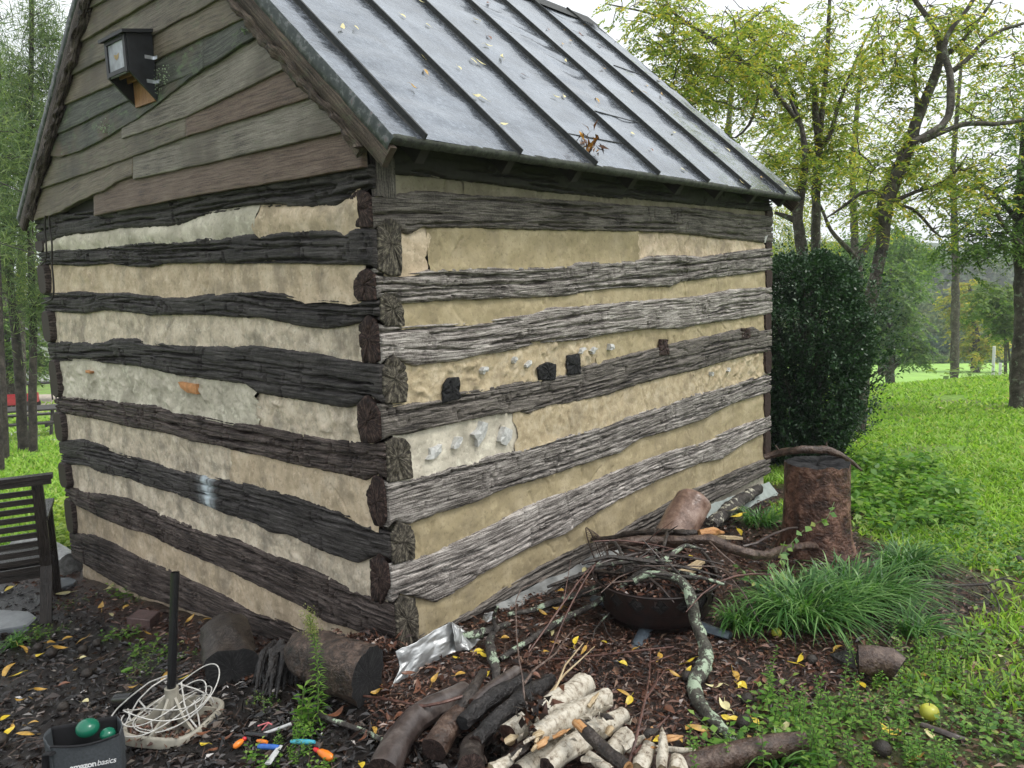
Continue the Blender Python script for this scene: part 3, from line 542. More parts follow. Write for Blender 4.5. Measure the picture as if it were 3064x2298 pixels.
# ---- gable clapboards
OX, OY, ZE, SL = .0875, .2065, 2.187, .9
def zroof(y): return ZE + SL * (np.minimum(y, W - y) + .215)
def boardat(q, name='clapboard', mi=0, h=.30, seed=0, ends=None, rag=.0):
    p = np.array([on_plane(x, y, 0, -.06) for x, y in V1(q)])[:, 1:]; p = p[np.argsort(p[:, 0])]
    y0, y1 = p[0, 0], p[-1, 0]; ns = max(8, int((y1 - y0) / .02)); y = np.linspace(y0, y1, ns); zb = np.interp(y, p[:, 0], p[:, 1]) + .003 * fbm(y * 9, seed, seed, 3) + rag * fbm(y * 30, seed, seed + 1, 3)
    zt = np.minimum(zb + h, zroof(y) - .05); zb = np.minimum(zb, zt - .002); v = np.r_[0, .02, np.linspace(.06, 1, 11)]
    Y, Vv = np.meshgrid(y, v, indexing='ij'); Z = zb[:, None] + (zt - zb)[:, None] * Vv; hh = (Z - zb[:, None])
    X = -.066 + .032 * hh / .3 + .003 * fbm(Y * 2, hh * 5, seed, 3) + .0012 * fbm(Y * 6, hh * 90, seed + 2, 3) + .002 * np.exp(-hh / .003)
    P = np.stack([X, Y, Z], -1); under = P[:, :1].copy(); under[..., 0] += .022; under[..., 2] += .002; back = under.copy(); back[..., 0] = -.02; P = np.concatenate([back, under, P], 1)
    e0 = P[:1].copy(); e0[..., 0] = np.maximum(e0[..., 0], -.036); e1 = P[-1:].copy(); e1[..., 0] = np.maximum(e1[..., 0], -.036); P = np.concatenate([e0, P, e1], 0)
    U = np.r_[y[0] - .03, y, y[-1] + .03]; VV = np.concatenate([hh[:, :1] - .05, hh[:, :1] - .02, hh], 1); VV = np.concatenate([VV[:1], VV, VV[-1:]], 0)
    b = Buf(); b.grid(P, np.stack([np.repeat(U[:, None], VV.shape[1], 1) + seed, VV + seed * .4], -1)); return b.emit(name, M['clap'][mi], cabin)
BD = [([(520,1192),(700,1155),(1100,1075),(1560,1000),(2003,922)], 1, .3), 
 ([(130,1216),(200,1212),(260,1195),(340,1165),(420,1118),(500,1082),(590,1045),(640,1010),(738,968)], 4, .3), ([(738,990),(1200,890),(1600,795),(1990,705)], 2, .3),
 ([(165,1062),(450,965),(740,862),(1030,752)], 0, .3), ([(1030,754),(1400,637),(1790,515)], 1, .3), ([(675,766),(1030,645),(1640,347)], 2, .3),
 ([(235,850),(300,862),(340,866),(430,838),(560,775),(680,700),(770,645),(850,590),(960,500),(1110,388),(1130,372)], 3, .2), 
 ([(245,768),(430,690),(610,600),(720,550),(820,505),(960,450),(1110,383),(1180,350),(1250,302),(1330,250),(1400,212),(1490,165),(1580,95)], 3, .3),
 ([(298,606),(590,481),(820,352),(1120,205),(1440,62)], 4, .3), ([(338,446),(590,320),(880,175),(1190,5),(1300,-55)], 0, .3), ([(385,268),(590,150),(810,20),(1100,-150)], 4, .3), ([(440,76),(580,0),(900,-190)], 0, .3)]
for i, (q, mi, h) in enumerate(BD): boardat(q, 'clapboard', mi, h, 600 + i, rag=.004 if i in (1, 6) else 0)
zz = float(on_plane(*V1([(440,76)])[0], 0, -.03)[2]) + .2
while zz < 3.85:
    yr = (zz - ZE) / SL - .215 + .03
    if W - 2 * yr > .1:
        b = Buf(); y = np.linspace(max(yr, .05), W - max(yr, .05), 40); P = np.stack([np.stack([np.full(40, x), y, np.minimum(z, zroof(y) - .05)], -1) for x, z in ((-.02, zz), (-.066, zz), (-.034, zz + .3))], 1)
        b.grid(P, np.stack([np.repeat(y[:, None], 3, 1), np.tile([0, .03, .3], (40, 1))], -1)); b.emit('clapboard', M['clap'][int(zz * 10) % 3], cabin)
    zz += .205
# solid gable behind the boards
for x in (.0, L):
    b = Buf(); b.add([(x, .03, 1.9), (x, W - .03, 1.9), (x, W - .03, float(zroof(W - .03)) - .06), (x, W / 2, float(zroof(W / 2)) - .06), (x, .03, float(zroof(.03)) - .06)], [(0, 1, 2, 3), (0, 3, 4)])
    b.emit('gable_wall', M['dark'], cabin, smooth=False)
# ---- roof
t = NT('wet grey metal roofing'); o = t.coord('Object'); f = t.noise(o, 3.2, 5, .65); g = t.noise(o, 45, 4, .6)
col = t.ramp(t.mth('ADD', t.mth('MULTIPLY', f, .6), t.mth('MULTIPLY', g, .4)), [(.35, (.10, .115, .135)), (.5, (.20, .225, .26)), (.65, (.33, .365, .41))])
col = t.mix(t.ramp(t.noise(t.coord('Object', (1, .25, .25)), 14, 4, .7), [(.55, 0.0), (.75, .4)]), col, (.12, .125, .125))
t.bump(t.noise(t.coord('Object', (.7, 2.6, 2.6)), 4.5, 5, .6, .4), .006); M['roof'] = t.out(col, t.ramp(g, [(.3, .14), (.7, .34)]), .8, coat=.4)
M['moss'] = plain('mossy dark metal edge', (.035, .04, .028), .8, sc=40, var=.8, bump=.004)
M['seam'] = plain('dark seam metal', (.02, .022, .02), .6, .1, sc=50, var=.6)
M['rakewood'] = wood('mossy rake board', (.009, .007, .005), (.042, .030, .021), (.17, .13, .10), 1.3, moss=.35)
t = NT('peeling green grey paint'); o = t.coord('Object'); M['rakepaint'] = t.out(t.ramp(t.noise(o, 22, 5, .7), [(.42, (.025, .034, .032)), (.52, (.045, .055, .052)), (.60, (.13, .14, .14)), (.72, (.11, .04, .04))]), .55, .2)
n_up = np.array([0, -SL, 1.0]) / math.hypot(SL, 1); d_up = np.array([0, 1, SL]) / math.hypot(SL, 1)
seam_px = [(910,298),(1120,332),(1283,358),(1410,370),(1513,383),(1598,393),(1672,403)]
def roofpt(px, py):
    d = ray(px, py); Nn = n_up; P0 = np.array([0, -OY, ZE]); return CAMP + d * (((P0 - CAMP) @ Nn) / (d @ Nn))
sx = [roofpt(x * 1.3852, y * 1.3852)[0] for x, y in seam_px]; print('seams', np.round(sx, 2))
XR0, XR1 = -OX, L + .0914
LEN = (W / 2 + OY) * math.hypot(1, SL)
edges = [XR0] + sx + [XR1]
for side in (1, -1):
    def RP(x, u, h):                                        # x along eave, u up the slope, h above the slope
        y = -OY + u * d_up[1] + h * n_up[1]; z = ZE + u * d_up[2] + h * n_up[2]; y = y if side == 1 else W - y
        return np.stack(np.broadcast_arrays(x, y, z), -1)
    ed = edges
    for i in range(len(ed) - 1):
        x = np.linspace(ed[i], ed[i + 1], 18)[:, None]; u = np.linspace(-.0, LEN, 90)[None]
        h = .006 * fbm(x * 3 + i * 9, u * 5, 50 + i, 3) + .004 * np.sin(u * 30 + 4 * fbm(x * 4, u * 3, 60 + i, 2)) * sstep(-.2, .5, fbm(x + i, u * .8, 70 + i, 2)) + .004 * ((x - ed[i]) / (ed[i + 1] - ed[i]) * 2 - 1) ** 4
        bb = Buf(); bb.grid(RP(x + 0 * u, u + 0 * x, h), np.stack(np.broadcast_arrays(x, u), -1)); bb.emit('roof_panel', M['roof'], cabin)
    for i, x0 in enumerate(sx):
        u = np.linspace(-.006, LEN, 50); hw = .005 + .0015 * fbm(u * 6, i, 90, 2); cols = [RP(x0 + a * hw + .004 * fbm(u * 2, i, 91, 2), u, hh + 0 * u) for a, hh in ((-2.6, .001), (-1, .006), (-1, .03), (1, .03), (1, .006), (2.6, .001))]
        cols = [np.vstack([c[:1], c]) for c in cols]; bb = Buf(); bb.grid(np.stack(cols, 1), np.stack(np.broadcast_arrays(np.r_[0, u][:, None], np.arange(6)[None] * .01), -1))
        e = np.array([cols[k][0] for k in (1, 2, 3, 4)]); bb.add(e, [(0, 1, 2, 3)]); bb.emit('standing_seam', M['seam'], cabin, smooth=False)
    # eave drip edge, soffit deck, rake trims
    x = np.linspace(XR0, XR1, 260)[:, None]; prof = [(.012, .002), (-.006, .003), (-.014, -.006), (-.012, -.034), (.0, -.040), (.03, -.034)]
    uu = np.array([p[0] for p in prof])[None]; hh = np.array([p[1] for p in prof])[None]
    j = .003 * fbm(x * 30 + 0 * uu, uu * 40 + hh * 70, 44, 3) ; bb = Buf(); bb.grid(RP(x + 0 * uu, uu + j, hh + j), np.stack(np.broadcast_arrays(x, uu), -1)); bb.emit('drip_edge', M['moss'], cabin)
    for k in range(14):
        u0 = .005 + k * LEN / 14; bb = Buf(); c = [RP(np.array(xx), np.array(u), np.array(h)) for xx in (XR0 + .004, XR1 - .004) for u in (u0, u0 + LEN / 14 - .006) for h in (-.012, -.034)]
        bb.add(c, [(0, 1, 3, 2), (4, 6, 7, 5), (0, 4, 5, 1), (2, 3, 7, 6), (0, 2, 6, 4), (1, 5, 7, 3)]); bb.emit('roof_board', M['dark'], cabin, smooth=False)
    for xe, sg in ((XR0, -1), (XR1, 1)):
        u = np.linspace(-.02, LEN, 120)[:, None]
        q = np.array([(0, .006), (.006, .0), (.008, -.03), (.004, -.055), (-.01, -.056)]); bb = Buf()
        jj = .002 * fbm(u * 12 + 0 * q[:, 0][None], q[:, 1][None] * 50, 33, 3)
        bb.grid(RP(xe + sg * (q[:, 0][None] + jj), u + 0 * q[:, 0][None], q[:, 1][None] + jj), np.stack(np.broadcast_arrays(u, q[:, 1][None]), -1)); bb.emit('rake_trim', M['rakepaint'], cabin)
        q = np.array([(-.03, -.035), (.003, -.036), (.004, -.09), (.0, -.125), (-.028, -.126), (-.03, -.035)]); bb = Buf()
        jj = .003 * fbm(u * 8 + 0 * q[:, 0][None], q[:, 1][None] * 40, 36, 3); P = RP(xe + sg * (q[:, 0][None] + jj), u * .985 - .01 + 0 * q[:, 0][None], q[:, 1][None] + jj)
        bb.grid(P, np.stack(np.broadcast_arrays(u, q[:, 1][None] + q[:, 0][None]), -1)); bb.add(P[0, :5], [(0, 1, 2, 3), (0, 3, 4)]); bb.emit('rake_board', M['rakewood'] if side == 1 else M['log_brown'], cabin)
    # rafters under the eave
    for k in range(8):
        xx = .12 + k * .55; bb = Buf(); c = [RP(np.array(a), np.array(u), np.array(h)) for a in (xx, xx + .05) for u in (.02, .75) for h in (-.036, -.12)]
        bb.add(c, [(0, 1, 3, 2), (4, 6, 7, 5), (0, 4, 5, 1), (2, 3, 7, 6), (0, 2, 6, 4), (1, 5, 7, 3)]); bb.emit('rafter', M['dark'], cabin, smooth=False)
    # rotted outer rafter against the gable
    u = np.linspace(.12, LEN - .1, 60); u = np.linspace(.12, LEN - .1, 160); P = RP(np.full(160, -.074), u, -.140 + .012 * fbm(u * 3, 5, 12, 3)); bb = Buf(); bb.tube(P, .027 + .010 * fbm(u * 7, 2, 13, 4), 18, 1.0, 9)
    bb.emit('rotten_rafter', M['rakewood'] if side == 1 else M['log_brown'], cabin)
bb = Buf(); x = np.linspace(XR0, XR1, 60)[:, None]; q = np.array([(-.14, -.115), (-.02, -.01), (.0, .008), (.02, -.01), (.14, -.115)]); zr = ZE + SL * (W / 2 + OY) + .012
bb.grid(np.stack(np.broadcast_arrays(x, W / 2 + q[:, 0][None], zr + q[:, 1][None]), -1)); bb.emit('ridge_cap', M['seam'], cabin)
# cross laps of the sheets
for a, c in [((1470,740),(1770,795)), ((1620,615),(1860,680)), ((1725,362),(1890,420))]:
    A, B = [roofpt(900 + q[0] * .5425, q[1] * .5425) for q in (a, c)]; bb = Buf(); bb.tube([A + n_up * .004, B + n_up * .004], .0035, 5); bb.emit('sheet_lap', M['seam'], cabin)
# wires at the outer left corner
M['cable'] = plain('dark cable', (.03, .025, .022), .6)
for q in [[(272,1190),(270,1250),(288,1330),(285,1450),(298,1580),(295,1650),(230,1675)], [(250,1190),(245,1260),(255,1340),(258,1430),(225,1462)]]:
    bb = Buf(); bb.tube([on_plane(x, y, 0, -.07) for x, y in V1(q)], .006, 6, step=.04); bb.emit('cable', M['cable'], cabin)
# lichen tufts on the boards
M['lichen'] = plain('pale green lichen', (.30, .38, .24), .9, sc=80)
rg = np.random.default_rng(3); bb = Buf()
for cx_, cy_, r_, n_ in [(840,465,40,160), (1345,165,16,40), (570,700,30,60), (900,400,50,50)]:
    p = np.array([on_plane(x, y, 0, -.07) for x, y in V1(np.stack([rg.normal(cx_, r_ / 2, n_), rg.normal(cy_, r_ * .6, n_)], 1))]); D = rg.normal(0, 1, (n_, 3)); D[:, 0] = -abs(D[:, 0]); bb.leaves(p, D, rg.normal(0, 1, (n_, 3)), np.full(n_, .011), np.full(n_, .007))
tag(bb.emit('lichen', M['lichen'], cabin), kind='stuff')
# ------------------------------------------------------------------ bat house
M['blackpaint'] = plain('weathered black paint', (.014, .015, .018), .55, sc=20, var=.5); M['greypaint'] = plain('chalky grey painted board', (.30, .315, .36), .5, sc=14, var=.4)
M['newwood'] = wood('fresh orange plywood', (.12, .055, .02), (.28, .14, .06), (.40, .22, .11), .4, .6); M['zinc'] = plain('zinc bracket', (.6, .62, .66), .35, .8)
M['goldpaint'] = plain('gold paint', (.35, .24, .09), .6)
bt = on_plane(430, 110, 0, -.03); bb_ = on_plane(430, 318, 0, -.06); tr = on_plane(440, 110, 0, -.03)
hz0, hz1 = float(bb_[2]), float(on_plane(448, 105, 0, -.06)[2]); hy0 = float(on_plane(446, 220, 0, -.03)[1]); 
fr_ = on_plane(385, 180, 0, -.20); fl_ = on_plane(323, 220, 0, -.20); hy0 = float(fr_[1]); hy1 = float(fl_[1]); hd = .20
bat = thing('bat_house', ((-.1), (hy0 + hy1) / 2, hz0), 'black wooden bat box with a grey front screwed high on the clapboard gable', 'bat house')
b = Buf(); ym = (hy0 + hy1) / 2; wd = hy1 - hy0; H = hz1 - hz0
def prism(pts, y0, y1):
    v = [(x, y0, z) for x, z in pts] + [(x, y1, z) for x, z in pts]; n = len(pts); f = [(i, (i + 1) % n, n + (i + 1) % n, n + i) for i in range(n)]
    return v, f + ([tuple(range(n)), tuple(range(n, 2 * n))] if n == 4 else [])
sidep = [(-.064, hz0), (-.064, hz1), (-hd, hz1 - .02), (-hd, hz0 + .13)]
for yy in (hy0, hy1 - .014):
    b = Buf(); v, f = prism(sidep, yy, yy + .014); b.add(v, f); b.emit('side_panel', M['blackpaint'], bat, smooth=False)
b = Buf(); b.box((-hd + .004, ym, (hz0 + .13 + hz1 - .02) / 2), (.012, wd - .03, H - .15)); b.emit('front_panel', M['greypaint'], bat, smooth=False)
for y_, z_, sy, sz in ((hy0 + .02, (hz0 + .13 + hz1 - .02) / 2, .026, H - .15), (hy1 - .02, (hz0 + .13 + hz1 - .02) / 2, .026, H - .15), (ym, hz1 - .035, wd - .06, .022), (ym, hz0 + .145, wd - .06, .022)):
    b = Buf(); b.box((-hd - .004, y_, z_), (.012, sy, sz)); b.emit('frame_strip', M['blackpaint'], bat, smooth=False)
b = Buf(); b.box((-.07, ym, (hz0 + hz1) / 2 - .012), (.012, wd - .03, H - .024)); b.emit('back_panel', M['newwood'], bat, smooth=False)
b = Buf(); v, f = prism([(-.06, hz1 + .004), (-.06, hz1 + .022), (-hd - .03, hz1 - .012), (-hd - .03, hz1 - .028)], hy0 - .018, hy1 + .018); b.add(v, f); b.emit('roof', M['blackpaint'], bat, smooth=False)
for k in range(2):
    b = Buf(); xx = -.085 - .04 * (k + .5); b.box((xx, ym, hz0 + .22), (.008, wd - .03, .20 - .03 * k)); b.emit('baffle', M['newwood'], bat, smooth=False)
for zz in (on_plane(435, 166, 0, -.12)[2], on_plane(432, 243, 0, -.12)[2]):
    b = Buf(); b.box((-.09, hy0 - .003, zz), (.05, .003, .018)); b.box((-.0655, hy0 - .02, zz), (.003, .034, .018)); br = b.emit('bracket', M['zinc'], bat, smooth=False)
b = Buf(); zc = hz1 - .12      # little gold bat silhouette on the front
for sg in (-1, 1):
    b.add([(-hd - .0035, ym, zc - .016), (-hd - .0035, ym, zc + .010), (-hd - .0035, ym + sg * .03, zc + .018), (-hd - .0035, ym + sg * .022, zc - .004)], [(0, 1, 2, 3)])
b.emit('bat_symbol', M['goldpaint'], bat, smooth=False)
# ------------------------------------------------------------------ materials for the yard
def bark(name, a, b_, c, sc=30, lich=0, rough=.6, bmp=.006, lc=(.34, .42, .30), spec=.5):
    t = NT(name); o = t.coord('Object'); f = t.noise(o, sc, 6, .7, .3); col = t.ramp(f, [(.34, a), (.5, b_), (.66, c)])
    if lich: col = t.mix(t.ramp(t.noise(o, 14, 6, .75), [(.60 - lich * .09, 0.0), (.64 - lich * .09, 1.0)]), col, lc)
    t.bump(t.mth('ADD', f, t.noise(o, sc * 4, 3)), bmp); return t.out(col, rough, spec=spec)
M['bark_dark'] = bark('wet dark bark', (.008, .006, .005), (.028, .020, .016), (.075, .06, .05), 34, rough=.42)
M['bark_brown'] = bark('wet brown bark', (.022, .013, .009), (.065, .038, .027), (.15, .105, .08), 26, rough=.4)
M['bark_smooth'] = bark('smooth wet grey brown bark', (.028, .020, .018), (.065, .05, .045), (.13, .11, .10), 12, rough=.33, bmp=.002)
M['bark_lichen'] = bark('dark bark with lichen', (.012, .010, .009), (.035, .028, .024), (.09, .08, .07), 34, .55, rough=.6)
M['bark_lichen2'] = bark('bark crusted with pale lichen', (.02, .018, .014), (.05, .045, .035), (.10, .10, .075), 34, 1.0, rough=.75)
M['twig_red'] = bark('red brown twig', (.03, .013, .010), (.085, .035, .025), (.16, .08, .06), 40, rough=.4, bmp=.001)
M['twig'] = bark('brown twig', (.04, .024, .018), (.10, .065, .05), (.19, .14, .12), 40, rough=.5, bmp=.001)
M['bark_fungus'] = bark('dark bark with white bracket fungus', (.012, .010, .009), (.035, .028, .024), (.08, .07, .06), 34, .6, rough=.7, lc=(.50, .48, .38))
M['rotbark'] = bark('rotten dark brown bark', (.008, .006, .005), (.040, .025, .018), (.12, .08, .06), 22, rough=.5, bmp=.014)
t = NT('birch bark'); o = t.coord('Object'); f = t.noise(t.coord('UV', (110, 12, 1)), 1.2, 6, .75); g = t.noise(o, 40, 6, .7); col = t.ramp(g, [(.34, (.10, .075, .055)), (.41, (.34, .29, .22)), (.5, (.52, .47, .38)), (.62, (.62, .58, .49)), (.72, (.36, .29, .21))])
col = t.mix(t.ramp(f, [(.55, 0.0), (.66, .75)]), col, (.09, .065, .05)); t.bump(t.mth('ADD', g, f), .004); M['birch'] = t.out(col, .55)
M['char'] = bark('charred bark', (.005, .004, .004), (.014, .012, .012), (.045, .04, .038), 22, rough=.45, bmp=.012)
M['splitwood'] = wood('pale split wood', (.22, .15, .08), (.45, .34, .2), (.62, .52, .36), .6, .6); M['splitorange'] = wood('raw orange wood', (.20, .08, .025), (.42, .20, .07), (.58, .36, .18), .8, .5)
M['stump'] = bark('red brown rotting stump', (.02, .009, .006), (.085, .038, .024), (.24, .13, .09), 13, rough=.5, bmp=.014)
M['pinkwood'] = bark('bare pinkish wet wood', (.08, .045, .033), (.22, .14, .105), (.36, .26, .21), 10, rough=.3, bmp=.003)
# ------------------------------------------------------------------ litter
t = NT('wood mulch and dead leaves'); gi = t.n('ShaderNodeNewGeometry'); M['mulch'] = t.out(t.ramp(gi.outputs['Random Per Island'], [(0, (.008, .005, .004)), (.35, (.045, .018, .011)), (.6, (.10, .042, .025)), (.82, (.17, .080, .050)), (.95, (.26, .17, .12)), (1, (.035, .035, .035))]), .36, spec=.55)
def scatter(n, rmin, rmax, seed, az=None):
    """world points about the yard, denser towards where one would stand"""
    rg = np.random.default_rng(seed); r = np.exp(rg.uniform(np.log(rmin), np.log(rmax), n)); a0 = math.atan2(CF[1], CF[0]); sp = math.radians(41)
    a = a0 + rg.uniform(-sp, sp, n) if az is None else a0 + np.radians(rg.uniform(az[0], az[1], n)); x = CAMP[0] + r * np.cos(a); y = CAMP[1] + r * np.sin(a); return x, y, r, rg
OUT = lambda x, y: ~((x > -.06) & (x < L + .05) & (y > -.03) & (y < W + .05))
def zg(x, y):
    g = grassw(x, y); return hgt(x, y) + (1 - g) * (.016 * fbm(x * 6, y * 6, 3, 4) + .010 * fbm(x * 28, y * 28, 5, 2)) + g * .012 * fbm(x * 5, y * 5, 8, 3)
def rdir(rg, n, up=.3): 
    a = rg.uniform(0, 2 * np.pi, n); return np.stack([np.cos(a), np.sin(a), rg.normal(0, up, n)], 1)
x, y, r, rg = scatter(140000, 1.6, 9, 21); rv = np.hypot(x - CAMP[0], y - CAMP[1]); k = OUT(x, y) & ((grassw(x, y) < rg.uniform(.1, .9, len(x))) | ((rv < 4.8) & (rg.uniform(0, 1, len(x)) < .45))); x, y, r = x[k], y[k], r[k]; n = len(x); b = Buf(); bw = Buf(); lft = (x < -.35 + .25 * fbm(x * 2, y * 2, 3, 2)) & (y > -.9)
ln = rg.uniform(.008, .042, n) * (.85 + r * .07) * np.where(rg.uniform(0, 1, n) < .08, 1.5, 1); U = np.stack([rg.normal(0, .45, n), rg.normal(0, .45, n), np.ones(n)], 1)
PP = np.stack([x, y, zg(x, y) + rg.uniform(0, .014, n)], 1); DD = rdir(rg, n, .3); WW = ln * rg.uniform(.12, .5, n); k1 = ~lft; k2 = lft & (rg.uniform(0, 1, n) < .55)
b.leaves(PP[k1], DD[k1], U[k1], ln[k1], WW[k1], .25); bw.leaves(PP[k2], DD[k2], U[k2], ln[k2] * 1.2, WW[k2] * 1.5, .2)
t = NT('wet black brown leaf litter'); gi = t.n('ShaderNodeNewGeometry'); M['mulchwet'] = t.out(t.ramp(gi.outputs['Random Per Island'], [(0, (.003, .0025, .0025)), (.6, (.009, .006, .005)), (.86, (.03, .017, .012)), (.96, (.08, .055, .04)), (1, (.16, .14, .12))]), .25, spec=.6)
tag(bw.emit('leaf_litter', M['mulchwet'], origin=(0, 0, 0), smooth=False), 'black wet leaf litter and mud left of the corner, round the umbrella stand', 'leaf litter', kind='stuff')
tag(b.emit('leaf_litter', M['mulch'], origin=(0, 0, 0), smooth=False), 'fine red brown wet mulch covering the ground right of the corner', 'leaf litter', kind='stuff')
# fine dead twigs lying about
b = Buf(); x, y, r, rg = scatter(900, 1.7, 5.5, 22); k = OUT(x, y) & (grassw(x, y) < .6)
for x0, y0 in zip(x[k], y[k]):
    a = rg.uniform(0, 6.28); l_ = rg.uniform(.04, .22); c = rg.normal(0, .25); z0 = float(zg(x0, y0)); m_ = (x0 + math.cos(a + c) * l_ / 2, y0 + math.sin(a + c) * l_ / 2); e_ = (m_[0] + math.cos(a - c) * l_ / 2, m_[1] + math.sin(a - c) * l_ / 2)
    b.tube([(x0, y0, z0 + .005), (*m_, float(hgt(*m_)) + .015), (*e_, float(hgt(*e_)) + .012)], [.002, .0017, .001], 4, caps=False)
tag(b.emit('fallen_twigs', M['twig'], origin=(0, 0, 0)), 'thin dead twigs scattered over the mulch', 'twigs', kind='stuff')
# ------------------------------------------------------------------ lawn
def leafmat(name, cols, rough=.45, trans=.35, spec=.4):
    t = NT(name); gi = t.n('ShaderNodeNewGeometry'); n = len(cols); c = t.ramp(gi.outputs['Random Per Island'], [(i / max(1, n - 1), q) for i, q in enumerate(cols)])
    t.out(c, rough, spec=spec)
    if trans:
        tr = t.n('ShaderNodeBsdfTranslucent'); hs = t.mix(1.0, c, (1.6, 1.7, .9), 'MULTIPLY'); t.l(hs, tr.inputs[0]); mx = t.n('ShaderNodeMixShader'); mx.inputs[0].default_value = trans; t.l(t.b.outputs[0], mx.inputs[1]); t.l(tr.outputs[0], mx.inputs[2]); t.l(mx.outputs[0], t.t.nodes['Material Output'].inputs[0])
    return t.m
M['grass'] = leafmat('lawn grass', [(.11, .20, .025), (.19, .34, .04), (.27, .46, .06), (.36, .54, .10), (.42, .46, .16)], .5, .4)
M['weedleaf'] = leafmat('fresh weed leaves', [(.06, .16, .02), (.11, .25, .035), (.17, .32, .05), (.27, .40, .09)], .4, .4)
M['clover'] = leafmat('ground cover leaves', [(.05, .13, .03), (.09, .21, .05), (.14, .28, .07), (.22, .36, .09), (.34, .36, .09)], .45, .4)
def blades(n, rmin, rmax, seed, az, hh, name, label, cond=None):
    x, y, r, rg = scatter(n, rmin, rmax, seed, az); g = grassw(x, y); rv = np.hypot(x - CAMP[0], y - CAMP[1]); k = OUT(x, y) & (g > rg.uniform(.1, 1, n)) & (fbm(x * 1.1, y * 1.1, 4, 4) + .62 > rg.uniform(0, .7, n)) & (rg.uniform(0, 1, n) < sstep(3.0, 6.5, rv + .8 * fbm(x * 1.3, y * 1.3, 16, 3)) + .12)
    x, y, r = x[k], y[k], r[k]; n = len(x); b = Buf(); h = hh * rg.uniform(.5, 1.3, n) * (1 + .03 * r) * (1 + .4 * fbm(x * 2, y * 2, 7, 2)); w = .0035 + .0011 * r
    P = np.stack([x, y, zg(x, y) - .005], 1); a = rg.uniform(0, 2 * np.pi, n); S = np.stack([np.cos(a), np.sin(a), 0 * a], 1); lean = np.stack([rg.normal(0, .45, n), rg.normal(0, .45, n), np.ones(n)], 1)
    M1 = P + lean * (h * .55)[:, None]; T = P + lean * h[:, None] * np.array([1.45, 1.45, .92]); V = np.stack([P - S * w[:, None], P + S * w[:, None], M1 + S * w[:, None] * .7, M1 - S * w[:, None] * .7, T], 1)
    i = np.arange(n)[:, None] * 5; b.add(V.reshape(-1, 3), i + np.array([[0, 1, 2, 3]])); b.F[3].append(i + np.array([[3, 2, 4]]))
    return tag(b.emit(name, M['grass'], origin=(0, 0, 0)), label, 'grass', kind='stuff')
blades(190000, 3.2, 19, 31, (-42, -4), .040, 'lawn_grass', 'bright green lawn grass sloping away right of the cabin')
blades(70000, 6.5, 30, 32, (18, 42), .06, 'lawn_grass', 'bright green lawn grass left of and behind the cabin')
# low broad-leaved ground cover
x, y, r, rg = scatter(30000, 1.7, 11, 33, (-42, 0)); g = grassw(x, y); k = OUT(x, y) & (g > rg.uniform(.02, .9, len(x))) & (fbm(x * 2.6, y * 2.6, 14, 3) > rg.uniform(-.05, .35, len(x))); x, y, r = x[k], y[k], r[k]; n = len(x); b = Buf()
ln = rg.uniform(.012, .028, n) * (1 + .03 * r); b.leaves(np.stack([x, y, zg(x, y) + rg.uniform(.01, .05, n)], 1), rdir(rg, n, .2), np.stack([rg.normal(0, .35, n), rg.normal(0, .35, n), np.ones(n)], 1), ln, ln * .8, .12)
tag(b.emit('ground_cover', M['clover'], origin=(0, 0, 0)), 'low creeping broad-leaved weeds mixed into the grass on the right', 'ground cover', kind='stuff')
# ------------------------------------------------------------------ fallen leaves
def leafmesh(name, mat, seed, Ln=.055, Wd=.02):
    rg = np.random.default_rng(seed); u = np.linspace(0, 1, 7); w = Wd / 2 * np.sin(np.pi * u ** .8) ** .8; cur = rg.uniform(-.3, .5) * Ln; tw = rg.uniform(-.6, .6)
    z = cur * (u - .5) ** 2 * 2 + .003; rows = []
    for s_ in (-1, 0, 1):
        rows.append(np.stack([u * Ln - Ln / 2, s_ * w + .12 * Ln * np.sin(u * 3), z + abs(s_) * w * rg.uniform(.1, .6) + s_ * w * tw * (u - .5)], 1))
    b = Buf(); b.grid(np.stack(rows, 1)); b.tube([(-Ln / 2 - Ln * .3, .002, .004), (-Ln / 2, 0, z[0])], .0007, 4, caps=False); o = b.emit(name, mat, origin=(0, 0, 0)); return o
LM = {'yellow': plain('yellow fallen leaf', (.62, .46, .04), .35, sc=60, var=.25), 'gold': plain('golden brown fallen leaf', (.42, .25, .05), .4, sc=60, var=.4), 'pale': plain('pale yellow fallen leaf', (.60, .54, .28), .4, sc=60, var=.2), 'brown': plain('rust brown fallen leaf', (.16, .065, .035), .35, sc=60, var=.4)}
protos = [(k, leafmesh('fallen_leaf', LM[k], 10 * i + j, ln, wd)) for i, k in enumerate(LM) for j, (ln, wd) in enumerate([(.055, .021), (.07, .02), (.045, .024)])]
used = set()
def put_leaf(kind, P, N, rz, label, group, sc=1.0, cat='leaf'):
    i = RNG.choice([q for q, (k, _) in enumerate(protos) if k == kind]); o = protos[i][1]
    if i in used: o = o.copy(); COL.objects.link(o)
    used.add(i); q = Vector(N).to_track_quat('Z', 'Y').to_matrix().to_4x4() @ Matrix.Rotation(rz, 4, 'Z') @ Matrix.Scale(sc, 4); o.matrix_world = Matrix.Translation(Vector([float(a) for a in P])) @ q
    for k in ('label', 'category', 'group'):
        if k in o: del o[k]
    return tag(o, label, cat, group)
V2 = lambda x, y: (900 + x * .5425, y * .5425)
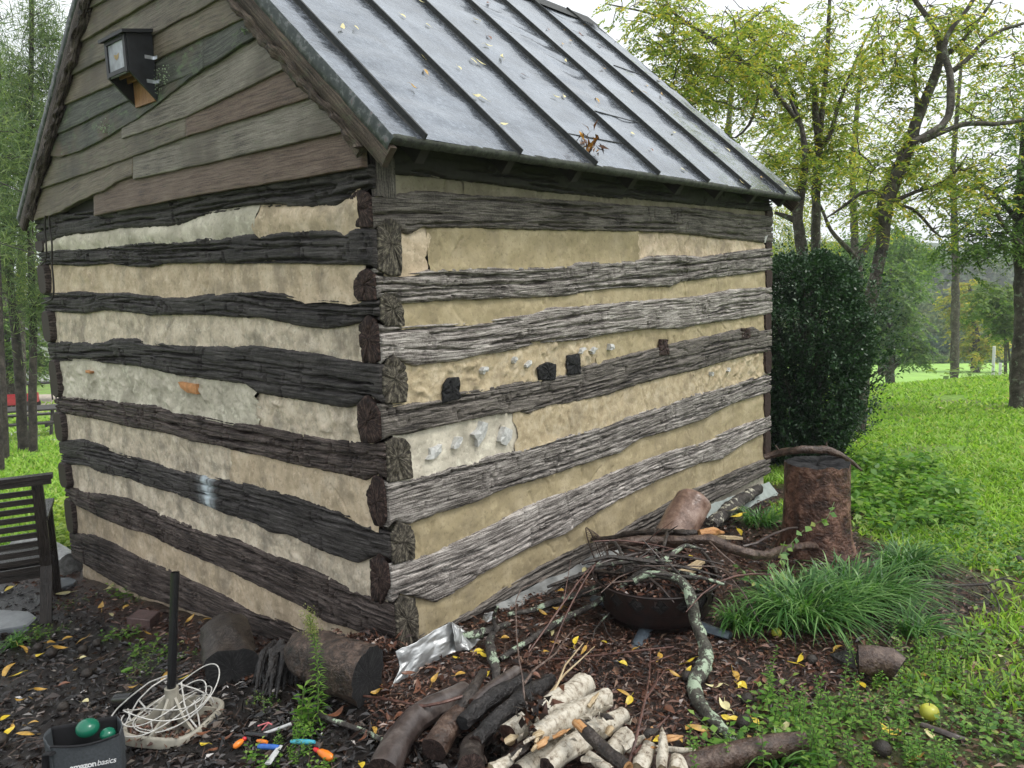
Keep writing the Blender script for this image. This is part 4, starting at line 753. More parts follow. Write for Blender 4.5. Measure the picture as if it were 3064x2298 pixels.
RL = [(215,160,'pale'),(305,160,'pale'),(655,15,'pale'),(560,95,'pale'),(700,145,'pale'),(960,112,'yellow'),(1030,20,'brown'),(1275,140,'pale'),(1362,165,'brown'),(1460,170,'gold'),(1485,228,'gold'),(1440,245,'gold'),(1580,265,'gold'),(678,320,'pale'),(690,400,'gold'),(618,492,'gold'),(950,340,'pale'),(985,357,'pale'),(870,380,'pale'),(955,535,'pale'),(1000,545,'pale'),(1225,418,'brown'),(1110,325,'pale'),(1030,262,'pale'),(1450,342,'pale'),(1520,368,'gold'),(1655,208,'gold'),(1668,385,'gold'),(1810,475,'pale'),(1905,475,'gold'),(1898,518,'gold'),(1825,508,'gold'),(1990,530,'gold'),(1635,555,'gold'),(1445,535,'pale'),(1400,538,'pale'),(1115,702,'pale'),(1750,760,'gold'),(1930,830,'brown'),(2055,740,'pale'),(1830,745,'pale'),(1970,440,'pale'),(2155,565,'gold'),(2105,940,'pale'),(1035,212,'brown'),(1575,150,'gold'),(1540,200,'brown'),(1645,250,'brown'),(1745,230,'brown')]
RL += [((q[0] + 964 / .5425 - 0), q[1], q[2]) for q in [(760,980,'gold'),(575,830,'pale'),(375,565,'gold'),(195,440,'pale')]] and []
for x_, y_, k in RL:
    x_, y_ = V2(x_, y_); P = roofpt(x_, y_) + n_up * .006; put_leaf(k, P, n_up, RNG.uniform(0, 6.28), {'yellow': 'bright yellow leaf stuck to the wet metal roof', 'gold': 'golden brown leaf stuck to the wet metal roof', 'pale': 'pale yellow leaf plastered on the wet metal roof', 'brown': 'dark brown leaf lying on the wet metal roof'}[k], k + ' leaves on the metal roof', RNG.uniform(.75, 1.1))
for x_, y_, k in [(2276,532,'gold'),(2176,450,'pale'),(2067,306,'gold'),(1970,239,'pale'),(2332,545,'brown'),(2350,560,'pale'),(2219,550,'pale')]:
    P = roofpt(x_, y_) + n_up * .006; put_leaf(k, P, n_up, RNG.uniform(0, 6.28), {'gold': 'golden brown leaf stuck to the wet metal roof', 'pale': 'pale yellow leaf plastered on the wet metal roof', 'brown': 'dark brown leaf lying on the wet metal roof'}[k], k + ' leaves on the metal roof')
# clump of wet leaves caught on the seam above the eave
b = Buf(); c0 = roofpt(1755, 445); n = 45; rg = np.random.default_rng(8); b.leaves(c0 + rg.normal(0, .026, (n, 3)) + n_up * .02 + d_up * rg.normal(0, .03, n)[:, None], rg.normal(0, 1, (n, 3)) - d_up * .6, rg.normal(0, 1, (n, 3)), np.full(n, .065), np.full(n, .018), .3)
tag(b.emit('leaf_clump', leafmat('orange and brown wet leaves', [(.03, .015, .01), (.10, .04, .02), (.5, .22, .02), (.6, .3, .03)], .4, 0)), 'clump of orange and dark leaves caught on a roof seam at the eave', 'leaf clump')
GL = []
B0 = lambda x, y: (x * .4208, 1600 + y * .4208); B1 = lambda x, y: (700 + x * .4208, 1600 + y * .4208); B2 = lambda x, y: (1400 + x * .4208, 1600 + y * .4208); B3 = lambda x, y: (2134 + x * .4208, 1600 + y * .4208); B4 = lambda x, y: (1600 + x * .4208, 1300 + y * .4208)
for f_, q in [(B0, [(450,415,'pale'),(770,385,'pale'),(735,520,'gold'),(800,570,'pale'),(65,385,'yellow'),(900,515,'gold'),(365,770,'gold'),(160,815,'gold'),(300,855,'yellow'),(430,825,'gold'),(575,760,'gold'),(590,875,'pale'),(480,740,'gold'),(70,960,'gold'),(110,1000,'yellow'),(530,965,'gold'),(155,1185,'gold'),(605,1190,'pale'),(280,1115,'gold'),(455,1065,'brown'),(70,1405,'yellow'),(180,1410,'gold'),(230,1340,'gold'),(35,1310,'yellow'),(75,1375,'gold'),(1475,605,'gold'),(1365,605,'gold'),(1705,630,'gold'),(1310,1018,'yellow'),(950,1090,'gold'),(1460,1490,'yellow'),(1605,1450,'brown'),(1440,1435,'brown'),(1540,1540,'brown'),(1170,1000,'gold'),(1050,715,'gold'),(1300,775,'pale')]),
  (B1, [(860,690,'pale'),(890,735,'brown'),(1575,885,'yellow'),(1295,1105,'brown'),(990,1390,'gold'),(920,1450,'brown'),(1770,860,'yellow'),(1930,735,'gold'),(1755,835,'yellow'),(1815,985,'yellow'),(900,1645,'yellow'),(1000,1120,'gold'),(1435,1035,'gold'),(1610,995,'gold'),(1010,1085,'gold'),(1400,950,'brown'),(1180,1290,'brown'),(1250,1000,'brown'),(715,1280,'brown')]),
  (B2, [(530,570,'gold'),(260,735,'gold'),(80,835,'yellow'),(110,870,'yellow'),(590,695,'pale'),(600,765,'gold'),(500,760,'brown'),(560,835,'gold'),(715,805,'yellow'),(820,815,'gold'),(965,765,'yellow'),(775,760,'yellow'),(1105,920,'yellow'),(1350,865,'gold'),(1560,908,'yellow'),(1580,980,'yellow'),(1470,1010,'gold'),(1895,1005,'gold'),(1950,1075,'yellow'),(1140,1180,'yellow'),(1110,1120,'gold'),(1330,1460,'yellow'),(1510,1450,'gold'),(1580,1385,'gold'),(1640,1365,'gold'),(1840,1300,'yellow'),(1890,1310,'yellow'),(2040,1340,'yellow'),(1830,1225,'pale'),(1750,1080,'pale'),(1185,815,'gold'),(635,530,'gold'),(660,400,'gold'),(820,250,'pale'),(1165,180,'yellow'),(1380,130,'yellow'),(1560,190,'yellow'),(1590,155,'yellow'),(1680,320,'gold'),(1350,365,'gold'),(300,1000,'brown'),(480,1000,'brown'),(900,1100,'brown'),(1430,1250,'brown'),(1700,1420,'brown')]),
  (B3, [(540,910,'yellow'),(610,893,'yellow'),(890,808,'gold'),(150,1005,'gold'),(205,1078,'yellow'),(85,1225,'pale'),(590,600,'pale'),(1050,1075,'yellow'),(1490,1015,'gold'),(1930,970,'gold'),(1860,520,'yellow'),(2060,870,'pale'),(2000,250,'gold'),(1255,1390,'yellow'),(1310,1395,'gold'),(1540,1445,'pale'),(1460,1605,'gold'),(1300,745,'pale'),(480,1375,'pale'),(2130,1340,'pale'),(1220,1255,'pale'),(270,1450,'gold'),(320,1065,'brown'),(380,1040,'brown'),(1090,1180,'brown'),(830,655,'gold'),(2190,270,'gold'),(1700,670,'pale')]),
  (B4, [(965,510,'yellow'),(1455,700,'yellow'),(1000,540,'yellow'),(1430,580,'yellow'),(1400,550,'pale'),(690,890,'gold')]),
  (lambda x, y: (2164 + x * .4069, 800 + y * .4069), [(2110,970,'gold'),(1370,955,'pale'),(1480,985,'pale'),(1210,1090,'gold'),(1430,1110,'gold'),(1050,1160,'pale'),(1160,1190,'pale'),(1060,1095,'gold'),(1225,1250,'gold'),(1605,1040,'pale'),(1795,1235,'gold'),(1500,1215,'gold'),(960,1280,'pale'),(1650,1400,'pale'),(1385,1470,'pale'),(2180,1330,'gold'),(1940,1045,'gold'),(2150,1190,'pale'),(1010,1000,'yellow'),(1600,1570,'gold'),(1240,955,'gold')])]:
    for x_, y_, k in q:
        u_, v_ = f_(x_, y_); P = G(u_, v_, .016 if f_ is not B4 else .1); far = np.linalg.norm(P - CAMP) > 5.2
        lawn = grassw(P[0], P[1]) > .5; where, gp = ('lying on the green lawn', 'on the lawn') if lawn else (('on the dark mulch below the left wall', 'on the mulch left of the corner') if P[0] < -.25 else ('on the brown mulch in front of the long wall', 'on the mulch right of the corner'))
        put_leaf(k, P + (0, 0, .0), (RNG.normal(0, .25), RNG.normal(0, .25), 1), RNG.uniform(0, 6.28), {'yellow': 'bright yellow fallen leaf ', 'gold': 'golden brown fallen leaf ', 'pale': 'pale yellow fallen leaf ', 'brown': 'rust brown fallen leaf '}[k] + where, k + ' fallen leaves ' + gp, RNG.uniform(.8, 1.25) * (1.5 if far else 1))
for i, (k, o) in enumerate(protos):
    if i not in used: bpy.data.objects.remove(o)
# ------------------------------------------------------------------ generic round log
def roundlog(name, pts, rad, bark_m, end_m, label, cat='log', group=None, rough=.18, seed=0, n=20, oval=1.0, step=.02, half=None):
    P = np.array(pts); t0 = thing(name, (P[:, 0].mean(), P[:, 1].mean(), P[:, 2].min()), label, cat, group)
    b = Buf(); X = b.tube(P, rad, n, rough, seed, caps=False, step=step, oval=oval)
    b.emit('bark', bark_m, t0)
    for e, nx in ((0, 1), (-1, -2)):
        c = X[e, :-1].mean(0); ax = X[e].mean(0) - X[nx].mean(0); ax /= np.linalg.norm(ax) + 1e-9; rg = np.random.default_rng(seed + e + 5)
        rows = [c + (X[e] - c) * f + ax * (.0 + .003 * rg.normal() * (f < .9)) for f in (.02, .3, .55, .8, .95)] + [X[e] - ax * .0005]
        th = np.linspace(0, 2 * np.pi, n + 1); b = Buf(); b.grid(np.stack(rows, 0), np.stack(np.broadcast_arrays(np.array([.02, .3, .55, .8, .95, 1.])[:, None] * .12, th[None] * .3), -1)); b.emit('cut_end', end_m, t0)
    return t0
def at_l(f_, q): return [G(*f_(x, y), l) for x, y, l in q]
DP = 2.87
# halved round and the log with black end by the corner
o = roundlog('log_round', at_l(B0, [(1655,960,.06),(1620,800,.10),(1600,700,.105)]), .105, M['bark_dark'], M['end_black'], 'short log round with a wet black cut end, left of the corner', 'log', rough=.18, seed=3, n=28, oval=1.2)
o = roundlog('log_section', at_l(B1, [(960,1010,.10),(800,960,.12),(600,880,.12),(520,830,.12)]), [.115, .112, .108, .10], M['rotbark'], M['end_black'], 'thick brown log with a broken black end at the foot of the corner', 'log', rough=.24, seed=5, n=28)
# rotten bark mass between them
b = Buf(); rg = np.random.default_rng(12)
for k in range(26):
    u = rg.uniform(0, 1); x0, y0 = B1(250 + 230 * u, 800 - 60 * u + rg.uniform(-30, 30)); x1, y1 = B1(150 + 260 * u + rg.uniform(-60, 60), 1110 + rg.uniform(-60, 60)); P0 = G(x0, y0, .14); P1 = G(x1, y1, .01); mid = (P0 + P1) / 2 + rg.normal(0, .02, 3) + (0, 0, .02)
    b.tube([P0, mid, P1], [.011, .014, .004], 6, .4, k, step=.015)
tag(b.emit('rotten_bark', M['char']), 'black shredded rotten bark heaped between the two log rounds', 'rotten bark', kind='stuff')
# stump with branch on top
g0 = G(2440, 1650); sb = thing('tree_stump', g0, 'tall reddish brown rotting tree stump with flared roots', 'stump')
D_ = (g0 - CAMP) @ CF; c_top = at_depth(2423, 1375, D_); hS = c_top[2] - g0[2]; rS = 186 / 2 / FPX * D_; print('stump', g0, hS, rS, D_)
nth, nz = 90, 60; th = np.linspace(0, 2 * np.pi, nth + 1); zz = np.linspace(-.05, 1, nz); TH, ZZ = np.meshgrid(th, zz, indexing='ij'); cth, sth = np.cos(TH), np.sin(TH)
R = rS * (1.02 - .06 * ZZ + .35 * np.exp(-np.maximum(ZZ, 0) / .13) * (.6 + .6 * fbm(cth * 2, sth * 2, 4, 2)) + .05 * fbm(cth * 3, sth * 3 + ZZ * .6, 9, 3) + .05 * np.abs(fbm(cth * 9 + ZZ * .5, sth * 9, 10, 3)) + .025 * fbm(cth * 20, sth * 20 + ZZ * 5, 11, 3))
X = np.stack([g0[0] + R * cth, g0[1] + R * sth, g0[2] + ZZ * hS + (ZZ > .98) * .02 * fbm(cth * 3, sth * 3, 13, 3)], -1); b = Buf(); b.grid(X, np.stack([TH * .2, ZZ * .5], -1)); b.emit('bark', M['stump'], sb)
rr = np.linspace(1, .02, 12); top = np.stack([np.stack([g0[0] + (X[:, -1, 0] - g0[0]) * f, g0[1] + (X[:, -1, 1] - g0[1]) * f, X[:, -1, 2] - .02 * (1 - f) + .012 * fbm(cth[:, -1] * 4 * f, sth[:, -1] * 4 * f, 6, 3) * (f < .99)], -1) for f in rr], 1)
b = Buf(); b.grid(top, np.stack(np.broadcast_arrays(rr[None] * .15, th[:, None] * .2), -1)); b.emit('cut_top', M['end_black'], sb)
def branch(name, pts, rad, mat, label, cat='branch', group=None, n=10, rough=.25, seed=1, side=None, step=.012):
    b = Buf(); b.tube(pts, rad, n, rough, seed, step=step)
    if side:
        for i, (sp, sr) in enumerate(side): b.tube(sp, sr, 7, rough * .7, seed + i + 2, step=step)
    return tag(b.emit(name, mat), label, cat, group)
S6 = lambda x, y: (2164 + x * .4069, 800 + y * .4069)
zt_ = hS + .03
pts = [at_depth(*S6(x, y), D_ + dd) for x, y, dd in [(308,1397,.12),(420,1362,.08),(560,1342,-.02),(760,1342,-.02),(850,1375,0),(950,1435,.03),(1015,1492,.05)]]
branch('branch', pts, [.020, .024, .025, .024, .021, .014, .007], M['bark_brown'], 'peeled reddish branch laid across the top of the stump', seed=4, side=[([pts[1], pts[1] + (-.03, .02, .05)], [.008, .003]), ([pts[3], pts[3] + (.0, .0, .05)], [.008, .003])])
# leaning bare round and lichen log near the far end of the wall
A = G(*B4(960, 790), .04); Bp = at_depth(*B4(1150, 435), (A - CAMP) @ CF + .16); print('lean', A, Bp)
roundlog('log_round', [A, (A + Bp) / 2, A + (Bp - A) * .93, Bp], [.115, .122, .112, .07], M['pinkwood'], M['pinkwood'], 'bare pinkish wet log leaning on the wall behind the fire pit', 'log', rough=.1, seed=6, n=30)
A = G(*B4(1250, 650), .05); Bp = G(*B4(1590, 385), .10); branch('fallen_limb', [A, (A * .6 + Bp * .4) + (0, 0, .02), Bp], [.045, .05, .042], M['bark_fungus'], 'thick limb crusted with white fungus along the foot of the far wall', 'limb', n=16, rough=.3, seed=8)
# ------------------------------------------------------------------ fire pit
fg = G(1992, 1880, .05); fr = .285; fc = fg + np.array([CF[0], CF[1], 0]) * fr * .8; fc[2] = hgt(fc[0], fc[1]); zb_, zr_ = fc[2] + .05, fc[2] + .225; print('firepit', fc)
M['rust'] = plain('dark rusty steel', (.016, .007, .0055), .55, .2, sc=30, var=.7); M['footmetal'] = plain('blue grey painted steel', (.10, .125, .15), .35, .3, sc=20, var=.4)
fp = thing('fire_pit', (fc[0], fc[1], fc[2]), 'dark rusty steel fire pit bowl with diamond cut-outs, heaped with sticks', 'fire pit')
b = Buf(); nc = 16
def cyl(u, v, rx=0): a = u * 2 * np.pi / nc; r_ = fr * (.80 + .20 * v ** .5) ; return (fc[0] + r_ * math.cos(a), fc[1] + r_ * math.sin(a), zb_ + (zr_ - zb_) * v)
for k in range(nc):
    A_, B_, C_, D__ = cyl(k, .42), cyl(k + 1, .42), cyl(k + 1, 1), cyl(k, 1); S_, E_, N_, W_ = cyl(k + .5, .5), cyl(k + .88, .71), cyl(k + .5, .93), cyl(k + .12, .71); V = [A_, B_, C_, D__, S_, E_, N_, W_]
    b.add(V, [(0, 1, 4), (1, 5, 4), (1, 2, 5), (2, 6, 5), (2, 3, 6), (3, 7, 6), (3, 0, 7), (0, 4, 7)])
th = np.linspace(0, 2 * np.pi, 49); prof = [(fr * .80 * 1.0, 0.0), (fr * .93, .42 * (zr_ - zb_))]; 
vv = np.linspace(0, .42, 5); b.grid(np.stack([np.stack([fc[0] + fr * (.8 + .2 * v ** .5) * np.cos(th), fc[1] + fr * (.8 + .2 * v ** .5) * np.sin(th), np.full(49, zb_ + (zr_ - zb_) * v)], -1) for v in vv], 0))
rb = np.linspace(.8, .02, 8); b.grid(np.stack([np.stack([fc[0] + fr * f * np.cos(th), fc[1] + fr * f * np.sin(th), np.full(49, zb_ - .05 * (1 - f) ** .7)], -1) for f in rb], 0)); b.emit('bowl', M['rust'], fp)
ring = [(fc[0] + fr * 1.05 * math.cos(a), fc[1] + fr * 1.05 * math.sin(a), zr_) for a in np.linspace(0, 2 * np.pi, 60)]; b = Buf(); b.tube(ring, .0055, 8, caps=False); b.emit('rim', M['rust'], fp)
b = Buf(); b.grid(np.stack([np.stack([fc[0] + fr * f * np.cos(th), fc[1] + fr * f * np.sin(th), np.full(49, z_)], -1) for f, z_ in ((.80, zb_ + .01), (.90, zb_ + .06), (.955, zr_ - .004))], 0)); b.emit('shade_liner', M['char'], fp)  # added dark sleeve standing in for the shade behind the cut-outs
b = Buf(); rgf = np.random.default_rng(71); nf = 900; af = rgf.uniform(0, 2 * np.pi, nf); rf = .26 * np.sqrt(rgf.uniform(0, 1, nf)); b.leaves(np.stack([fc[0] + rf * np.cos(af), fc[1] + rf * np.sin(af), zb_ + .15 + rgf.uniform(0, .03, nf)], 1), rdir(rgf, nf, .4), np.stack([rgf.normal(0, .5, nf), rgf.normal(0, .5, nf), np.ones(nf)], 1), rgf.uniform(.02, .06, nf), rgf.uniform(.008, .02, nf), .3); tag(b.emit('debris', M['mulch'], fp, smooth=False), kind='stuff')
b = Buf(); b.grid(np.stack([np.stack([fc[0] + fr * .92 * f * np.cos(th), fc[1] + fr * .92 * f * np.sin(th), zb_ + .135 + .03 * fbm(np.cos(th) * 5 * f, np.sin(th) * 5 * f, 5, 3)], -1) for f in (1, .7, .4, .02)], 0)); b.emit('ash_bed', M['char'], fp)
for a in (195, 272, 345, 90):
    a = math.radians(a); ca, sa = math.cos(a), math.sin(a); b = Buf(); b.tube([(fc[0] + ca * .16, fc[1] + sa * .16, zb_ - .02), (fc[0] + ca * .25, fc[1] + sa * .25, zb_ - .035), (fc[0] + ca * .37, fc[1] + sa * .37, fc[2] + .01)], [.022, .022, .018], 8, oval=1.5, step=.02); b.emit('leg', M['footmetal'], fp)
# curved steel grate propped behind the bowl
M['grate'] = plain('thin rusty wire', (.05, .03, .022), .45, .5); gg = G(*B4(440, 985), .0); gt = thing('fire_screen', gg, 'round wire mesh spark screen tipped on its side behind the fire pit', 'spark screen'); b = Buf(); gc = gg + (.02, .02, .12)
ax_ = np.array([.5, -.75, .35]); ax_ /= np.linalg.norm(ax_); e1 = np.cross(ax_, (0, 0, 1)); e1 /= np.linalg.norm(e1); e2 = np.cross(ax_, e1)
for f in (1, .82, .62, .4): b.tube([gc + (e1 * math.cos(a) + e2 * math.sin(a)) * .14 * f + ax_ * .07 * (1 - f * f) for a in np.linspace(0, 2 * np.pi, 40)], .0035 if f == 1 else .0015, 5, caps=False)
b.emit('hoop', M['grate'], gt); b = Buf()
for a in np.linspace(0, 2 * np.pi, 40)[:-1]: b.tube([gc + (e1 * math.cos(a) + e2 * math.sin(a)) * .14 * f + ax_ * .07 * (1 - f * f) for f in (1, .8, .6, .3, .02)], .0013, 4, caps=False)
b.emit('wire_mesh', M['grate'], gt)
for i, (a, c, w_) in enumerate([((1030,990),(1190,900),.035), ((1050,1005),(1170,935),.03), ((1330,730),(1450,735),.05)]):
    A, Bq = G(*B4(*a), .25), G(*B4(*c), .27 if i < 2 else .2); d = Bq - A; ln_ = np.linalg.norm(d); xa = d / ln_; ya = np.cross((0, 0, 1), xa); ya /= np.linalg.norm(ya); za = np.cross(xa, ya); b = Buf(); b.box((A + Bq) / 2, (ln_, w_, .014), np.stack([xa, ya, za], 1))
    tag(bevel(b.emit('split_stick', M['splitwood'], smooth=False), .002), ['pale split kindling lying in the fire pit, nearest the rim', 'pale split kindling lying in the fire pit, just behind the first', 'pale split board poking out behind the fire pit branches'][i], 'kindling')
# ------------------------------------------------------------------ branches over and around the fire pit
HB = .27
branch('branch', at_l(B4, [(545,790,HB-.02),(640,770,HB+.02),(760,752,HB+.03),(900,755,HB+.03),(1100,750,HB+.04),(1250,745,HB+.05),(1380,805,HB+.02),(1520,850,HB),(1640,860,HB-.05),(1760,815,HB-.1),(1900,795,.12),(2000,795,.08),(2060,760,.1)]), [.024,.028,.026,.022,.022,.024,.026,.024,.022,.022,.022,.026,.016], M['bark_brown'], 'thick curving brown branch resting across the fire pit towards the stump', seed=11, rough=.3, n=14, side=[(at_l(B4, [(760,752,HB+.03),(840,800,HB+.0),(880,850,HB-.04)]), [.02,.012,.006])])
branch('branch', at_l(B4, [(365,735,.12),(500,745,.2),(700,705,.26),(900,690,.30),(1080,705,.32),(1200,700,.32)]), [.012,.016,.018,.017,.02,.018], M['bark_dark'], 'dark rough branch with a broken orange tip behind the fire pit', seed=12, rough=.4, side=[(at_l(B4, [(365,735,.12),(350,690,.16),(375,650,.2)]), [.012,.01,.005])])
branch('broken_wood', at_l(B4, [(1170,705,.325),(1260,690,.33),(1345,700,.31)]), [.02,.022,.006], M['splitorange'], 'splintered orange wood at the tip of the dark branch', 'broken wood', seed=13, rough=.6)
branch('branch', at_l(B2, [(285,568,.03),(450,540,.03),(600,485,.04),(750,440,.05),(900,390,.09),(1000,320,.15),(1120,260,.24),(1250,205,.28),(1330,175,.29)]), [.010,.014,.017,.018,.02,.022,.024,.022,.016], M['bark_lichen'], 'long lichened branch running from the metal sheet up onto the fire pit', seed=14, rough=.35, n=12)
branch('branch', at_l(B2, [(230,885,.01),(380,790,.03),(520,695,.04),(700,590,.06),(850,520,.07),(960,455,.12),(1100,360,.2),(1230,265,.27),(1370,195,.31),(1540,75,.34),(1600,85,.33),(1690,110,.3)]), [.012,.015,.016,.015,.015,.013,.012,.013,.013,.011,.008,.004], M['bark_lichen'], 'long straight dark grey branch leaning across the front of the fire pit', seed=15, rough=.25, side=[(at_l(B2, [(1110,360,.2),(1095,450,.12),(1030,540,.08),(960,600,.05),(900,680,.04),(890,740,.02)]), [.006,.005,.005,.004,.003,.002]), (at_l(B2, [(1095,430,.14),(1130,490,.1),(1095,570,.06),(1000,600,.05)]), [.005,.004,.004,.003]), (at_l(B2, [(960,600,.05),(990,700,.03),(1080,790,.01)]), [.004,.003,.002])])
branch('branch', at_l(B2, [(1180,330,.24),(1270,280,.27),(1400,285,.28),(1510,320,.28),(1570,400,.25),(1600,500,.2),(1610,600,.14),(1650,700,.1),(1690,800,.07),(1695,890,.05),(1650,980,.04),(1600,1070,.03),(1625,1170,.03),(1700,1270,.03),(1800,1380,.03),(1900,1470,.03),(1960,1510,.01)]), [.012,.016,.018,.02,.022,.024,.024,.024,.027,.03,.03,.028,.026,.024,.02,.014,.006], M['bark_lichen2'], 'crooked branch crusted with pale green lichen drooping from the fire pit to the ground', seed=16, rough=.28, n=14)
branch('branch', at_l(B1, [(1565,725,.05),(1700,715,.06),(1830,680,.07),(1955,635,.06)]), [.016,.018,.018,.012], M['bark_lichen'], 'short lichened stick lying on the edge of the metal sheet', seed=17, rough=.35, side=[(at_l(B1, [(1850,680,.07),(1815,760,.05),(1830,860,.03),(1865,950,.03),(1860,1040,.01)]), [.012,.02,.024,.02,.015]), (at_l(B1, [(1860,690,.07),(1845,580,.14),(1875,510,.2)]), [.010,.008,.005])])
branch('twig', at_l(B1, [(820,1140,.03),(950,1150,.04),(1100,1172,.06),(1240,1200,.09),(1350,1220,.11),(1500,1190,.12),(1625,1150,.12)]), [.003,.005,.005,.005,.006,.006,.006], M['twig_red'], 'shiny red brown twig resting on the dark firewood', 'twig', seed=18, rough=.12, n=8, side=[(at_l(B1, [(900,1140,.03),(810,1020,.1),(800,940,.15),(830,780,.22)]), [.004,.003,.003,.002]), (at_l(B1, [(880,1130,.03),(910,1040,.08),(870,930,.14)]), [.003,.002,.002]), (at_l(B1, [(1390,1220,.1),(1430,1270,.06),(1500,1285,.04)]), [.003,.002,.002])])
branch('stick', at_l(B1, [(610,1280,.03),(700,1320,.03),(850,1370,.03),(960,1410,.02),(1062,1465,.03)]), [.009,.010,.010,.009,.008], M['bark_lichen'], 'greyish green stick lying between the weeds and the firewood', 'stick', seed=19, rough=.15, n=8)
branch('twig', at_l(B2, [(460,1300,.12),(400,1150,.16),(388,1010,.2),(365,900,.22),(345,700,.26),(340,470,.30),(380,380,.34),(460,350,.34),(560,300,.3)]), [.005,.004,.003,.003,.0025,.002,.002,.0015,.0015], M['twig'], 'tall thin bare twig standing up out of the firewood left of the birch logs', 'twig', seed=20, rough=.1, n=7, side=[(at_l(B2, [(400,1060,.18),(470,960,.16),(620,850,.12),(700,730,.08),(780,650,.05)]), [.005,.005,.004,.003,.002])])
branch('twig', at_l(B2, [(550,1220,.14),(640,1060,.14),(690,930,.12),(820,770,.08)]), [.004,.004,.0035,.002], M['splitwood'], 'pale peeled twig rising from the birch logs', 'twig', seed=21, rough=.1, n=7, side=[(at_l(B2, [(580,1130,.12),(690,990,.1),(800,890,.06),(900,795,.03)]), [.004,.004,.003,.002])])
branch('twig', at_l(B2, [(1150,1610,.1),(1190,1480,.14),(1230,1300,.16),(1265,1150,.16),(1290,1010,.14),(1300,800,.14)]), [.005,.005,.0045,.004,.003,.002], M['twig_red'], 'slender reddish twig standing right of the birch logs', 'twig', seed=22, rough=.12, n=7, side=[(at_l(B2, [(1300,905,.14),(1380,880,.1),(1465,852,.08)]), [.004,.003,.002]), (at_l(B2, [(1260,1170,.16),(1340,1060,.12),(1355,970,.12)]), [.005,.003,.002]), (at_l(B2, [(1290,1110,.1),(1360,1020,.08),(1425,925,.06)]), [.003,.003,.002]), (at_l(B2, [(1180,1560,.12),(1300,1420,.1),(1430,1285,.08)]), [.006,.005,.003])])
branch('twig', at_l(B2, [(1690,200,.2),(1790,230,.2),(1880,320,.18),(1970,430,.15),(2030,540,.1),(2080,640,.05)]), [.004,.004,.004,.003,.002,.002], M['twig'], 'arching thin twig hanging from the fire pit into the tall grass', 'twig', seed=23, rough=.1, n=6, side=[(at_l(B2, [(1700,30,.32),(1800,130,.3),(1900,210,.26)]), [.005,.004,.003])])
branch('twig', at_l(B4, [(1480,795,.2),(1570,775,.2),(1620,745,.2),(1700,705,.2),(1810,665,.2),(1900,660,.18)]), [.006,.007,.007,.007,.006,.004], M['bark_smooth'], 'crooked grey twig between the fire pit and the stump', 'twig', seed=24, rough=.15, n=7)
branch('twig', at_l(B3, [(1390,350,.06),(1600,362,.05),(1800,358,.05),(1940,352,.06),(2050,310,.08),(2200,345,.06),(2290,340,.05)]), [.006,.007,.007,.007,.005,.004,.003], M['bark_dark'], 'black twig lying over the grass at the right edge', 'twig', seed=25, rough=.15, n=7, side=[(at_l(B3, [(1940,352,.06),(2010,440,.04),(2035,520,.03),(2020,640,.02),(2090,710,.02),(2160,700,.02)]), [.005,.004,.004,.003,.003,.002]), (at_l(B3, [(1512,340,.06),(1495,470,.05),(1440,590,.05),(1400,680,.04)]), [.006,.005,.005,.003]), (at_l(B3, [(1960,350,.06),(2080,300,.09),(2150,298,.1)]), [.004,.003,.002])])
rgb_ = np.random.default_rng(123); kinds_ = [('bark_dark', 'dark rough stick'), ('bark_lichen', 'lichen spotted stick'), ('twig_red', 'thin red brown twig'), ('bark_smooth', 'smooth grey twig'), ('twig', 'thin pale brown twig')]
for i in range(30):
    a = rgb_.uniform(0, 6.28); cx_, cy_ = fc[0] + rgb_.normal(-.06, .20), fc[1] + rgb_.normal(.03, .16); l_ = rgb_.uniform(.22, .75); zc = zr_ + rgb_.uniform(-.02, .11); bnd = rgb_.normal(0, .08); tl = rgb_.uniform(-.12, .10); kd = kinds_[i % 5]; r_ = [.012, .010, .005, .007, .004][i % 5] * rgb_.uniform(.7, 1.2)
    q = []
    for s_ in np.linspace(-.5, .5, 6):
        X_ = cx_ + math.cos(a) * l_ * s_ - math.sin(a) * bnd * (s_ * s_) * 4 * l_; Y_ = cy_ + math.sin(a) * l_ * s_ + math.cos(a) * bnd * (s_ * s_) * 4 * l_; dr = math.hypot(X_ - fc[0], Y_ - fc[1]); Z_ = zc + tl * s_ - max(0, dr - fr) * .5; Y_ = min(Y_, -.05); q.append((X_, Y_, max(Z_, float(hgt(X_, Y_)) + .01)))
    branch('stick', q, np.array([.7, 1, 1, .9, .7, .35]) * r_, M[kd[0]], kd[1] + ' in the brush heaped on the fire pit', 'stick', kd[1] + 's heaped on the fire pit', n=7, rough=.25, seed=200 + i, side=[([q[2], tuple(np.array(q[2]) * .5 + np.array(q[4]) * .5 + rgb_.normal(0, .05, 3) + (0, 0, .03))], [r_ * .6, r_ * .2])] if i % 2 else None)
branch('stick', at_l(B3, [(1480,1350,.015),(1600,1395,.02),(1720,1440,.02),(1800,1460,.01)]), [.010,.012,.012,.008], M['bark_smooth'], 'thin grey stick in the weeds below the yellow fruit', 'stick', seed=26, rough=.12, n=8)
branch('stick', at_l(B3, [(1320,1225,.01),(1400,1245,.015),(1480,1250,.01)]), [.006,.006,.005], M['twig'], 'short thin stick left of the yellow fruit', 'stick', seed=27, rough=.12, n=6)
roundlog('fallen_log', at_l(B3, [(-420,1640,.03),(-200,1640,.04),(50,1590,.05),(300,1530,.055),(480,1490,.055),(660,1480,.06)]), [.030,.034,.040,.042,.040,.037], M['bark_brown'], M['end_brown'], 'long wet brown log lying along the bottom right edge', 'log', rough=.15, seed=28)
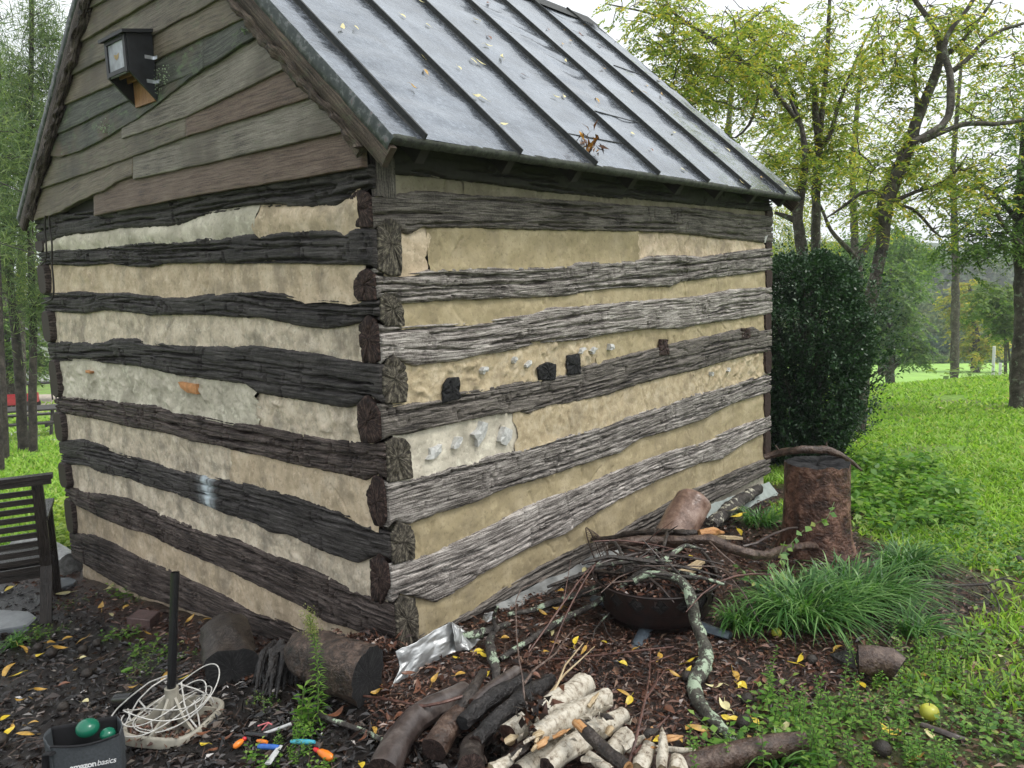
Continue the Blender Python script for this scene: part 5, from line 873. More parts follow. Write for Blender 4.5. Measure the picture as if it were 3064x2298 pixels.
# ------------------------------------------------------------------ firewood pile
Z3 = lambda x, y: (1300 + x * .3617, 1950 + y * .3617)
FW = 'firewood in the pile at the bottom'
def fw(name, f_, q, rad, bk, en, label, seed, **k): return roundlog(name, at_l(f_, q), rad, M[bk], M[en], label, 'firewood', FW, seed=seed, **k)
fw('firewood', B1, [(1060,1690,.05),(1120,1560,.06),(1180,1440,.06),(1280,1320,.06),(1420,1230,.06),(1560,1165,.05),(1640,1110,.04)], [.055,.052,.050,.049,.047,.043,.036], 'bark_smooth', 'end_brown', 'thick smooth grey brown log curving down at the left side of the pile', 31, rough=.08, n=22)
fw('firewood', B1, [(1415,1530,.06),(1500,1400,.07),(1600,1270,.07),(1690,1190,.06)], [.045,.042,.038,.032], 'bark_brown', 'end_brown', 'brown log with a sawn face showing, next to the curved smooth one', 32, rough=.14)
fw('firewood', B1, [(1700,1200,.11),(1800,1110,.11),(1920,1030,.10),(2010,965,.09)], [.020,.023,.023,.020], 'bark_smooth', 'end_red', 'slim smooth dark log with a red brown cut end on top of the pile', 33, rough=.06)
fw('firewood', Z3, [(230,590,.10),(330,500,.10),(450,400,.10),(600,310,.09),(760,220,.07)], [.024,.030,.031,.029,.024], 'char', 'end_black', 'flaky blackened log, upper of the two rough dark ones', 34, rough=.32)
fw('firewood', Z3, [(340,750,.10),(430,640,.10),(560,520,.11),(700,410,.10),(850,310,.08),(960,240,.06)], [.026,.030,.032,.032,.030,.026], 'char', 'end_brown', 'flaky blackened log, lower of the two rough dark ones', 35, rough=.34)
fw('firewood', Z3, [(300,960,.10),(300,860,.08),(330,760,.05),(420,680,.04)], [.044,.040,.036,.03], 'bark_dark', 'end_brown', 'short dark log with wet face grain pointing at the viewer', 36, rough=.2)
fw('firewood', Z3, [(150,560,.06),(260,420,.1),(330,300,.12),(400,180,.08)], [.028,.026,.02,.018], 'bark_dark', 'end_brown', 'dark forked stick wedged between the logs on the left', 37, rough=.25)
fw('birch_log', Z3, [(615,700,.09),(800,570,.10),(1020,430,.10),(1240,270,.08)], [.044,.046,.047,.046], 'birch', 'end_red', 'thickest white birch log, topmost with a big red brown face', 38, rough=0.18, n=24)
fw('birch_log', Z3, [(822,690,.13),(960,620,.13),(1180,500,.12),(1420,385,.10)], [.031,.036,.037,.035], 'birch', 'end_brown', 'white birch log with a small dark face, second from the top', 39, rough=0.24, n=22)
fw('birch_log', Z3, [(930,960,.07),(1080,830,.08),(1260,700,.08),(1430,600,.07),(1500,560,.06)], [.036,.038,.038,.036,.032], 'birch', 'end_brown', 'white birch log in the middle of the heap, under the split dark stick', 40, rough=0.24, n=20)
fw('birch_log', Z3, [(1400,650,.04),(1500,560,.05),(1570,520,.05)], [.026,.028,.027], 'birch', 'splitwood', 'short white birch log with a pale round end', 41, rough=0.14)
fw('birch_log', Z3, [(1280,860,.05),(1370,930,.06),(1460,1000,.06)], [.016,.018,.018], 'birch', 'end_brown', 'thin white birch stick under the split dark stick', 42, rough=0.21)
fw('birch_log', Z3, [(1430,900,.04),(1500,790,.05),(1590,680,.05)], [.028,.030,.026], 'birch', 'end_brown', 'ragged white birch log right of the split dark stick', 43, rough=0.28)
fw('birch_log', Z3, [(1880,980,.10),(1888,850,.12),(1900,740,.13),(1880,640,.14)], [.024,.026,.024,.008], 'birch', 'splitwood', 'upright splintered white birch piece, tallest at the right', 44, rough=0.41, oval=.6)
fw('birch_log', Z3, [(1700,985,.09),(1735,880,.10),(1780,790,.10)], [.026,.027,.022], 'birch', 'splitwood', 'white birch log end left of the upright splintered one', 45, rough=0.35)
fw('birch_log', Z3, [(2010,1000,.08),(2020,930,.09),(2010,880,.09)], [.026,.027,.018], 'birch', 'splitwood', 'stubby ragged birch piece at the right end of the pile', 46, rough=0.46)
fw('birch_log', Z3, [(1590,815,.05),(1750,800,.05),(1950,812,.05),(2155,826,.05)], [.010,.011,.011,.009], 'birch', 'splitwood', 'thin pale birch stick lying crosswise behind the upright pieces', 47, rough=0.21)
fw('birch_log', Z3, [(480,985,.09),(560,940,.09),(630,890,.08)], [.022,.022,.016], 'birch', 'splitwood', 'frayed birch end at the bottom below the big red brown face', 48, rough=0.46)
fw('birch_log', Z3, [(700,1020,.03),(860,900,.03),(1060,760,.03),(1250,640,.03)], [.035,.036,.036,.03], 'birch', 'end_brown', 'shaded birch log buried low in the middle of the heap', 49, rough=0.21)
fw('split_stick', Z3, [(1195,590,.19),(1290,700,.18),(1420,820,.17),(1540,920,.17),(1600,960,.17)], [.017,.021,.021,.021,.02], 'bark_dark', 'splitorange', 'split dark stick with raw orange ends across the birch logs', 50, rough=.14, n=14)
branch('splinter', at_l(Z3, [(1160,575,.19),(1200,600,.195),(1250,650,.19)]), [.010,.019,.015], M['splitorange'], 'jagged raw orange splinters at the upper end of the split dark stick', 'splinter', seed=90, rough=.5)
rgk = np.random.default_rng(88)
for i in range(22):
    x0, y0 = rgk.uniform(560, 1900), rgk.uniform(0, 1); y0 = 420 + 480 * y0 if x0 < 1400 else 650 + 280 * y0; a = rgk.normal(-.65, .5); l_ = rgk.uniform(70, 220); kd = [('splitwood', 'pale split splinter'), ('birch', 'ragged strip of birch'), ('bark_dark', 'dark bark splinter'), ('splitorange', 'orange brown split splinter')][i % 4]; lf = rgk.uniform(.10, .15); r_ = rgk.uniform(.005, .013)
    branch('splinter', at_l(Z3, [(x0, y0, lf), (x0 + l_ * .5 * math.cos(a), y0 + l_ * .5 * math.sin(a), lf + .012), (x0 + l_ * math.cos(a), y0 + l_ * math.sin(a), lf)]), [r_, r_ * 1.2, r_ * .3], M[kd[0]], kd[1] + ' among the birch firewood', 'splinter', kd[1] + 's in the firewood', n=6, rough=.6, seed=300 + i)
fw('firewood', Z3, [(600,900,.06),(700,800,.07),(770,700,.08)], [.012,.014,.01], 'bark_brown', 'splitwood', 'curled brown bark strip below the birch faces', 51, rough=.3)
b = Buf(); rg = np.random.default_rng(77); c0 = G(*Z3(850, 470), .19); n = 60
b.leaves(c0 + rg.normal(0, 1, (n, 3)) * (.035, .02, .014), rg.normal(0, 1, (n, 3)), rg.normal(0, 1, (n, 3)), rg.uniform(.02, .05, n), rg.uniform(.015, .03, n), .5)
tag(b.emit('dead_leaves', leafmat('crumpled dead leaves', [(.012, .010, .011), (.03, .022, .018), (.07, .03, .018), (.15, .06, .03)], .35, 0)), 'crumpled black dead leaves caught on the birch logs', 'dead leaves', kind='stuff')
b = Buf()                                                  # curls of birch bark
for k in range(70):
    f = rg.uniform(0, 1); g_ = Z3(640 + 900 * f + rg.uniform(-60, 60), 650 - 250 * f + rg.choice([0, 180]) * f + rg.uniform(-40, 120)); c1 = G(*g_, rg.uniform(.08, .15)); b.leaves(c1[None], rg.normal(0, 1, (1, 3)), rg.normal(0, 1, (1, 3)), rg.uniform(.015, .04, 1), rg.uniform(.008, .02, 1), .6)
tag(b.emit('birch_bark_curls', M['birch'], smooth=False), 'loose curls of white bark peeling between the birch logs', 'bark curls', kind='stuff')
b = Buf(); rg = np.random.default_rng(79); n = 900; u = rg.uniform(0, 1, n); Pq = np.array([on_plane(*B1(480 + 620 * a, 760 + 10 * a + 60 * (a - .5) ** 2), 0, -.10) for a in np.linspace(0, 1, 12)]); Qd = np.stack([np.interp(u, np.linspace(0, 1, 12), Pq[:, k]) for k in range(3)], 1) + rg.normal(0, 1, (n, 3)) * (.035, .02, .016)
b.leaves(Qd, rdir(rg, n, .5), rg.normal(0, .6, (n, 3)) + (0, 0, 1), rg.uniform(.02, .06, n), rg.uniform(.006, .018, n), .3)
tag(b.emit('bark_debris', M['mulch'], smooth=False), 'shreds of red brown bark banked against the lowest logs at the corner', 'bark debris', kind='stuff')
# ------------------------------------------------------------------ crumpled metal sheet and strips along the wall foot
M['sheet'] = plain('crumpled aluminium sheet', (.42, .43, .43), .42, .6, sc=9, var=.25, bump=.002)
def sheet(name, f_, q, label, seed, amp=.010, mat='sheet', cat='metal sheet'):
    """q: rows of (x, y, lift)"""
    C = np.array([[G(*f_(x, y), l) for x, y, l in r] for r in q]); nu, nv = 60, 40
    a = np.linspace(0, C.shape[0] - 1, nu); c = np.linspace(0, C.shape[1] - 1, nv)
    T = np.stack([[np.interp(a, range(C.shape[0]), C[:, j, k]) for j in range(C.shape[1])] for k in range(3)], -1)
    P = np.stack([[np.interp(c, range(C.shape[1]), T[:, i, k]) for i in range(nu)] for k in range(3)], -1)
    A_, B_ = np.meshgrid(np.linspace(0, 3, nu), np.linspace(0, 2, nv), indexing='ij'); r1 = np.abs(fbm(A_ * .9, B_ * 1.2, seed, 1)) * 3 - .7 + .25 * np.abs(fbm(A_ * 3, B_ * 3, seed + 3, 2)); ed = np.clip(np.minimum.reduce([A_ / .3, (3 - A_) / .3, B_ / .3, (2 - B_) / .3]), 0.25, 1)
    P = P + (r1 * amp * ed)[..., None] * np.array([-.5, -.6, .6]) + np.stack([.003 * fbm(A_ * 3, B_ * 3, seed + k + 5, 2) for k in range(3)], -1)
    b = Buf(); b.grid(P, np.stack([A_, B_], -1)); o = b.emit(name, M[mat]); s = o.modifiers.new('thickness', 'SOLIDIFY'); s.thickness = .0012; return tag(o, label, cat)
sheet('metal_sheet', B1, [[(1118,1085,.0),(1180,940,.05),(1150,830,.11)],[(1190,1040,.0),(1240,900,.06),(1230,790,.12)],[(1270,1000,.005),(1330,850,.07),(1300,765,.12)],[(1370,930,.005),(1430,790,.07),(1420,680,.13)],[(1470,880,.01),(1510,760,.07),(1500,640,.13)],[(1580,830,.015),(1600,720,.06),(1540,620,.14)]], 'large crumpled silver metal sheet at the foot of the corner', 61)
sheet('metal_sheet', B1, [[(1580,830,.012),(1570,760,.07),(1545,620,.14)],[(1680,820,.015),(1630,730,.06),(1600,650,.1)],[(1750,745,.015),(1700,730,.03),(1650,690,.06)]], 'small bent silver flap folded off the large metal sheet', 62, .008)
sheet('metal_strip', B1, [[(1765,600,.03),(1780,560,.06)],[(1800,625,.03),(1840,545,.07)],[(1830,610,.03),(1850,560,.06)]], 'scrap of bright sheet metal on the mulch by the long wall', 63, .004)
def wstrip(name, x0, x1, zt, label, mat, seed):
    x = np.linspace(x0, x1, 80)[:, None]; v = np.linspace(0, 1, 14)[None]; zb = hgt(x, -.12) - .02; top = hgt(x, 0) + zt + .012 * fbm(x * 6, seed, seed, 3); b = Buf()
    y = -.10 * (1 - v) - .012 + .012 * fbm(x * 9, v * 3, seed, 3); b.grid(np.stack(np.broadcast_arrays(x, y, zb + (top - zb) * v), -1)); return tag(b.emit(name, M[mat]), label, 'metal sheet')
M['dullstrip'] = plain('dull grey flashing', (.20, .205, .20), .5, .2, sc=12, var=.5)
M['foam'] = plain('pale green grey membrane', (.30, .34, .32), .6, sc=20, var=.15)
wstrip('metal_strip', .62, 1.35, .035, 'dull grey metal strip bent along the foot of the long wall', 'dullstrip', 71)
wstrip('metal_strip', 1.35, 1.75, .05, 'wrinkled grey strip of flashing behind the fire pit, against the long wall', 'dullstrip', 73)
wstrip('membrane', 2.85, 4.08, .10, 'pale grey green membrane along the wall foot behind the fungus covered limb', 'foam', 72)
# ------------------------------------------------------------------ umbrella stand with pole and cable
Dp = 3.17; M['blackplastic'] = plain('glossy black plastic pipe', (.010, .010, .011), .22, sc=10); M['beigeplastic'] = plain('weathered beige plastic', (.30, .28, .23), .5, sc=16, var=.3); M['whitecable'] = plain('white cable', (.50, .49, .46), .4, sc=60, var=.25)
pb = at_depth(513, 2060, Dp + .04); pt = at_depth(524, 1712, Dp + .04); gb = G(500, 2185); print('stand', pb, pt, gb)
st = thing('umbrella_stand', (pb[0], pb[1], hgt(pb[0], pb[1])), 'beige plastic umbrella stand with an upright black pole', 'umbrella stand'); gz = float(hgt(pb[0], pb[1])) + .01
b = Buf(); dv = (pt - pb) / np.linalg.norm(pt - pb); b.tube([pb - dv * .10, pb, pt], .0172, 24, caps=False); b.tube([pt, pb], .0145, 24, caps=False)
for rr_, pp in ((.0172, pt),): 
    th = np.linspace(0, 2 * np.pi, 25); b.grid(np.stack([np.stack([pt[0] + r_ * np.cos(th), pt[1] + r_ * np.sin(th), np.full(25, pt[2])], -1) for r_ in (.0145, .0172)], 0))
b.emit('pole', M['blackplastic'], st)
b = Buf(); b.tube([(pb[0], pb[1], gz + .05), (pb[0], pb[1], pb[2] - .03)], [.034, .026], 20); b.tube([(pb[0], pb[1], pb[2] - .035), (pb[0], pb[1], pb[2] + .004)], .027, 20); b.emit('collar', M['beigeplastic'], st)
b = Buf(); th = np.linspace(0, 2 * np.pi, 49)
prof = [(.18, .0), (.18, .035), (.172, .043), (.162, .041), (.157, .018), (.06, .012), (.03, .012)]
sq = lambda a: (np.abs(np.cos(a)) ** 4 + np.abs(np.sin(a)) ** 4) ** -.25
b.grid(np.stack([np.stack([pb[0] + r_ * sq(th) * np.cos(th + .5) * .92, pb[1] + r_ * sq(th) * np.sin(th + .5) * .92, np.full(49, gz + z_)], -1) for r_, z_ in prof], 0)); b.emit('base', M['beigeplastic'], st)
for k in range(6):
    a = .5 + k * math.pi / 3; b = Buf(); ca, sa = math.cos(a), math.sin(a); V = []
    for s_ in (-.005, .005):
        for r_, z_ in ((.025, .015), (.17, .018), (.16, .042), (.09, .065), (.025, .13)): V.append((pb[0] + ca * r_ - sa * s_, pb[1] + sa * r_ + ca * s_, gz + z_))
    b.add(V, [(0, 1, 2, 3), (0, 3, 4), (5, 6, 7, 8), (5, 8, 9)] + [(i, (i + 1) % 5, 5 + (i + 1) % 5, 5 + i) for i in range(5)]); b.emit('rib', M['beigeplastic'], st, smooth=False)
nf = 420; rgf = np.random.default_rng(72); af = rgf.uniform(0, 2 * np.pi, nf); rf = .17 * np.sqrt(rgf.uniform(0, 1, nf)); b = Buf(); b.leaves(np.stack([pb[0] + rf * np.cos(af), pb[1] + rf * np.sin(af), gz + .02 + rgf.uniform(0, .02, nf)], 1), rdir(rgf, nf, .4), np.stack([rgf.normal(0, .5, nf), rgf.normal(0, .5, nf), np.ones(nf)], 1), rgf.uniform(.015, .045, nf), rgf.uniform(.006, .02, nf), .3); tag(b.emit('leaf_debris', M['mulch'], smooth=False), 'dead leaf debris collected in the tray of the umbrella stand', 'debris', kind='stuff')
M['knob'] = plain('dull metal clamp', (.35, .34, .33), .35, .8)
b = Buf(); kx = pb + CR * -.0 - np.array([CF[0], CF[1], 0]) * .035; kx[2] = gz + .075; b.tube([kx, kx - np.array([CF[0], CF[1], 0]) * .03], [.012, .009], 12); b.emit('clamp_knob', M['knob'], st)
b = Buf(); b.tube([G(*B0(840, 1180), .05), G(*B0(960, 1170), .07)], .033, 20); tag(b.emit('black_canister', M['blackplastic']), 'short black canister lying behind the umbrella stand', 'canister')
for i, (sp, ps) in enumerate([(3, (-.01, .0, .0)), (4, (.0, .01, .0)), (5, (.01, 0, 0))]):
    b = Buf(); rg = np.random.default_rng(sp)
    for k in range(2):
        rx, ry = rg.uniform(.12, .18), rg.uniform(.10, .16); cx_, cy_ = pb[0] + rg.normal(0, .02) - CR[0] * .01, pb[1] + rg.normal(0, .02); a0 = rg.uniform(0, 6.28); ph = rg.uniform(0, 6.28); a = np.linspace(a0, a0 + 2 * np.pi * .97, 60)
        z = gz + .06 + .035 * np.sin(a * 1 + ph) + .02 * np.sin(2 * a + ph) + .09 * np.exp(-((a - a0 - 3) / 1.2) ** 2) * (k == 0); b.tube(np.stack([cx_ + rx * np.cos(a), cy_ + ry * np.sin(a), z], 1), .0026, 7)
    tag(b.emit('cable_coil', M['whitecable']), ['loops of thin white cable, lowest on the umbrella stand', 'loops of thin white cable, highest around the black pole', 'loops of thin white cable hanging over the front of the stand'][i], 'cable')
b = Buf()
for q in [[(1190,1000,.16),(1060,1050,.14),(930,1150,.1),(830,1240,.06),(760,1340,.02)], [(1195,1010,.15),(1080,1080,.14),(980,1180,.1),(920,1290,.06),(870,1400,.02)], [(1290,1050,.15),(1310,1200,.1),(1350,1310,.05),(1400,1370,.02)], [(1270,1060,.14),(1400,1100,.1),(1500,1150,.06),(1520,1190,.03)], [(910,1240,.06),(930,1330,.05),(1030,1420,.04),(1160,1480,.02)], [(1380,1180,.08),(1410,1290,.04),(1420,1360,.02)], [(990,1180,.09),(1060,1260,.07),(1090,1420,.05)]]: b.tube(at_l(B0, q), .0034, 7, step=.01)
tag(b.emit('loose_cable', M['whitecable']), 'loose white cable ends draped over the beige stand to the ground', 'cable')
# ------------------------------------------------------------------ grey fabric bag with two green balls
M['fabric'] = plain('dark grey fabric', (.045, .052, .058), .8, sc=120, var=.25, bump=.001); M['fabricin'] = plain('black fabric lining', (.008, .008, .010), .9, sc=60); M['greenball'] = plain('glossy green ball', (.008, .13, .075), .22, sc=5, var=.1, bump=0); M['white'] = plain('white print', (.75, .76, .76), .6, var=.05)
A = G(335 * .4208 + 5, 2300, .0); rl = at_depth(150, 2224, 2.86); rr_ = at_depth(358, 2206, 2.93); rr_[2] = rl[2] = (rl[2] + rr_[2]) / 2; print('bag', rl, rr_)
xa = rr_ - rl; wB = np.linalg.norm(xa); xa /= wB; xa[2] = 0; xa /= np.linalg.norm(xa); ya = ray(375, 2200); ya[2] = 0; ya /= np.linalg.norm(ya); gzb = min(hgt(rl[0], rl[1]), hgt(rr_[0], rr_[1])) - .03; hB = max(rl[2], rr_[2]) - gzb
bag = thing('tote_bag', (*((rl + rr_) / 2)[:2], gzb), 'open dark grey fabric bag with white lettering, on the mud at the bottom left', 'bag')
def bp(u, v, d): # u across, v up, d depth
    ta = 1 - .04 * (1 - v); return rl + xa * (wB * (.5 + (u - .5) * ta)) + ya * d - np.array([0, 0, 1.]) * (rl[2] - gzb - hB * v)
dB = .12
def panel(fu, name, mat, off=0):
    u = np.linspace(0, 1, 24); v = np.linspace(0, 1, 18); P = np.array([[fu(a, c) for c in v] for a in u]); n_ = fbm(u[:, None] * 3, v[None] * 3, int(off * 7) + 3, 3) * .008 * np.sin(np.pi * u)[:, None]; P = P + n_[..., None] * (-ya if off < 2 else xa); b = Buf(); b.grid(P, np.stack(np.broadcast_arrays(u[:, None], v[None]), -1)); o = b.emit(name, M[mat], bag); s = o.modifiers.new('t', 'SOLIDIFY'); s.thickness = .004; return o
sag = lambda a: -.012 * math.sin(math.pi * a)
panel(lambda a, c: bp(a, c, -.012 * math.sin(math.pi * a)) + (0, 0, sag(a) * c), 'front_panel', 'fabric', 0)
panel(lambda a, c: bp(a, c * 1.06, dB), 'back_panel', 'fabricin', 1)
panel(lambda a, c: bp(0, c * (1 + .05 * a), dB * a) - xa * .02 * math.sin(math.pi * a), 'side_panel', 'fabric', 2); panel(lambda a, c: bp(1, c * (1 + .05 * a), dB * a) + xa * .015 * math.sin(math.pi * a), 'side_panel', 'fabric', 3)
b = Buf(); b.tube([bp(.02, .9, -.01), bp(-.07, .86, .02), bp(-.10, .6, .03), bp(-.06, .3, .02), bp(.03, .25, -.012)], [.007, .009, .009, .009, .007], 8, oval=2.2, step=.01); b.emit('handle', M['fabricin'], bag)
b = Buf(); b.tube([bp(a, 1.0 + sag(a) / hB, -.012 * math.sin(math.pi * a)) for a in np.linspace(0, 1, 20)], .004, 6); b.emit('rim_binding', M['fabricin'], bag)
def text(s_, name, size, loc, xa_, ya_, mat, parent, shear=0., bold=0.):
    c = bpy.data.curves.new(name, 'FONT'); c.body = s_; c.size = size; c.extrude = .0006; c.offset = bold; c.shear = shear; c.space_character = .92
    o = bpy.data.objects.new(name, c); COL.objects.link(o); za = np.cross(xa_, ya_)
    bpy.context.view_layer.update(); dg = bpy.context.evaluated_depsgraph_get(); me = bpy.data.meshes.new_from_object(o.evaluated_get(dg)); me.materials.clear(); me.materials.append(mat); wdt = max(v.co.x for v in me.vertices) - min(v.co.x for v in me.vertices)
    bpy.data.objects.remove(o); m = bpy.data.objects.new(name, me); COL.objects.link(m); m.parent = parent; lo = np.asarray(loc) - np.array(parent_origin(parent))
    m.matrix_local = Matrix(((xa_[0], ya_[0], za[0], lo[0]), (xa_[1], ya_[1], za[1], lo[1]), (xa_[2], ya_[2], za[2], lo[2]), (0, 0, 0, 1))); return wdt
up = np.array([0, 0, 1.]); nb_ = np.cross(xa, up); tl_ = ray(214, 2296); tl_ = CAMP + tl_ * (((rl - CAMP) @ nb_) / (tl_ @ nb_)) + nb_ * .022
w1 = text('amazon', 'lettering', .030, tl_, xa, up, M['white'], bag, 0, .0008); text('basics', 'lettering', .030, tl_ + xa * (w1 + .0015), xa, up, M['white'], bag, .25)
for i, (c, r_) in enumerate([((262, 2178), .041), ((322, 2196), .028)]):
    P = bp(.45 if i == 0 else .76, 1.04 if i == 0 else 1.0, .06); d_ = (P - CAMP) @ CF; P = at_depth(*c, d_); b = Buf(); ph = np.linspace(0, np.pi, 20)[:, None]; tt_ = np.linspace(0, 2 * np.pi, 33)[None]
    b.grid(np.stack(np.broadcast_arrays(P[0] + r_ * np.sin(ph) * np.cos(tt_), P[1] + r_ * np.sin(ph) * np.sin(tt_), P[2] + r_ * .8 * np.cos(ph)), -1)); tag(b.emit('ball', M['greenball']), ['large glossy dark green ball sitting in the grey bag', 'smaller glossy green ball at the right of the grey bag'][i], 'ball')
# ------------------------------------------------------------------ small litter items
M['orangeplastic'] = plain('translucent orange plastic', (.75, .20, .02), .25, sc=10); M['redplastic'] = plain('red plastic', (.50, .012, .02), .3); M['blueplastic'] = plain('blue plastic', (.03, .12, .42), .35, sc=30); M['cyanplastic'] = plain('cyan plastic', (.05, .32, .42), .35, sc=30); M['pinkplastic'] = plain('pink wire', (.60, .16, .17), .4); M['whiteplastic'] = plain('dirty white plastic', (.5, .5, .5), .4, sc=40)
def blob(name, f_, a, c, rad, mat, label, cat, n=12, oval=1.0):
    A, Bq = G(*f_(*a[:2]), a[2]), G(*f_(*c[:2]), c[2]); t_ = np.linspace(0, 1, len(rad)); P = [A + (Bq - A) * q for q in t_]; b = Buf(); b.tube(P, rad, n, oval=oval); return tag(b.emit(name, M[mat]), label, cat)
o = thing('toy_dart', G(*B1(640, 1570), .02), 'orange plastic dart with a red tip, right of the small weeds', 'toy dart'); A, Bq = G(*B1(585, 1530), .035), G(*B1(700, 1590), .03)
b = Buf(); b.tube([A + (Bq - A) * q for q in (.1, .3, .6, .9, 1)], [.005, .013, .016, .013, .004], 12); b.emit('body', M['orangeplastic'], o); b = Buf(); b.tube([A + (Bq - A) * q for q in (-.12, .05, .14)], [.006, .009, .006], 10); b.emit('tip', M['redplastic'], o)
o = thing('toy_dart', G(*B0(1690, 1490), .02), 'small orange plastic dart with a red tip, left of the weeds', 'toy dart'); A, Bq = G(*B0(1740, 1450), .035), G(*B0(1660, 1515), .03)
b = Buf(); b.tube([A + (Bq - A) * q for q in (.1, .3, .6, .9, 1)], [.004, .010, .012, .010, .003], 12); b.emit('body', M['orangeplastic'], o); b = Buf(); b.tube([A + (Bq - A) * q for q in (-.1, .05, .14)], [.006, .009, .006], 10); b.emit('tip', M['redplastic'], o)
blob('toy_part', B1, (175, 1505, .03), (320, 1512, .03), [.008, .010, .010, .010, .008], 'blueplastic', 'royal blue plastic toy part lying left among the weeds', 'toy part')
blob('toy_part', B1, (405, 1470, .035), (575, 1475, .035), [.006, .009, .009, .009, .006], 'cyanplastic', 'cyan and blue plastic toy part behind the weeds', 'toy part')
blob('white_tube', B1, (200, 1420, .03), (405, 1345, .05), [.006, .006, .006], 'whiteplastic', 'thin white plastic tube lying in the debris', 'tube')
blob('dark_tube', B1, (90, 1415, .03), (250, 1430, .03), [.010, .010, .010], 'blackplastic', 'short black tube beside the white one', 'tube')
blob('orange_piece', B1, (165, 1465, .03), (235, 1475, .03), [.005, .009, .006], 'orangeplastic', 'tiny orange plastic piece between the black tube and the blue part', 'toy part')
blob('white_strap', B1, (330, 1500, .03), (240, 1630, .03), [.003, .004, .004], 'whiteplastic', 'clear grey plastic strap pointing towards the viewer', 'strap', oval=3)
b = Buf(); [b.tube(at_l(B1, q), .0028, 6) for q in ([(170,1360,.04),(245,1335,.05),(270,1350,.045)], [(200,1390,.03),(245,1340,.05)])]; tag(b.emit('pink_wire', M['pinkplastic']), 'bent pink wire fork in the debris', 'wire')
blob('green_capsule', B0, (862, 975, .02), (945, 945, .025), [.006, .010, .010, .006], 'weedleaf', 'small light green capsule on the mulch behind the stand', 'capsule')
M['walnut'] = plain('black walnut husk', (.022, .016, .012), .55, sc=50, var=.6, bump=.004); M['pear'] = plain('yellow green fruit skin', (.42, .42, .05), .35, sc=14, var=.3, bump=.001); M['brick'] = plain('purplish wet brick', (.11, .07, .065), .4, sc=24, var=.4, bump=.003); M['slab'] = plain('wet grey flagstone', (.12, .13, .14), .3, sc=9, var=.4, bump=.002)
def ball(name, P, r_, mat, label, cat, group=None, seed=0, sq_=.92):
    b = Buf(); ph = np.linspace(0, np.pi, 14)[:, None]; tt_ = np.linspace(0, 2 * np.pi, 23)[None]; R_ = r_ * (1 + .07 * fbm(np.sin(ph) * np.cos(tt_) * 2 + seed, np.sin(ph) * np.sin(tt_) * 2 + np.cos(ph), seed, 3)); b.grid(np.stack(np.broadcast_arrays(P[0] + R_ * np.sin(ph) * np.cos(tt_), P[1] + R_ * np.sin(ph) * np.sin(tt_), P[2] + R_ * sq_ * np.cos(ph)), -1)); return tag(b.emit(name, M[mat]), label, cat, group)
for i, (f_, x_, y_, r_) in enumerate([(B0,270,800,.027),(B0,365,840,.03),(B0,590,815,.027),(B0,620,985,.028),(B0,450,1225,.026),(B0,690,770,.026),(B0,10,1455,.028),(B0,700,1240,.014),(B2,1985,1170,.027),(B2,1560,1010,.026),(B3,700,890,.024),(B3,2170,180,.027),(B3,1200,1520,.03),(B0,880,700,.022)]):
    P = G(*f_(x_, y_), r_ * .8); lf = f_ is B0; ball('walnut', P, r_, 'walnut', 'dark fallen walnut husk on the wet ground left of the umbrella stand' if lf else 'dark fallen walnut husk on the ground right of the fire pit', 'walnut', 'walnut husks on the left' if lf else 'walnut husks on the right', i)
ball('walnut', G(*B3(225, 1335), .026), .03, 'walnut', 'black walnut with a curled yellow leaf behind it, near the lichened branch tip', 'walnut', None, 91)
o = thing('yellow_fruit', G(*B3(1537, 1310)), 'yellow green windfall fruit in the weeds at the bottom right', 'fruit'); P = G(*B3(1537, 1262), .028)
b = Buf(); ph = np.linspace(0.02, np.pi - .02, 18)[:, None]; tt_ = np.linspace(0, 2 * np.pi, 29)[None]; R_ = .033 * (1 - .18 * np.exp(-(ph / .35) ** 2)); b.grid(np.stack(np.broadcast_arrays(P[0] + R_ * np.sin(ph) * np.cos(tt_), P[1] + R_ * np.sin(ph) * np.sin(tt_), P[2] + R_ * .93 * np.cos(ph)), -1)); b.emit('skin', M['pear'], o); b = Buf(); b.tube([P + (0, 0, .022), P + (.002, .002, .038)], .0015, 5); b.emit('stalk', M['twig'], o)
ball('yellow_fruit', G(*B3(450, 695), .02), .024, 'pear', 'yellow fruit half hidden in the tall grass clump', 'fruit', None, 5)
def slab(name, q, th_, mat, label, cat, f_, seed=0):
    r = [G(*f_(x, y), th_) for x, y in q]; n = len(r); c = np.mean(r, 0) + (0, 0, .002); low = [p - (0, 0, th_ + .02) for p in r]; inn = [c + (p - c) * .93 + (0, 0, .004) for p in r]; b = Buf(); b.add([c] + inn, [(0, 1 + i, 1 + (i + 1) % n) for i in range(n)]); b.add(inn + r, [(i, (i + 1) % n, n + (i + 1) % n, n + i) for i in range(n)]); b.add(r + low, [(i, (i + 1) % n, n + (i + 1) % n, n + i) for i in range(n)]); return tag(b.emit(name, M[mat], smooth=False), label, cat)
slab('brick', [(900,595),(985,530),(1135,545),(1065,612)], .05, 'brick', 'single wet purplish brick on the mulch near the left wall', 'brick', B0)
slab('paver', [(380,335),(420,310),(500,305),(548,325),(520,350),(440,378),(390,375)], .02, 'slab', 'round wet grey paving stone near the outer corner of the cabin', 'paving stone', B0)
slab('flagstone', [(-300,560),(-50,530),(200,545),(265,590),(200,650),(-50,690),(-350,680)], .03, 'slab', 'wet dark flagstone under the bench', 'flagstone', B0)
M['greylog'] = bark('weathered grey log', (.10, .10, .095), (.22, .22, .21), (.34, .34, .33), 20, rough=.4, bmp=.004)
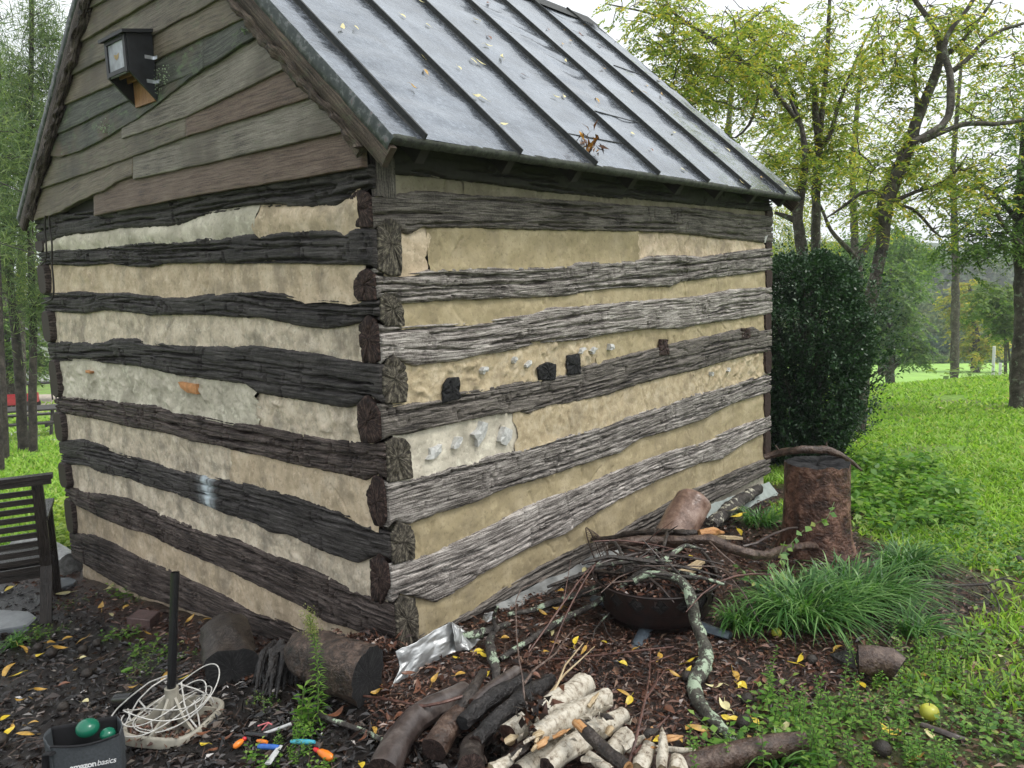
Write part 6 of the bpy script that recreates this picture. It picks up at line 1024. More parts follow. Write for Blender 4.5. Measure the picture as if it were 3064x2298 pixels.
roundlog('edging_log', at_l(B0, [(150,90,.09),(330,120,.09),(500,215,.07)]), [.10,.10,.09], M['greylog'], M['greylog'], 'pale grey weathered log edging the flower bed behind the cabin', 'log', rough=.08, seed=55, n=20)
pa = [G(190, 1530), G(240, 1515), G(320, 1525)]; b = Buf(); b.tube([p + (0, 0, .03) for p in pa], .045, 8, .2); tag(b.emit('stone_edging', M['slab']), 'row of pale edging stones at the border of the back lawn', 'edging')
# ------------------------------------------------------------------ split hollow log in the weeds
roundlog('hollow_log', at_l(B3, [(1030,880,.09),(1120,890,.09),(1240,905,.08),(1320,960,.06)]), [.055,.06,.058,.05], M['bark_brown'], M['end_black'], 'short hollow log stub with a black end among the weeds on the right', 'log', rough=.2, seed=58)
tag(Buf().add([G(*B3(x, y), l) for x, y, l in [(825,850,.03),(985,810,.07),(1020,960,.05),(860,900,.01)]], [(0, 1, 2, 3)]).emit('bark_slab', M['char'], smooth=False), 'black flake of bark leaning on the hollow log stub', 'bark')
# ------------------------------------------------------------------ bench seen from behind
M['bench'] = wood('dark stained bench wood', (.006, .005, .004), (.016, .012, .010), (.045, .036, .03), .5, .35)
C0 = lambda x, y: (x * .482, 1100 + y * .482)
bd = float((G(*C0(285, 1585)) - CAMP) @ CF); p_r = at_depth(*C0(228, 700), bd); zx = np.array([CR[0], CR[1], 0]); zx /= np.linalg.norm(zx); ang = math.radians(26); zx = np.array([zx[0] * math.cos(ang) - zx[1] * math.sin(ang), zx[0] * math.sin(ang) + zx[1] * math.cos(ang), 0]); zy = np.array([-zx[1], zx[0], 0]); foot = G(*C0(285, 1585)); print('bench', bd, p_r, foot)
Bz = p_r[2]; Rm = np.stack([zx, zy, (0, 0, 1.)], 1); org = np.array([p_r[0], p_r[1], 0]); zf = float(hgt(org[0], org[1]))
bench = thing('garden_bench', (org[0], org[1], zf), 'dark brown slatted garden bench seen from behind at the left edge', 'bench')
def bb_(name, x, y, z, sx_, sy_, sz_, bv=.004): b = Buf(); b.box(org + Rm @ np.array([x, y, z]), (sx_, sy_, sz_), Rm); return bevel(b.emit(name, M['bench'], bench, smooth=False), bv)
hb = Bz - zf; wbn = 1.45; px2m = .482 / FPX * bd
bb_('top_rail', -wbn / 2 + .03, .0, Bz + .02, wbn + .12, .075, .03); bb_('top_rail', -wbn / 2 + .03, -.02, Bz - .008, wbn + .10, .035, .035)
for xx in (0, -wbn):
    bb_('back_post', xx, 0, (Bz + .05 + Bz - .60) / 2 - .03, .062, .05, .60)
    A_ = org + Rm @ np.array([xx, 0, Bz - .56]); F_ = np.array([*(foot[:2] + Rm[:2, 0] * xx), 0]); F_[2] = float(hgt(F_[0], F_[1])) - .01; d_ = F_ - A_; l_ = np.linalg.norm(d_); za = d_ / l_; xa_ = zx - za * (zx @ za); xa_ /= np.linalg.norm(xa_); b = Buf(); b.box((A_ + F_) / 2, (.065, .05, l_), np.stack([xa_, np.cross(za, xa_), za], 1)); bevel(b.emit('back_leg', M['bench'], bench, smooth=False), .004)
for k in range(10): bb_('back_slat', -wbn / 2, .0, Bz - .075 - k * 54 * px2m, wbn - .06, .018, 34 * px2m, .003)
for k in range(7): bb_('seat_slat', -wbn / 2, .08 + k * .065, Bz - .56, wbn, .05, .02, .003)
bb_('seat_rail', -wbn / 2, .02, Bz - .60, wbn - .06, .03, .07)
for xx in (0, -wbn):
    bb_('armrest', xx + .01, .24, Bz - .25, .06, .52, .025); bb_('front_leg', xx, .46, (Bz - .27 + zf - .15) / 2, .05, .05, Bz - .27 - zf + .15); bb_('side_rail', xx, .24, Bz - .60, .03, .42, .06)
# ------------------------------------------------------------------ weeds and clumps
def stems(b, bs, P, h, rg, nl, ll, lw, lean=.1, droop=.2, tip=False):
    d = np.array([rg.normal(0, lean), rg.normal(0, lean), 1.]); k = np.linspace(0, 1, 6)[:, None]; C = P + d * h * k + np.array([rg.normal(0, .1), rg.normal(0, .1), 0]) * h * k ** 2; bs.tube(C, np.linspace(.0022, .001, 6), 5, caps=False)
    t_ = np.linspace(.08, 1, nl); Q = np.stack([np.interp(t_, k[:, 0], C[:, i]) for i in range(3)], 1); a = np.arange(nl) * 2.4 + rg.uniform(0, 6); D = np.stack([np.cos(a), np.sin(a), .25 + .5 * t_ - droop + 0 * a], 1); s_ = (1.05 - .5 * t_)
    b.leaves(Q, D, np.tile([0, 0, 1.], (nl, 1)) + D * -.3, ll * s_, lw * s_, .15)
def weed(seed, h, n, nl, ll, lw, mat, name='weed', lean=.18, spread=.04):
    rg = np.random.default_rng(seed); b, bs = Buf(), Buf()
    for i in range(n): stems(b, bs, np.array([rg.normal(0, spread), rg.normal(0, spread), -.01]), h * rg.uniform(.6, 1.1), rg, nl, ll, lw, lean)
    e = thing(name, (0, 0, 0), 'x', 'weed'); tag(bs.emit('stems', M['weedstem'], e), kind='stuff'); tag(b.emit('leaves', M[mat], e), kind='stuff'); return e
M['weedstem'] = plain('green stem', (.09, .12, .04), .6)
WP = {'mint': weed(1, .15, 4, 20, .032, .016, 'weedleaf'), 'leafy': weed(2, .10, 5, 7, .050, .034, 'weedleaf', lean=.5), 'spike': weed(3, .19, 3, 38, .024, .011, 'weedleaf'), 'low': weed(4, .05, 12, 6, .022, .018, 'clover', lean=.8, spread=.06)}
wused = set()
def put_weed(kind, P, label, group, sc=1.0, cat='weed'):
    o = WP[kind]
    if kind in wused: o = copy_tree(o)
    wused.add(kind); o.location = [float(a) for a in P]; o.rotation_euler = (0, 0, RNG.uniform(0, 6.28)); o.scale = (sc,) * 3
    if 'group' in o: del o['group']
    return tag(o, label, cat, group)
KL = {'mint': 'upright green weed with small toothed leaves', 'leafy': 'broad leaved green weed spreading low', 'spike': 'slender green weed with a leafy flowering spike', 'low': 'tiny round leaved weed hugging the ground'}
for f_, q in [(B3, [(455,1230,'spike'),(560,1260,'mint'),(640,1330,'mint'),(740,1360,'spike'),(800,1300,'mint'),(935,1330,'leafy'),(1085,1350,'spike'),(700,1480,'mint'),(830,1500,'mint'),(960,1560,'spike'),(860,1640,'spike'),(1080,1640,'mint'),(1160,900,'spike'),(1190,1080,'mint'),(1290,850,'spike'),(1500,830,'mint'),(1570,860,'mint'),(1480,960,'mint'),(1640,960,'mint'),(1880,760,'leafy'),(1750,860,'low'),(1720,1130,'leafy'),(1850,1240,'mint'),(1500,1160,'leafy'),(1900,1380,'leafy'),(2050,1400,'leafy'),(2150,1150,'low'),(1950,1120,'low'),(1340,1480,'mint'),(1280,1600,'low'),(640,1620,'mint'),(380,1200,'leafy'),(390,1300,'leafy'),(1450,1560,'mint'),(1700,1550,'low'),(1300,1280,'mint'),(1650,1310,'low'),(1230,1200,'low'),(2100,1560,'leafy'),(1900,1600,'low'),(560,1400,'leafy'),(420,1420,'leafy')]),
   (B2, [(1830,1510,'low'),(1900,1500,'leafy'),(1620,1590,'mint')]), (B0, [(1010,830,'leafy'),(960,700,'leafy'),(1060,880,'low'),(1180,840,'leafy'),(800,730,'leafy'),(900,420,'leafy'),(960,450,'low'),(290,690,'leafy'),(200,720,'low'),(140,760,'leafy'),(520,470,'low'),(1020,960,'low'),(1300,850,'low'),(360,680,'low')]),
   (B1, [(130,1600,'leafy'),(330,1480,'mint'),(420,1600,'mint'),(240,1650,'leafy'),(500,1560,'mint'),(650,1650,'leafy'),(480,1440,'mint'),(560,1420,'leafy'),(220,1150,'low'),(270,1180,'low')])]:
    for x_, y_, k in q:
        u_, v_ = f_(x_, y_ + 20); wh = {B3: 'at the bottom right', B2: 'at the bottom right', B0: 'near the left wall', B1: 'by the plastic toys'}[f_]; put_weed(k, G(u_, v_), KL[k] + ' ' + wh, '%s weeds %s' % (k, wh), RNG.uniform(.75, 1.15) * (.6 if f_ is B1 else .85 if f_ is B0 else 1))
x, y, r, rg = scatter(900, 2.2, 6.5, 91, (-41, -14)); g = grassw(x, y); k = OUT(x, y) & (g > rg.uniform(.1, 1.2, len(x))); n_ = 0
for x0, y0 in zip(x[k], y[k]):
    if n_ >= 48: break
    n_ += 1; kk = ['leafy', 'low', 'mint', 'low'][n_ % 4]; put_weed(kk, (x0, y0, float(hgt(x0, y0))), KL[kk] + ' in the rough grass on the right', '%s weeds in the rough grass' % kk, RNG.uniform(.6, 1.1))
# tall feathery weed
gw_ = G(*B1(600, 1340)); e = thing('tall_weed', gw_, 'tall feathery yellow green weed standing before the brown log', 'weed'); b, bs = Buf(), Buf(); rg = np.random.default_rng(15); dw = (gw_ - CAMP) @ CF
C = np.array([at_depth(*B1(x_, y_), dw) for x_, y_ in [(600,1340),(600,1150),(598,980),(585,800),(560,690),(530,570)]]); bs.tube(C, np.linspace(.004, .0012, 6), 6, step=.02)
L_ = np.linspace(0, 1, 150); Q = np.stack([np.interp(L_, np.linspace(0, 1, 6), C[:, i]) for i in range(3)], 1); a = np.arange(150) * 2.4; D = np.stack([np.cos(a), np.sin(a), .3 + 0 * a], 1); b.leaves(Q, D, np.tile([0, 0, 1.], (150, 1)), .055 * (1 - L_ * .75), .007 * (1 - L_ * .3), .3)
Q2 = C[-1] + (C[-2] - C[-1]) * rg.uniform(-.15, 1.3, (500, 1)) + rg.normal(0, .014, (500, 3)); b2 = Buf(); b2.leaves(Q2, rg.normal(0, 1, (500, 3)) + (0, 0, 1), rg.normal(0, 1, (500, 3)), np.full(500, .009), np.full(500, .004), .2)
bs.emit('stem', M['weedstem'], e); b.emit('leaves', M['weedleaf'], e); b2.emit('flower_head', leafmat('pale weed blossom', [(.14, .18, .05), (.26, .28, .10), (.34, .34, .16)], .7, .3), e)
e = thing('leafy_weed', G(*B1(500, 1400)), 'bright green leafy weed left of the tall feathery one', 'weed'); b, bs = Buf(), Buf()
for q in [[(500,1400),(480,1250),(500,1080)], [(540,1420),(530,1300),(520,1200)], [(470,1440),(500,1350),(470,1270)]]:
    C = np.array([at_depth(*B1(x_, y_), dw - .02) for x_, y_ in q]); bs.tube(C, .002, 5, step=.02); t_ = np.linspace(.1, 1, 22); Q = np.stack([np.interp(t_, [0, .5, 1], C[:, i]) for i in range(3)], 1); a = np.arange(22) * 2.4; b.leaves(Q, np.stack([np.cos(a), np.sin(a), .1 + t_ * .5], 1), np.tile([0, 0, 1.], (22, 1)), np.full(22, .045), np.full(22, .016), .2)
bs.emit('stem', M['weedstem'], e); b.emit('leaves', M['weedleaf'], e)
# liriope: arching strap leaves
M['strap'] = leafmat('dark glossy strap leaves', [(.025, .085, .015), (.05, .15, .03), (.10, .23, .05), (.22, .36, .12)], .38, .3, spec=.5)
def clump(c, R_, n, Ln, label, seed, wdt=.0085):
    rg = np.random.default_rng(seed); rr = R_ * np.sqrt(rg.uniform(0, 1, n)); aa = rg.uniform(0, 2 * np.pi, n); bx = c[0] + rr * np.cos(aa); by = c[1] + rr * np.sin(aa); P0 = np.stack([bx, by, hgt(bx, by) - .005], 1)
    da = aa + rg.normal(0, .9, n); o_ = np.stack([np.cos(da), np.sin(da), 0 * da], 1) + np.array([-.25, -.35, 0]); l_ = Ln * rg.uniform(.6, 1.15, n); t_ = np.linspace(0, 1, 7); out = rg.uniform(.45, 1.0, n)
    C = P0[:, None] + o_[:, None] * (out * l_)[:, None, None] * (t_ ** 1.5)[None, :, None] + np.array([0, 0, 1.]) * (l_[:, None] * (1.05 * t_ - .85 * out[:, None] * t_ ** 2.3))[..., None]; S = np.stack([-np.sin(da), np.cos(da), 0 * da], 1); w_ = wdt * np.array([.7, 1, 1, .95, .8, .5, .05]) / 2
    A_ = C - S[:, None] * w_[None, :, None]; B_ = C + S[:, None] * w_[None, :, None]; V = np.stack([A_, B_], 2).reshape(-1, 3); i = (np.arange(n) * 14)[:, None, None] + (np.arange(6) * 2)[None, :, None] + np.array([0, 1, 3, 2])[None, None]; b = Buf(); b.add(V, i.reshape(-1, 4)); return tag(b.emit('strap_grass', M['strap']), label, 'grass clump')
gl = G(*B3(760, 620)); clump(G(*B3(640, 580)) , .20, 620, .32, 'big clump of arching dark green strap grass beside the fire pit', 81); clump(G(*B3(1040, 470)), .19, 560, .31, 'clump of glossy strap grass flopping over, right half of the big drift', 82); clump(G(*B3(1350, 260)), .12, 260, .27, 'smaller upright tuft of strap grass behind the big drift', 83)
clump(G(*B3(1420, 720)), .05, 90, .22, 'little tuft of green blades at the front right of the drift', 84); clump(G(*B4(1600, 640)), .10, 160, .22, 'thin grass tuft growing at the far end of the wall', 85); clump(G(*B3(460, 1640)), .05, 50, .14, 'small grass tuft beside the long wet log', 86); clump(G(*B3(250, 650)), .12, 160, .22, 'sparse strap grass blades in front of the fire pit foot', 87)
clump(G(*B0(110, 790)), .03, 40, .14, 'wiry little grass tuft in the mud below the bench', 88)
# vine with heart leaves
def vine(q, f_, label, seed, ll=.05, nl=16):
    P = np.array(at_l(f_, q)); rg = np.random.default_rng(seed); e = thing('vine', P[0], label, 'vine'); b = Buf(); b.tube(P, .0022, 5, step=.02); b.emit('stem', M['weedstem'], e); t_ = np.linspace(.05, 1, nl) * (len(P) - 1); Q = np.stack([np.interp(t_, range(len(P)), P[:, i]) for i in range(3)], 1)
    b = Buf(); b.leaves(Q, rdir(rg, nl, .3) - np.array([.3, .3, .3]), np.array([-.5, -.5, .8]) + rg.normal(0, .3, (nl, 3)), ll * rg.uniform(.6, 1.2, nl), ll * .75 * rg.uniform(.7, 1.2, nl), .1); b.emit('leaves', M['clover'], e)
vine([(2130,480,.40),(2080,600,.34),(1980,640,.30),(1890,700,.26),(1800,800,.2),(1760,870,.16),(1700,980,.12)], B4, 'climbing vine with heart leaves in front of the stump', 1)
vine([(1440,930,.2),(1500,1000,.18),(1560,1050,.16),(1640,1080,.14),(1700,1140,.1)], B4, 'trailing vine with small leaves at the right rim of the fire pit', 2, .03, 26)
vine([(1780,760,.2),(1740,860,.2),(1790,980,.16),(1790,1100,.12),(1840,1180,.08)], B4, 'pale green vine shoot hanging over the strap grass', 3, .055, 12)
# leafy patches
def patch(f_, poly, n, hh, ll, mat, name, label, seed, cat='plants'):
    rg = np.random.default_rng(seed); W_ = np.array([G(*f_(*q))[:2] for q in poly]); lo, hi = W_.min(0), W_.max(0); x_ = rg.uniform(lo[0], hi[0], n * 3); y_ = rg.uniform(lo[1], hi[1], n * 3); k = inside(x_, y_, W_) > 0; x_, y_ = x_[k][:n], y_[k][:n]; n = len(x_); b = Buf()
    z_ = hgt(x_, y_) + hh * rg.uniform(.1, 1, n) * (.6 + .6 * fbm(x_ * 5, y_ * 5, seed, 2)); b.leaves(np.stack([x_, y_, z_], 1), rdir(rg, n, .3), np.stack([rg.normal(0, .4, n), rg.normal(0, .4, n), np.ones(n)], 1), ll * rg.uniform(.6, 1.2, n), ll * .6 * rg.uniform(.6, 1.2, n), .15); return tag(b.emit(name, M[mat]), label, cat, kind='stuff')
M['hosta'] = leafmat('yellow green bedding leaves', [(.16, .26, .03), (.28, .40, .06), (.42, .52, .12), (.5, .55, .2)], .5, .4)
patch(B0, [(330,-120),(420,-200),(620,-200),(640,130),(500,130),(400,110),(330,60)], 1500, .22, .07, 'hosta', 'bedding_plants', 'yellow green bedding plants behind the outer corner of the cabin', 7)
patch(S6, [(880,1480),(1000,1440),(1500,1480),(1760,1640),(1900,1900),(1200,2000),(900,1800)], 2600, .26, .075, 'weedleaf', 'leafy_ground_plants', 'glossy green leafy plants growing around the stump', 8)
patch(B3, [(1000,-60),(1500,-200),(2300,0),(2300,330),(1700,200),(1400,60)], 2600, .07, .035, 'clover', 'leafy_ground_plants', 'small round leaved plants carpeting the ground right of the strap grass', 9)
# ------------------------------------------------------------------ trees
class Skel:
    def __init__(s): s.P = []; s.b = Buf()
    def limb(s, pts, rad, n=14, rough=.28, seed=0, step=.12):
        P = np.array(pts); s.b.tube(P, rad, n, rough, seed, step=step); Ls = np.r_[0, np.cumsum(np.linalg.norm(np.diff(P, axis=0), axis=1))]; t_ = np.arange(0, Ls[-1], .15); s.P.append(np.stack([np.interp(t_, Ls, P[:, k]) for k in range(3)], 1)); return s
    def grow(s, targets, rg, r0=.018, r1=.004, bend=.12, maxd=9):
        N = np.concatenate(s.P); tips = []
        d0 = np.array([np.min(((N - t_) ** 2).sum(1)) for t_ in targets]); 
        for t_ in targets[np.argsort(d0)]:
            dd = np.sqrt(((N - t_) ** 2).sum(1)) + np.maximum(0, N[:, 2] - t_[2]) * .8; i = int(dd.argmin()); A_ = N[i]; l_ = np.linalg.norm(t_ - A_)
            if l_ < .05 or l_ > maxd: continue
            u = np.linspace(0, 1, 6)[:, None]; off = rg.normal(0, bend, 3) * l_; C = A_ + (t_ - A_) * u + off * np.sin(np.pi * u) * .6 + rg.normal(0, .03, (6, 3)) * l_ * (u > 0) * (u < 1); s.b.tube(C, np.linspace(min(r0, .004 + l_ * .012), r1, 6), 5, caps=False)
            m_ = max(3, int(l_ / .2)); q = np.linspace(0.15, 1, m_); Q = np.stack([np.interp(q, u[:, 0], C[:, k]) for k in range(3)], 1); N = np.vstack([N, Q]); tips.append(Q)
        return tips
def ell(rg, c, R3, n, lo=.0):
    d = rg.normal(0, 1, (n, 3)); d /= np.linalg.norm(d, axis=1)[:, None]; return np.asarray(c) + d * (rg.uniform(lo, 1, n) ** .5)[:, None] * np.asarray(R3)
def pinnate(b, Q, rg, Ln=.28, nl=9, ll=.055, lw=.02, droop=.35):
    """compound leaves with paired leaflets"""
    n = len(Q); a = rg.uniform(0, 2 * np.pi, n); D = np.stack([np.cos(a), np.sin(a), rg.uniform(-.7, .4, n)], 1); D /= np.linalg.norm(D, axis=1)[:, None]; t_ = np.linspace(.25, 1, nl)
    C = Q[:, None] + D[:, None] * (Ln * t_)[None, :, None] - np.array([0, 0, 1.]) * (Ln * droop * t_ ** 2)[None, :, None]; S = np.cross(D, (0, 0, 1.)); S /= np.linalg.norm(S, axis=1)[:, None] + 1e-9
    for sg in (-1, 1):
        dd = (S[:, None] * sg + D[:, None] * .55 + rg.normal(0, .22, (n, nl, 3)) - np.array([0, 0, .25])).reshape(-1, 3); m = n * nl; b.leaves(C.reshape(-1, 3), dd, np.tile([0, 0, 1.], (m, 1)) + rg.normal(0, .35, (m, 3)), ll * rg.uniform(.7, 1.2, m), lw * rg.uniform(.8, 1.2, m), .12)
M['leaf_yg'] = leafmat('yellow green tree leaves', [(.08, .14, .03), (.14, .21, .04), (.21, .28, .05), (.30, .36, .08), (.42, .40, .09), (.52, .38, .06)], .5, .5)
M['leaf_g'] = leafmat('mid green tree leaves', [(.05, .10, .03), (.085, .155, .045), (.13, .21, .06), (.21, .28, .085)], .5, .45)
M['leaf_y'] = leafmat('yellowing tree leaves', [(.13, .19, .03), (.25, .28, .04), (.40, .36, .06), (.50, .38, .07)], .5, .5)
M['leaf_far'] = leafmat('distant tree leaves', [(.07, .13, .035), (.11, .18, .05), (.15, .22, .06), (.22, .27, .09)], .6, .4)
M['leaf_dark'] = leafmat('small glossy dark shrub leaves', [(.014, .038, .016), (.024, .062, .025), (.036, .085, .032), (.05, .105, .04)], .36, .15, spec=.45)
M['needles'] = leafmat('soft pine needles', [(.06, .10, .05), (.10, .155, .07), (.15, .21, .09), (.24, .30, .12)], .6, .4)
M['trunk'] = bark('grey brown tree bark', (.018, .014, .011), (.055, .045, .036), (.12, .105, .085), 9, .25, rough=.8, bmp=.02, lc=(.17, .20, .14)); M['pinebark'] = bark('dark pine bark', (.014, .011, .009), (.04, .032, .027), (.085, .07, .06), 8, rough=.85, bmp=.02)
V3 = lambda x, y: (1864 + x * .5425, y * .5425)
def TP(q, D, f_=V3): return [at_depth(*f_(p[0], p[1]), D + (p[2] if len(p) > 2 else 0)) for p in q]
def tree(name, label, limbs, crowns, mat, seed, leafk=1.0, base=None, r0=.02, leaf=(.28, 8, .055, .02), bk='trunk', per=1.0, group=None, tk=1.0):
    rg = np.random.default_rng(seed); s = Skel()
    for i, (q, rad) in enumerate(limbs): s.limb(q, np.array(rad) * tk, seed=seed + i)
    T_ = np.concatenate([ell(rg, c, R3, n) for c, R3, n in crowns]); tips = s.grow(T_, rg, r0); e = thing(name, limbs[0][0][0], label, 'tree', group); s.b.emit('trunk', M[bk], e)
    Q = np.concatenate(tips); k = rg.uniform(0, 1, len(Q)) < leafk; Q = Q[k]; b = Buf(); pinnate(b, Q + rg.normal(0, .06, Q.shape), rg, *leaf); b.emit('crown', M[mat], e); return len(b.V)
rt = lambda px, D: px * .5425 / FPX * D       # half-width in zoom pixels -> metres
def cw(x_, y_, D, rx, ry, rz=None, n=60, f_=V3): c = at_depth(*f_(x_, y_), D); k = .5425 / FPX * D; return (c, (rx * k, (rz or (rx + ry) / 2) * k if rz is None else rz, ry * k), n)
D1 = 11.0; gb1 = lambda x_, y_, D, f_=V3: at_depth(*f_(x_, y_), D)
def base(D, x_): # straight down to the terrain
    p = at_depth(*V3(x_, 1600), D); return np.array([p[0], p[1], float(hgt(p[0], p[1])) - .1])
tree('tree', 'slim straight tree rising right behind the dark bush, nearest the roof corner', [([base(D1, 1075)] + TP([(1065,1460),(1062,1300),(1068,1000),(1080,830),(1060,600),(1050,400)], D1), [.14,.12,.11,.10,.09,.07,.04]), (TP([(1080,830),(1150,740),(1180,600),(1250,420),(1330,230),(1420,60)], D1), [.07,.06,.05,.04,.03,.02]), (TP([(1072,950),(1000,780),(950,560),(880,380),(700,200),(560,60)], D1), [.05,.045,.04,.035,.03,.015]), (TP([(1085,760),(1110,500),(1130,250),(1140,0),(1150,-200)], D1), [.07,.055,.05,.04,.03])],
     [cw(1080, 350, D1, 430, 420, None, 150), cw(1150, 800, D1, 300, 260, None, 60), cw(760, 330, D1, 330, 330, None, 90)], 'leaf_yg', 1, tk=.58, leaf=(.30, 9, .07, .026), leafk=1.0)
D2_ = 10.0
tree('tree', 'leaning tree with a broken limb just right of the roof corner', [([base(D2_, 1020)] + TP([(1000,1450),(975,1300),(955,1200),(985,1050),(1010,900),(990,700),(900,500)], D2_), [.15,.13,.12,.11,.09,.07,.05,.03]), (TP([(950,1215),(905,1195),(860,1180),(838,1172)], D2_), [.07,.06,.05,.03]), (TP([(620,760),(700,700),(760,500),(640,300),(400,150),(100,60),(-100,20)], D2_), [.02,.03,.03,.03,.025,.02,.012]), (TP([(990,700),(760,400),(450,200),(260,60),(200,-80)], D2_), [.05,.04,.035,.03,.02])],
     [cw(520, 330, D2_, 520, 340, None, 160), cw(880, 850, D2_, 180, 260, None, 50), cw(180, 120, D2_, 260, 200, None, 50), cw(330, 420, D2_, 200, 200, None, 40)], 'leaf_yg', 2, tk=.58, leaf=(.30, 9, .07, .026), leafk=1.0)
D3_ = 13.0
tree('tree', 'pale forked tree left of the big crooked tree', [([base(D3_, 1300)] + TP([(1300,1560),(1295,1420)], D3_), [.14,.13,.13]), (TP([(1295,1430),(1340,1360),(1390,1270),(1420,1100),(1500,900)], D3_), [.12,.10,.09,.07,.05]), (TP([(1285,1420),(1210,1340),(1140,1270),(1110,1180),(1050,1050)], D3_), [.08,.06,.05,.04,.02])],
     [cw(1200, 900, D3_, 330, 250, None, 60), cw(1500, 950, D3_, 200, 200, None, 30)], 'leaf_yg', 3, tk=.58, leaf=(.30, 9, .07, .026), leafk=.95)
D4_ = 9.0
tree('tree', 'largest crooked tree with heavy bent limbs on the right', [([base(D4_, 1310)] + TP([(1365,1640),(1400,1500),(1432,1350),(1445,1200),(1450,1120),(1500,1000),(1550,880),(1600,740)], D4_), [.17,.15,.14,.14,.15,.16,.15,.15,.13]),
     (TP([(1600,740),(1640,600),(1700,480),(1755,330),(1745,200),(1680,90),(1590,-20),(1540,-150)], D4_), [.13,.12,.10,.085,.07,.06,.05,.04]), (TP([(1590,790),(1680,740),(1780,690),(1820,600),(1800,500),(1815,420),(1790,350),(1760,260),(1800,160),(1900,60),(1960,-60)], D4_ - .6), [.06,.07,.075,.085,.08,.07,.07,.06,.05,.045,.03]),
     (TP([(1650,780),(1780,720),(1900,670),(2040,690),(2230,660),(2400,600)], D4_ - .3), [.06,.06,.055,.05,.04,.03]), (TP([(1820,390),(1900,340),(1960,250),(2060,170),(2250,120),(2400,60)], D4_ - .3), [.06,.05,.045,.04,.03,.02]), (TP([(1600,760),(1625,560),(1600,400),(1640,200),(1560,80)], D4_ + .5), [.06,.05,.045,.04,.02]),
     (TP([(1460,1130),(1410,1060),(1330,1050),(1200,1150),(1110,1210)], D4_), [.08,.06,.05,.03,.015]), (TP([(1500,1110),(1600,1060),(1750,1020),(1850,940),(1900,850)], D4_), [.06,.045,.035,.03,.015]), (TP([(1480,1130),(1600,1140),(1700,1260),(1760,1330),(1850,1290)], D4_), [.045,.035,.03,.02,.01]), (TP([(1790,300),(1900,200),(2000,60),(2080,-60)], D4_), [.05,.04,.035,.02])],
     [cw(1750, 150, D4_, 480, 300, None, 110), cw(1500, 850, D4_, 330, 330, None, 70), cw(2050, 400, D4_, 260, 330, None, 50), cw(1900, 1050, D4_, 300, 260, None, 60), cw(1450, 350, D4_, 200, 250, None, 30), cw(1380, 1150, D4_, 280, 100, None, 30)], 'leaf_yg', 4, tk=.48, leaf=(.30, 9, .07, .026), leafk=.65)
D5_ = 10.0
tree('tree', 'dark tree cut by the right edge of the picture', [([base(D5_, 2215)] + TP([(2215,1700),(2215,1500),(2200,1300),(2205,1100),(2235,800),(2260,400),(2250,0)], D5_), [.22,.20,.19,.18,.17,.15,.11,.06]), (TP([(2200,1250),(2100,1120),(2000,1040),(1920,940),(1850,920)], D5_), [.06,.05,.045,.03,.015]), (TP([(2200,1350),(2100,1250),(2050,1150),(1990,1060)], D5_ - .4), [.05,.045,.035,.02])],
     [cw(2150, 1150, D5_, 330, 330, None, 150), cw(2250, 700, D5_, 300, 350, None, 90), cw(1950, 1350, D5_, 250, 170, None, 70)], 'leaf_g', 5, tk=.55, leaf=(.30, 9, .07, .026), leafk=.6)
D6_ = 40
lt = at_depth(2663, 1160, D6_); lt[2] = float(hgt(lt[0], lt[1])) - .1; LTt = lambda px, py, d=0: at_depth(px, py, D6_ + d)
def cpx(px, py, D, rx, ry, n): c = at_depth(px, py, D); return (c, (rx / FPX * D, rx / FPX * D, ry / FPX * D), n)
tree('lawn_tree', 'small round headed tree standing alone on the slope beyond the lawn', [([lt, LTt(2663, 1100), LTt(2668, 1020), LTt(2660, 900), LTt(2665, 800)], [.22,.20,.17,.12,.06]), ([LTt(2663, 1120), LTt(2630, 1090), LTt(2600, 1070)], [.10,.08,.04]), ([LTt(2668, 1110), LTt(2690, 1085), LTt(2720, 1070)], [.10,.07,.03])],
     [cpx(2660, 990, D6_, 120, 90, 120), cpx(2650, 860, D6_, 120, 110, 110), cpx(2740, 1050, D6_, 60, 40, 30), cpx(2590, 1040, D6_, 50, 50, 30)], 'leaf_g', 6, .9, r0=.05, leaf=(.6, 6, .26, .12))
tree('background_tree', 'taller hazy green tree behind the lone lawn tree', [([np.array([*at_depth(2640, 1100, 55)[:2], -6.2]), at_depth(2640, 900, 55), at_depth(2650, 700, 55)], [.3,.25,.1])], [cpx(2620, 760, 55, 150, 130, 130), cpx(2740, 800, 55, 80, 90, 50), cpx(2560, 900, 55, 120, 120, 60)], 'leaf_g', 7, .95, r0=.06, leaf=(.8, 6, .36, .17))
tree('background_tree', 'yellowing tree in front of the far woods on the right', [([np.array([*at_depth(2920, 1090, 60)[:2], -6.6]), at_depth(2920, 1000, 60), at_depth(2900, 850, 60)], [.3,.25,.1])], [cpx(2890, 910, 60, 70, 90, 80), cpx(2930, 1030, 60, 90, 50, 60)], 'leaf_y', 8, .95, r0=.06, leaf=(.8, 6, .36, .17))
tree('background_tree', 'mid green tree filling the gap beside the right edge', [([np.array([*at_depth(3010, 1100, 30)[:2], -3.0]), at_depth(3010, 1000, 30), at_depth(2990, 900, 30)], [.06,.05,.03]), ([at_depth(3025, 1110, 30), at_depth(3015, 1020, 30)], [.05,.03]), ([at_depth(3045, 1110, 30), at_depth(3040, 1000, 30)], [.05,.03])], [cpx(3000, 900, 30, 110, 80, 90), cpx(3020, 980, 30, 60, 40, 30)], 'leaf_far', 9, .9, r0=.04, leaf=(.5, 6, .2, .09))
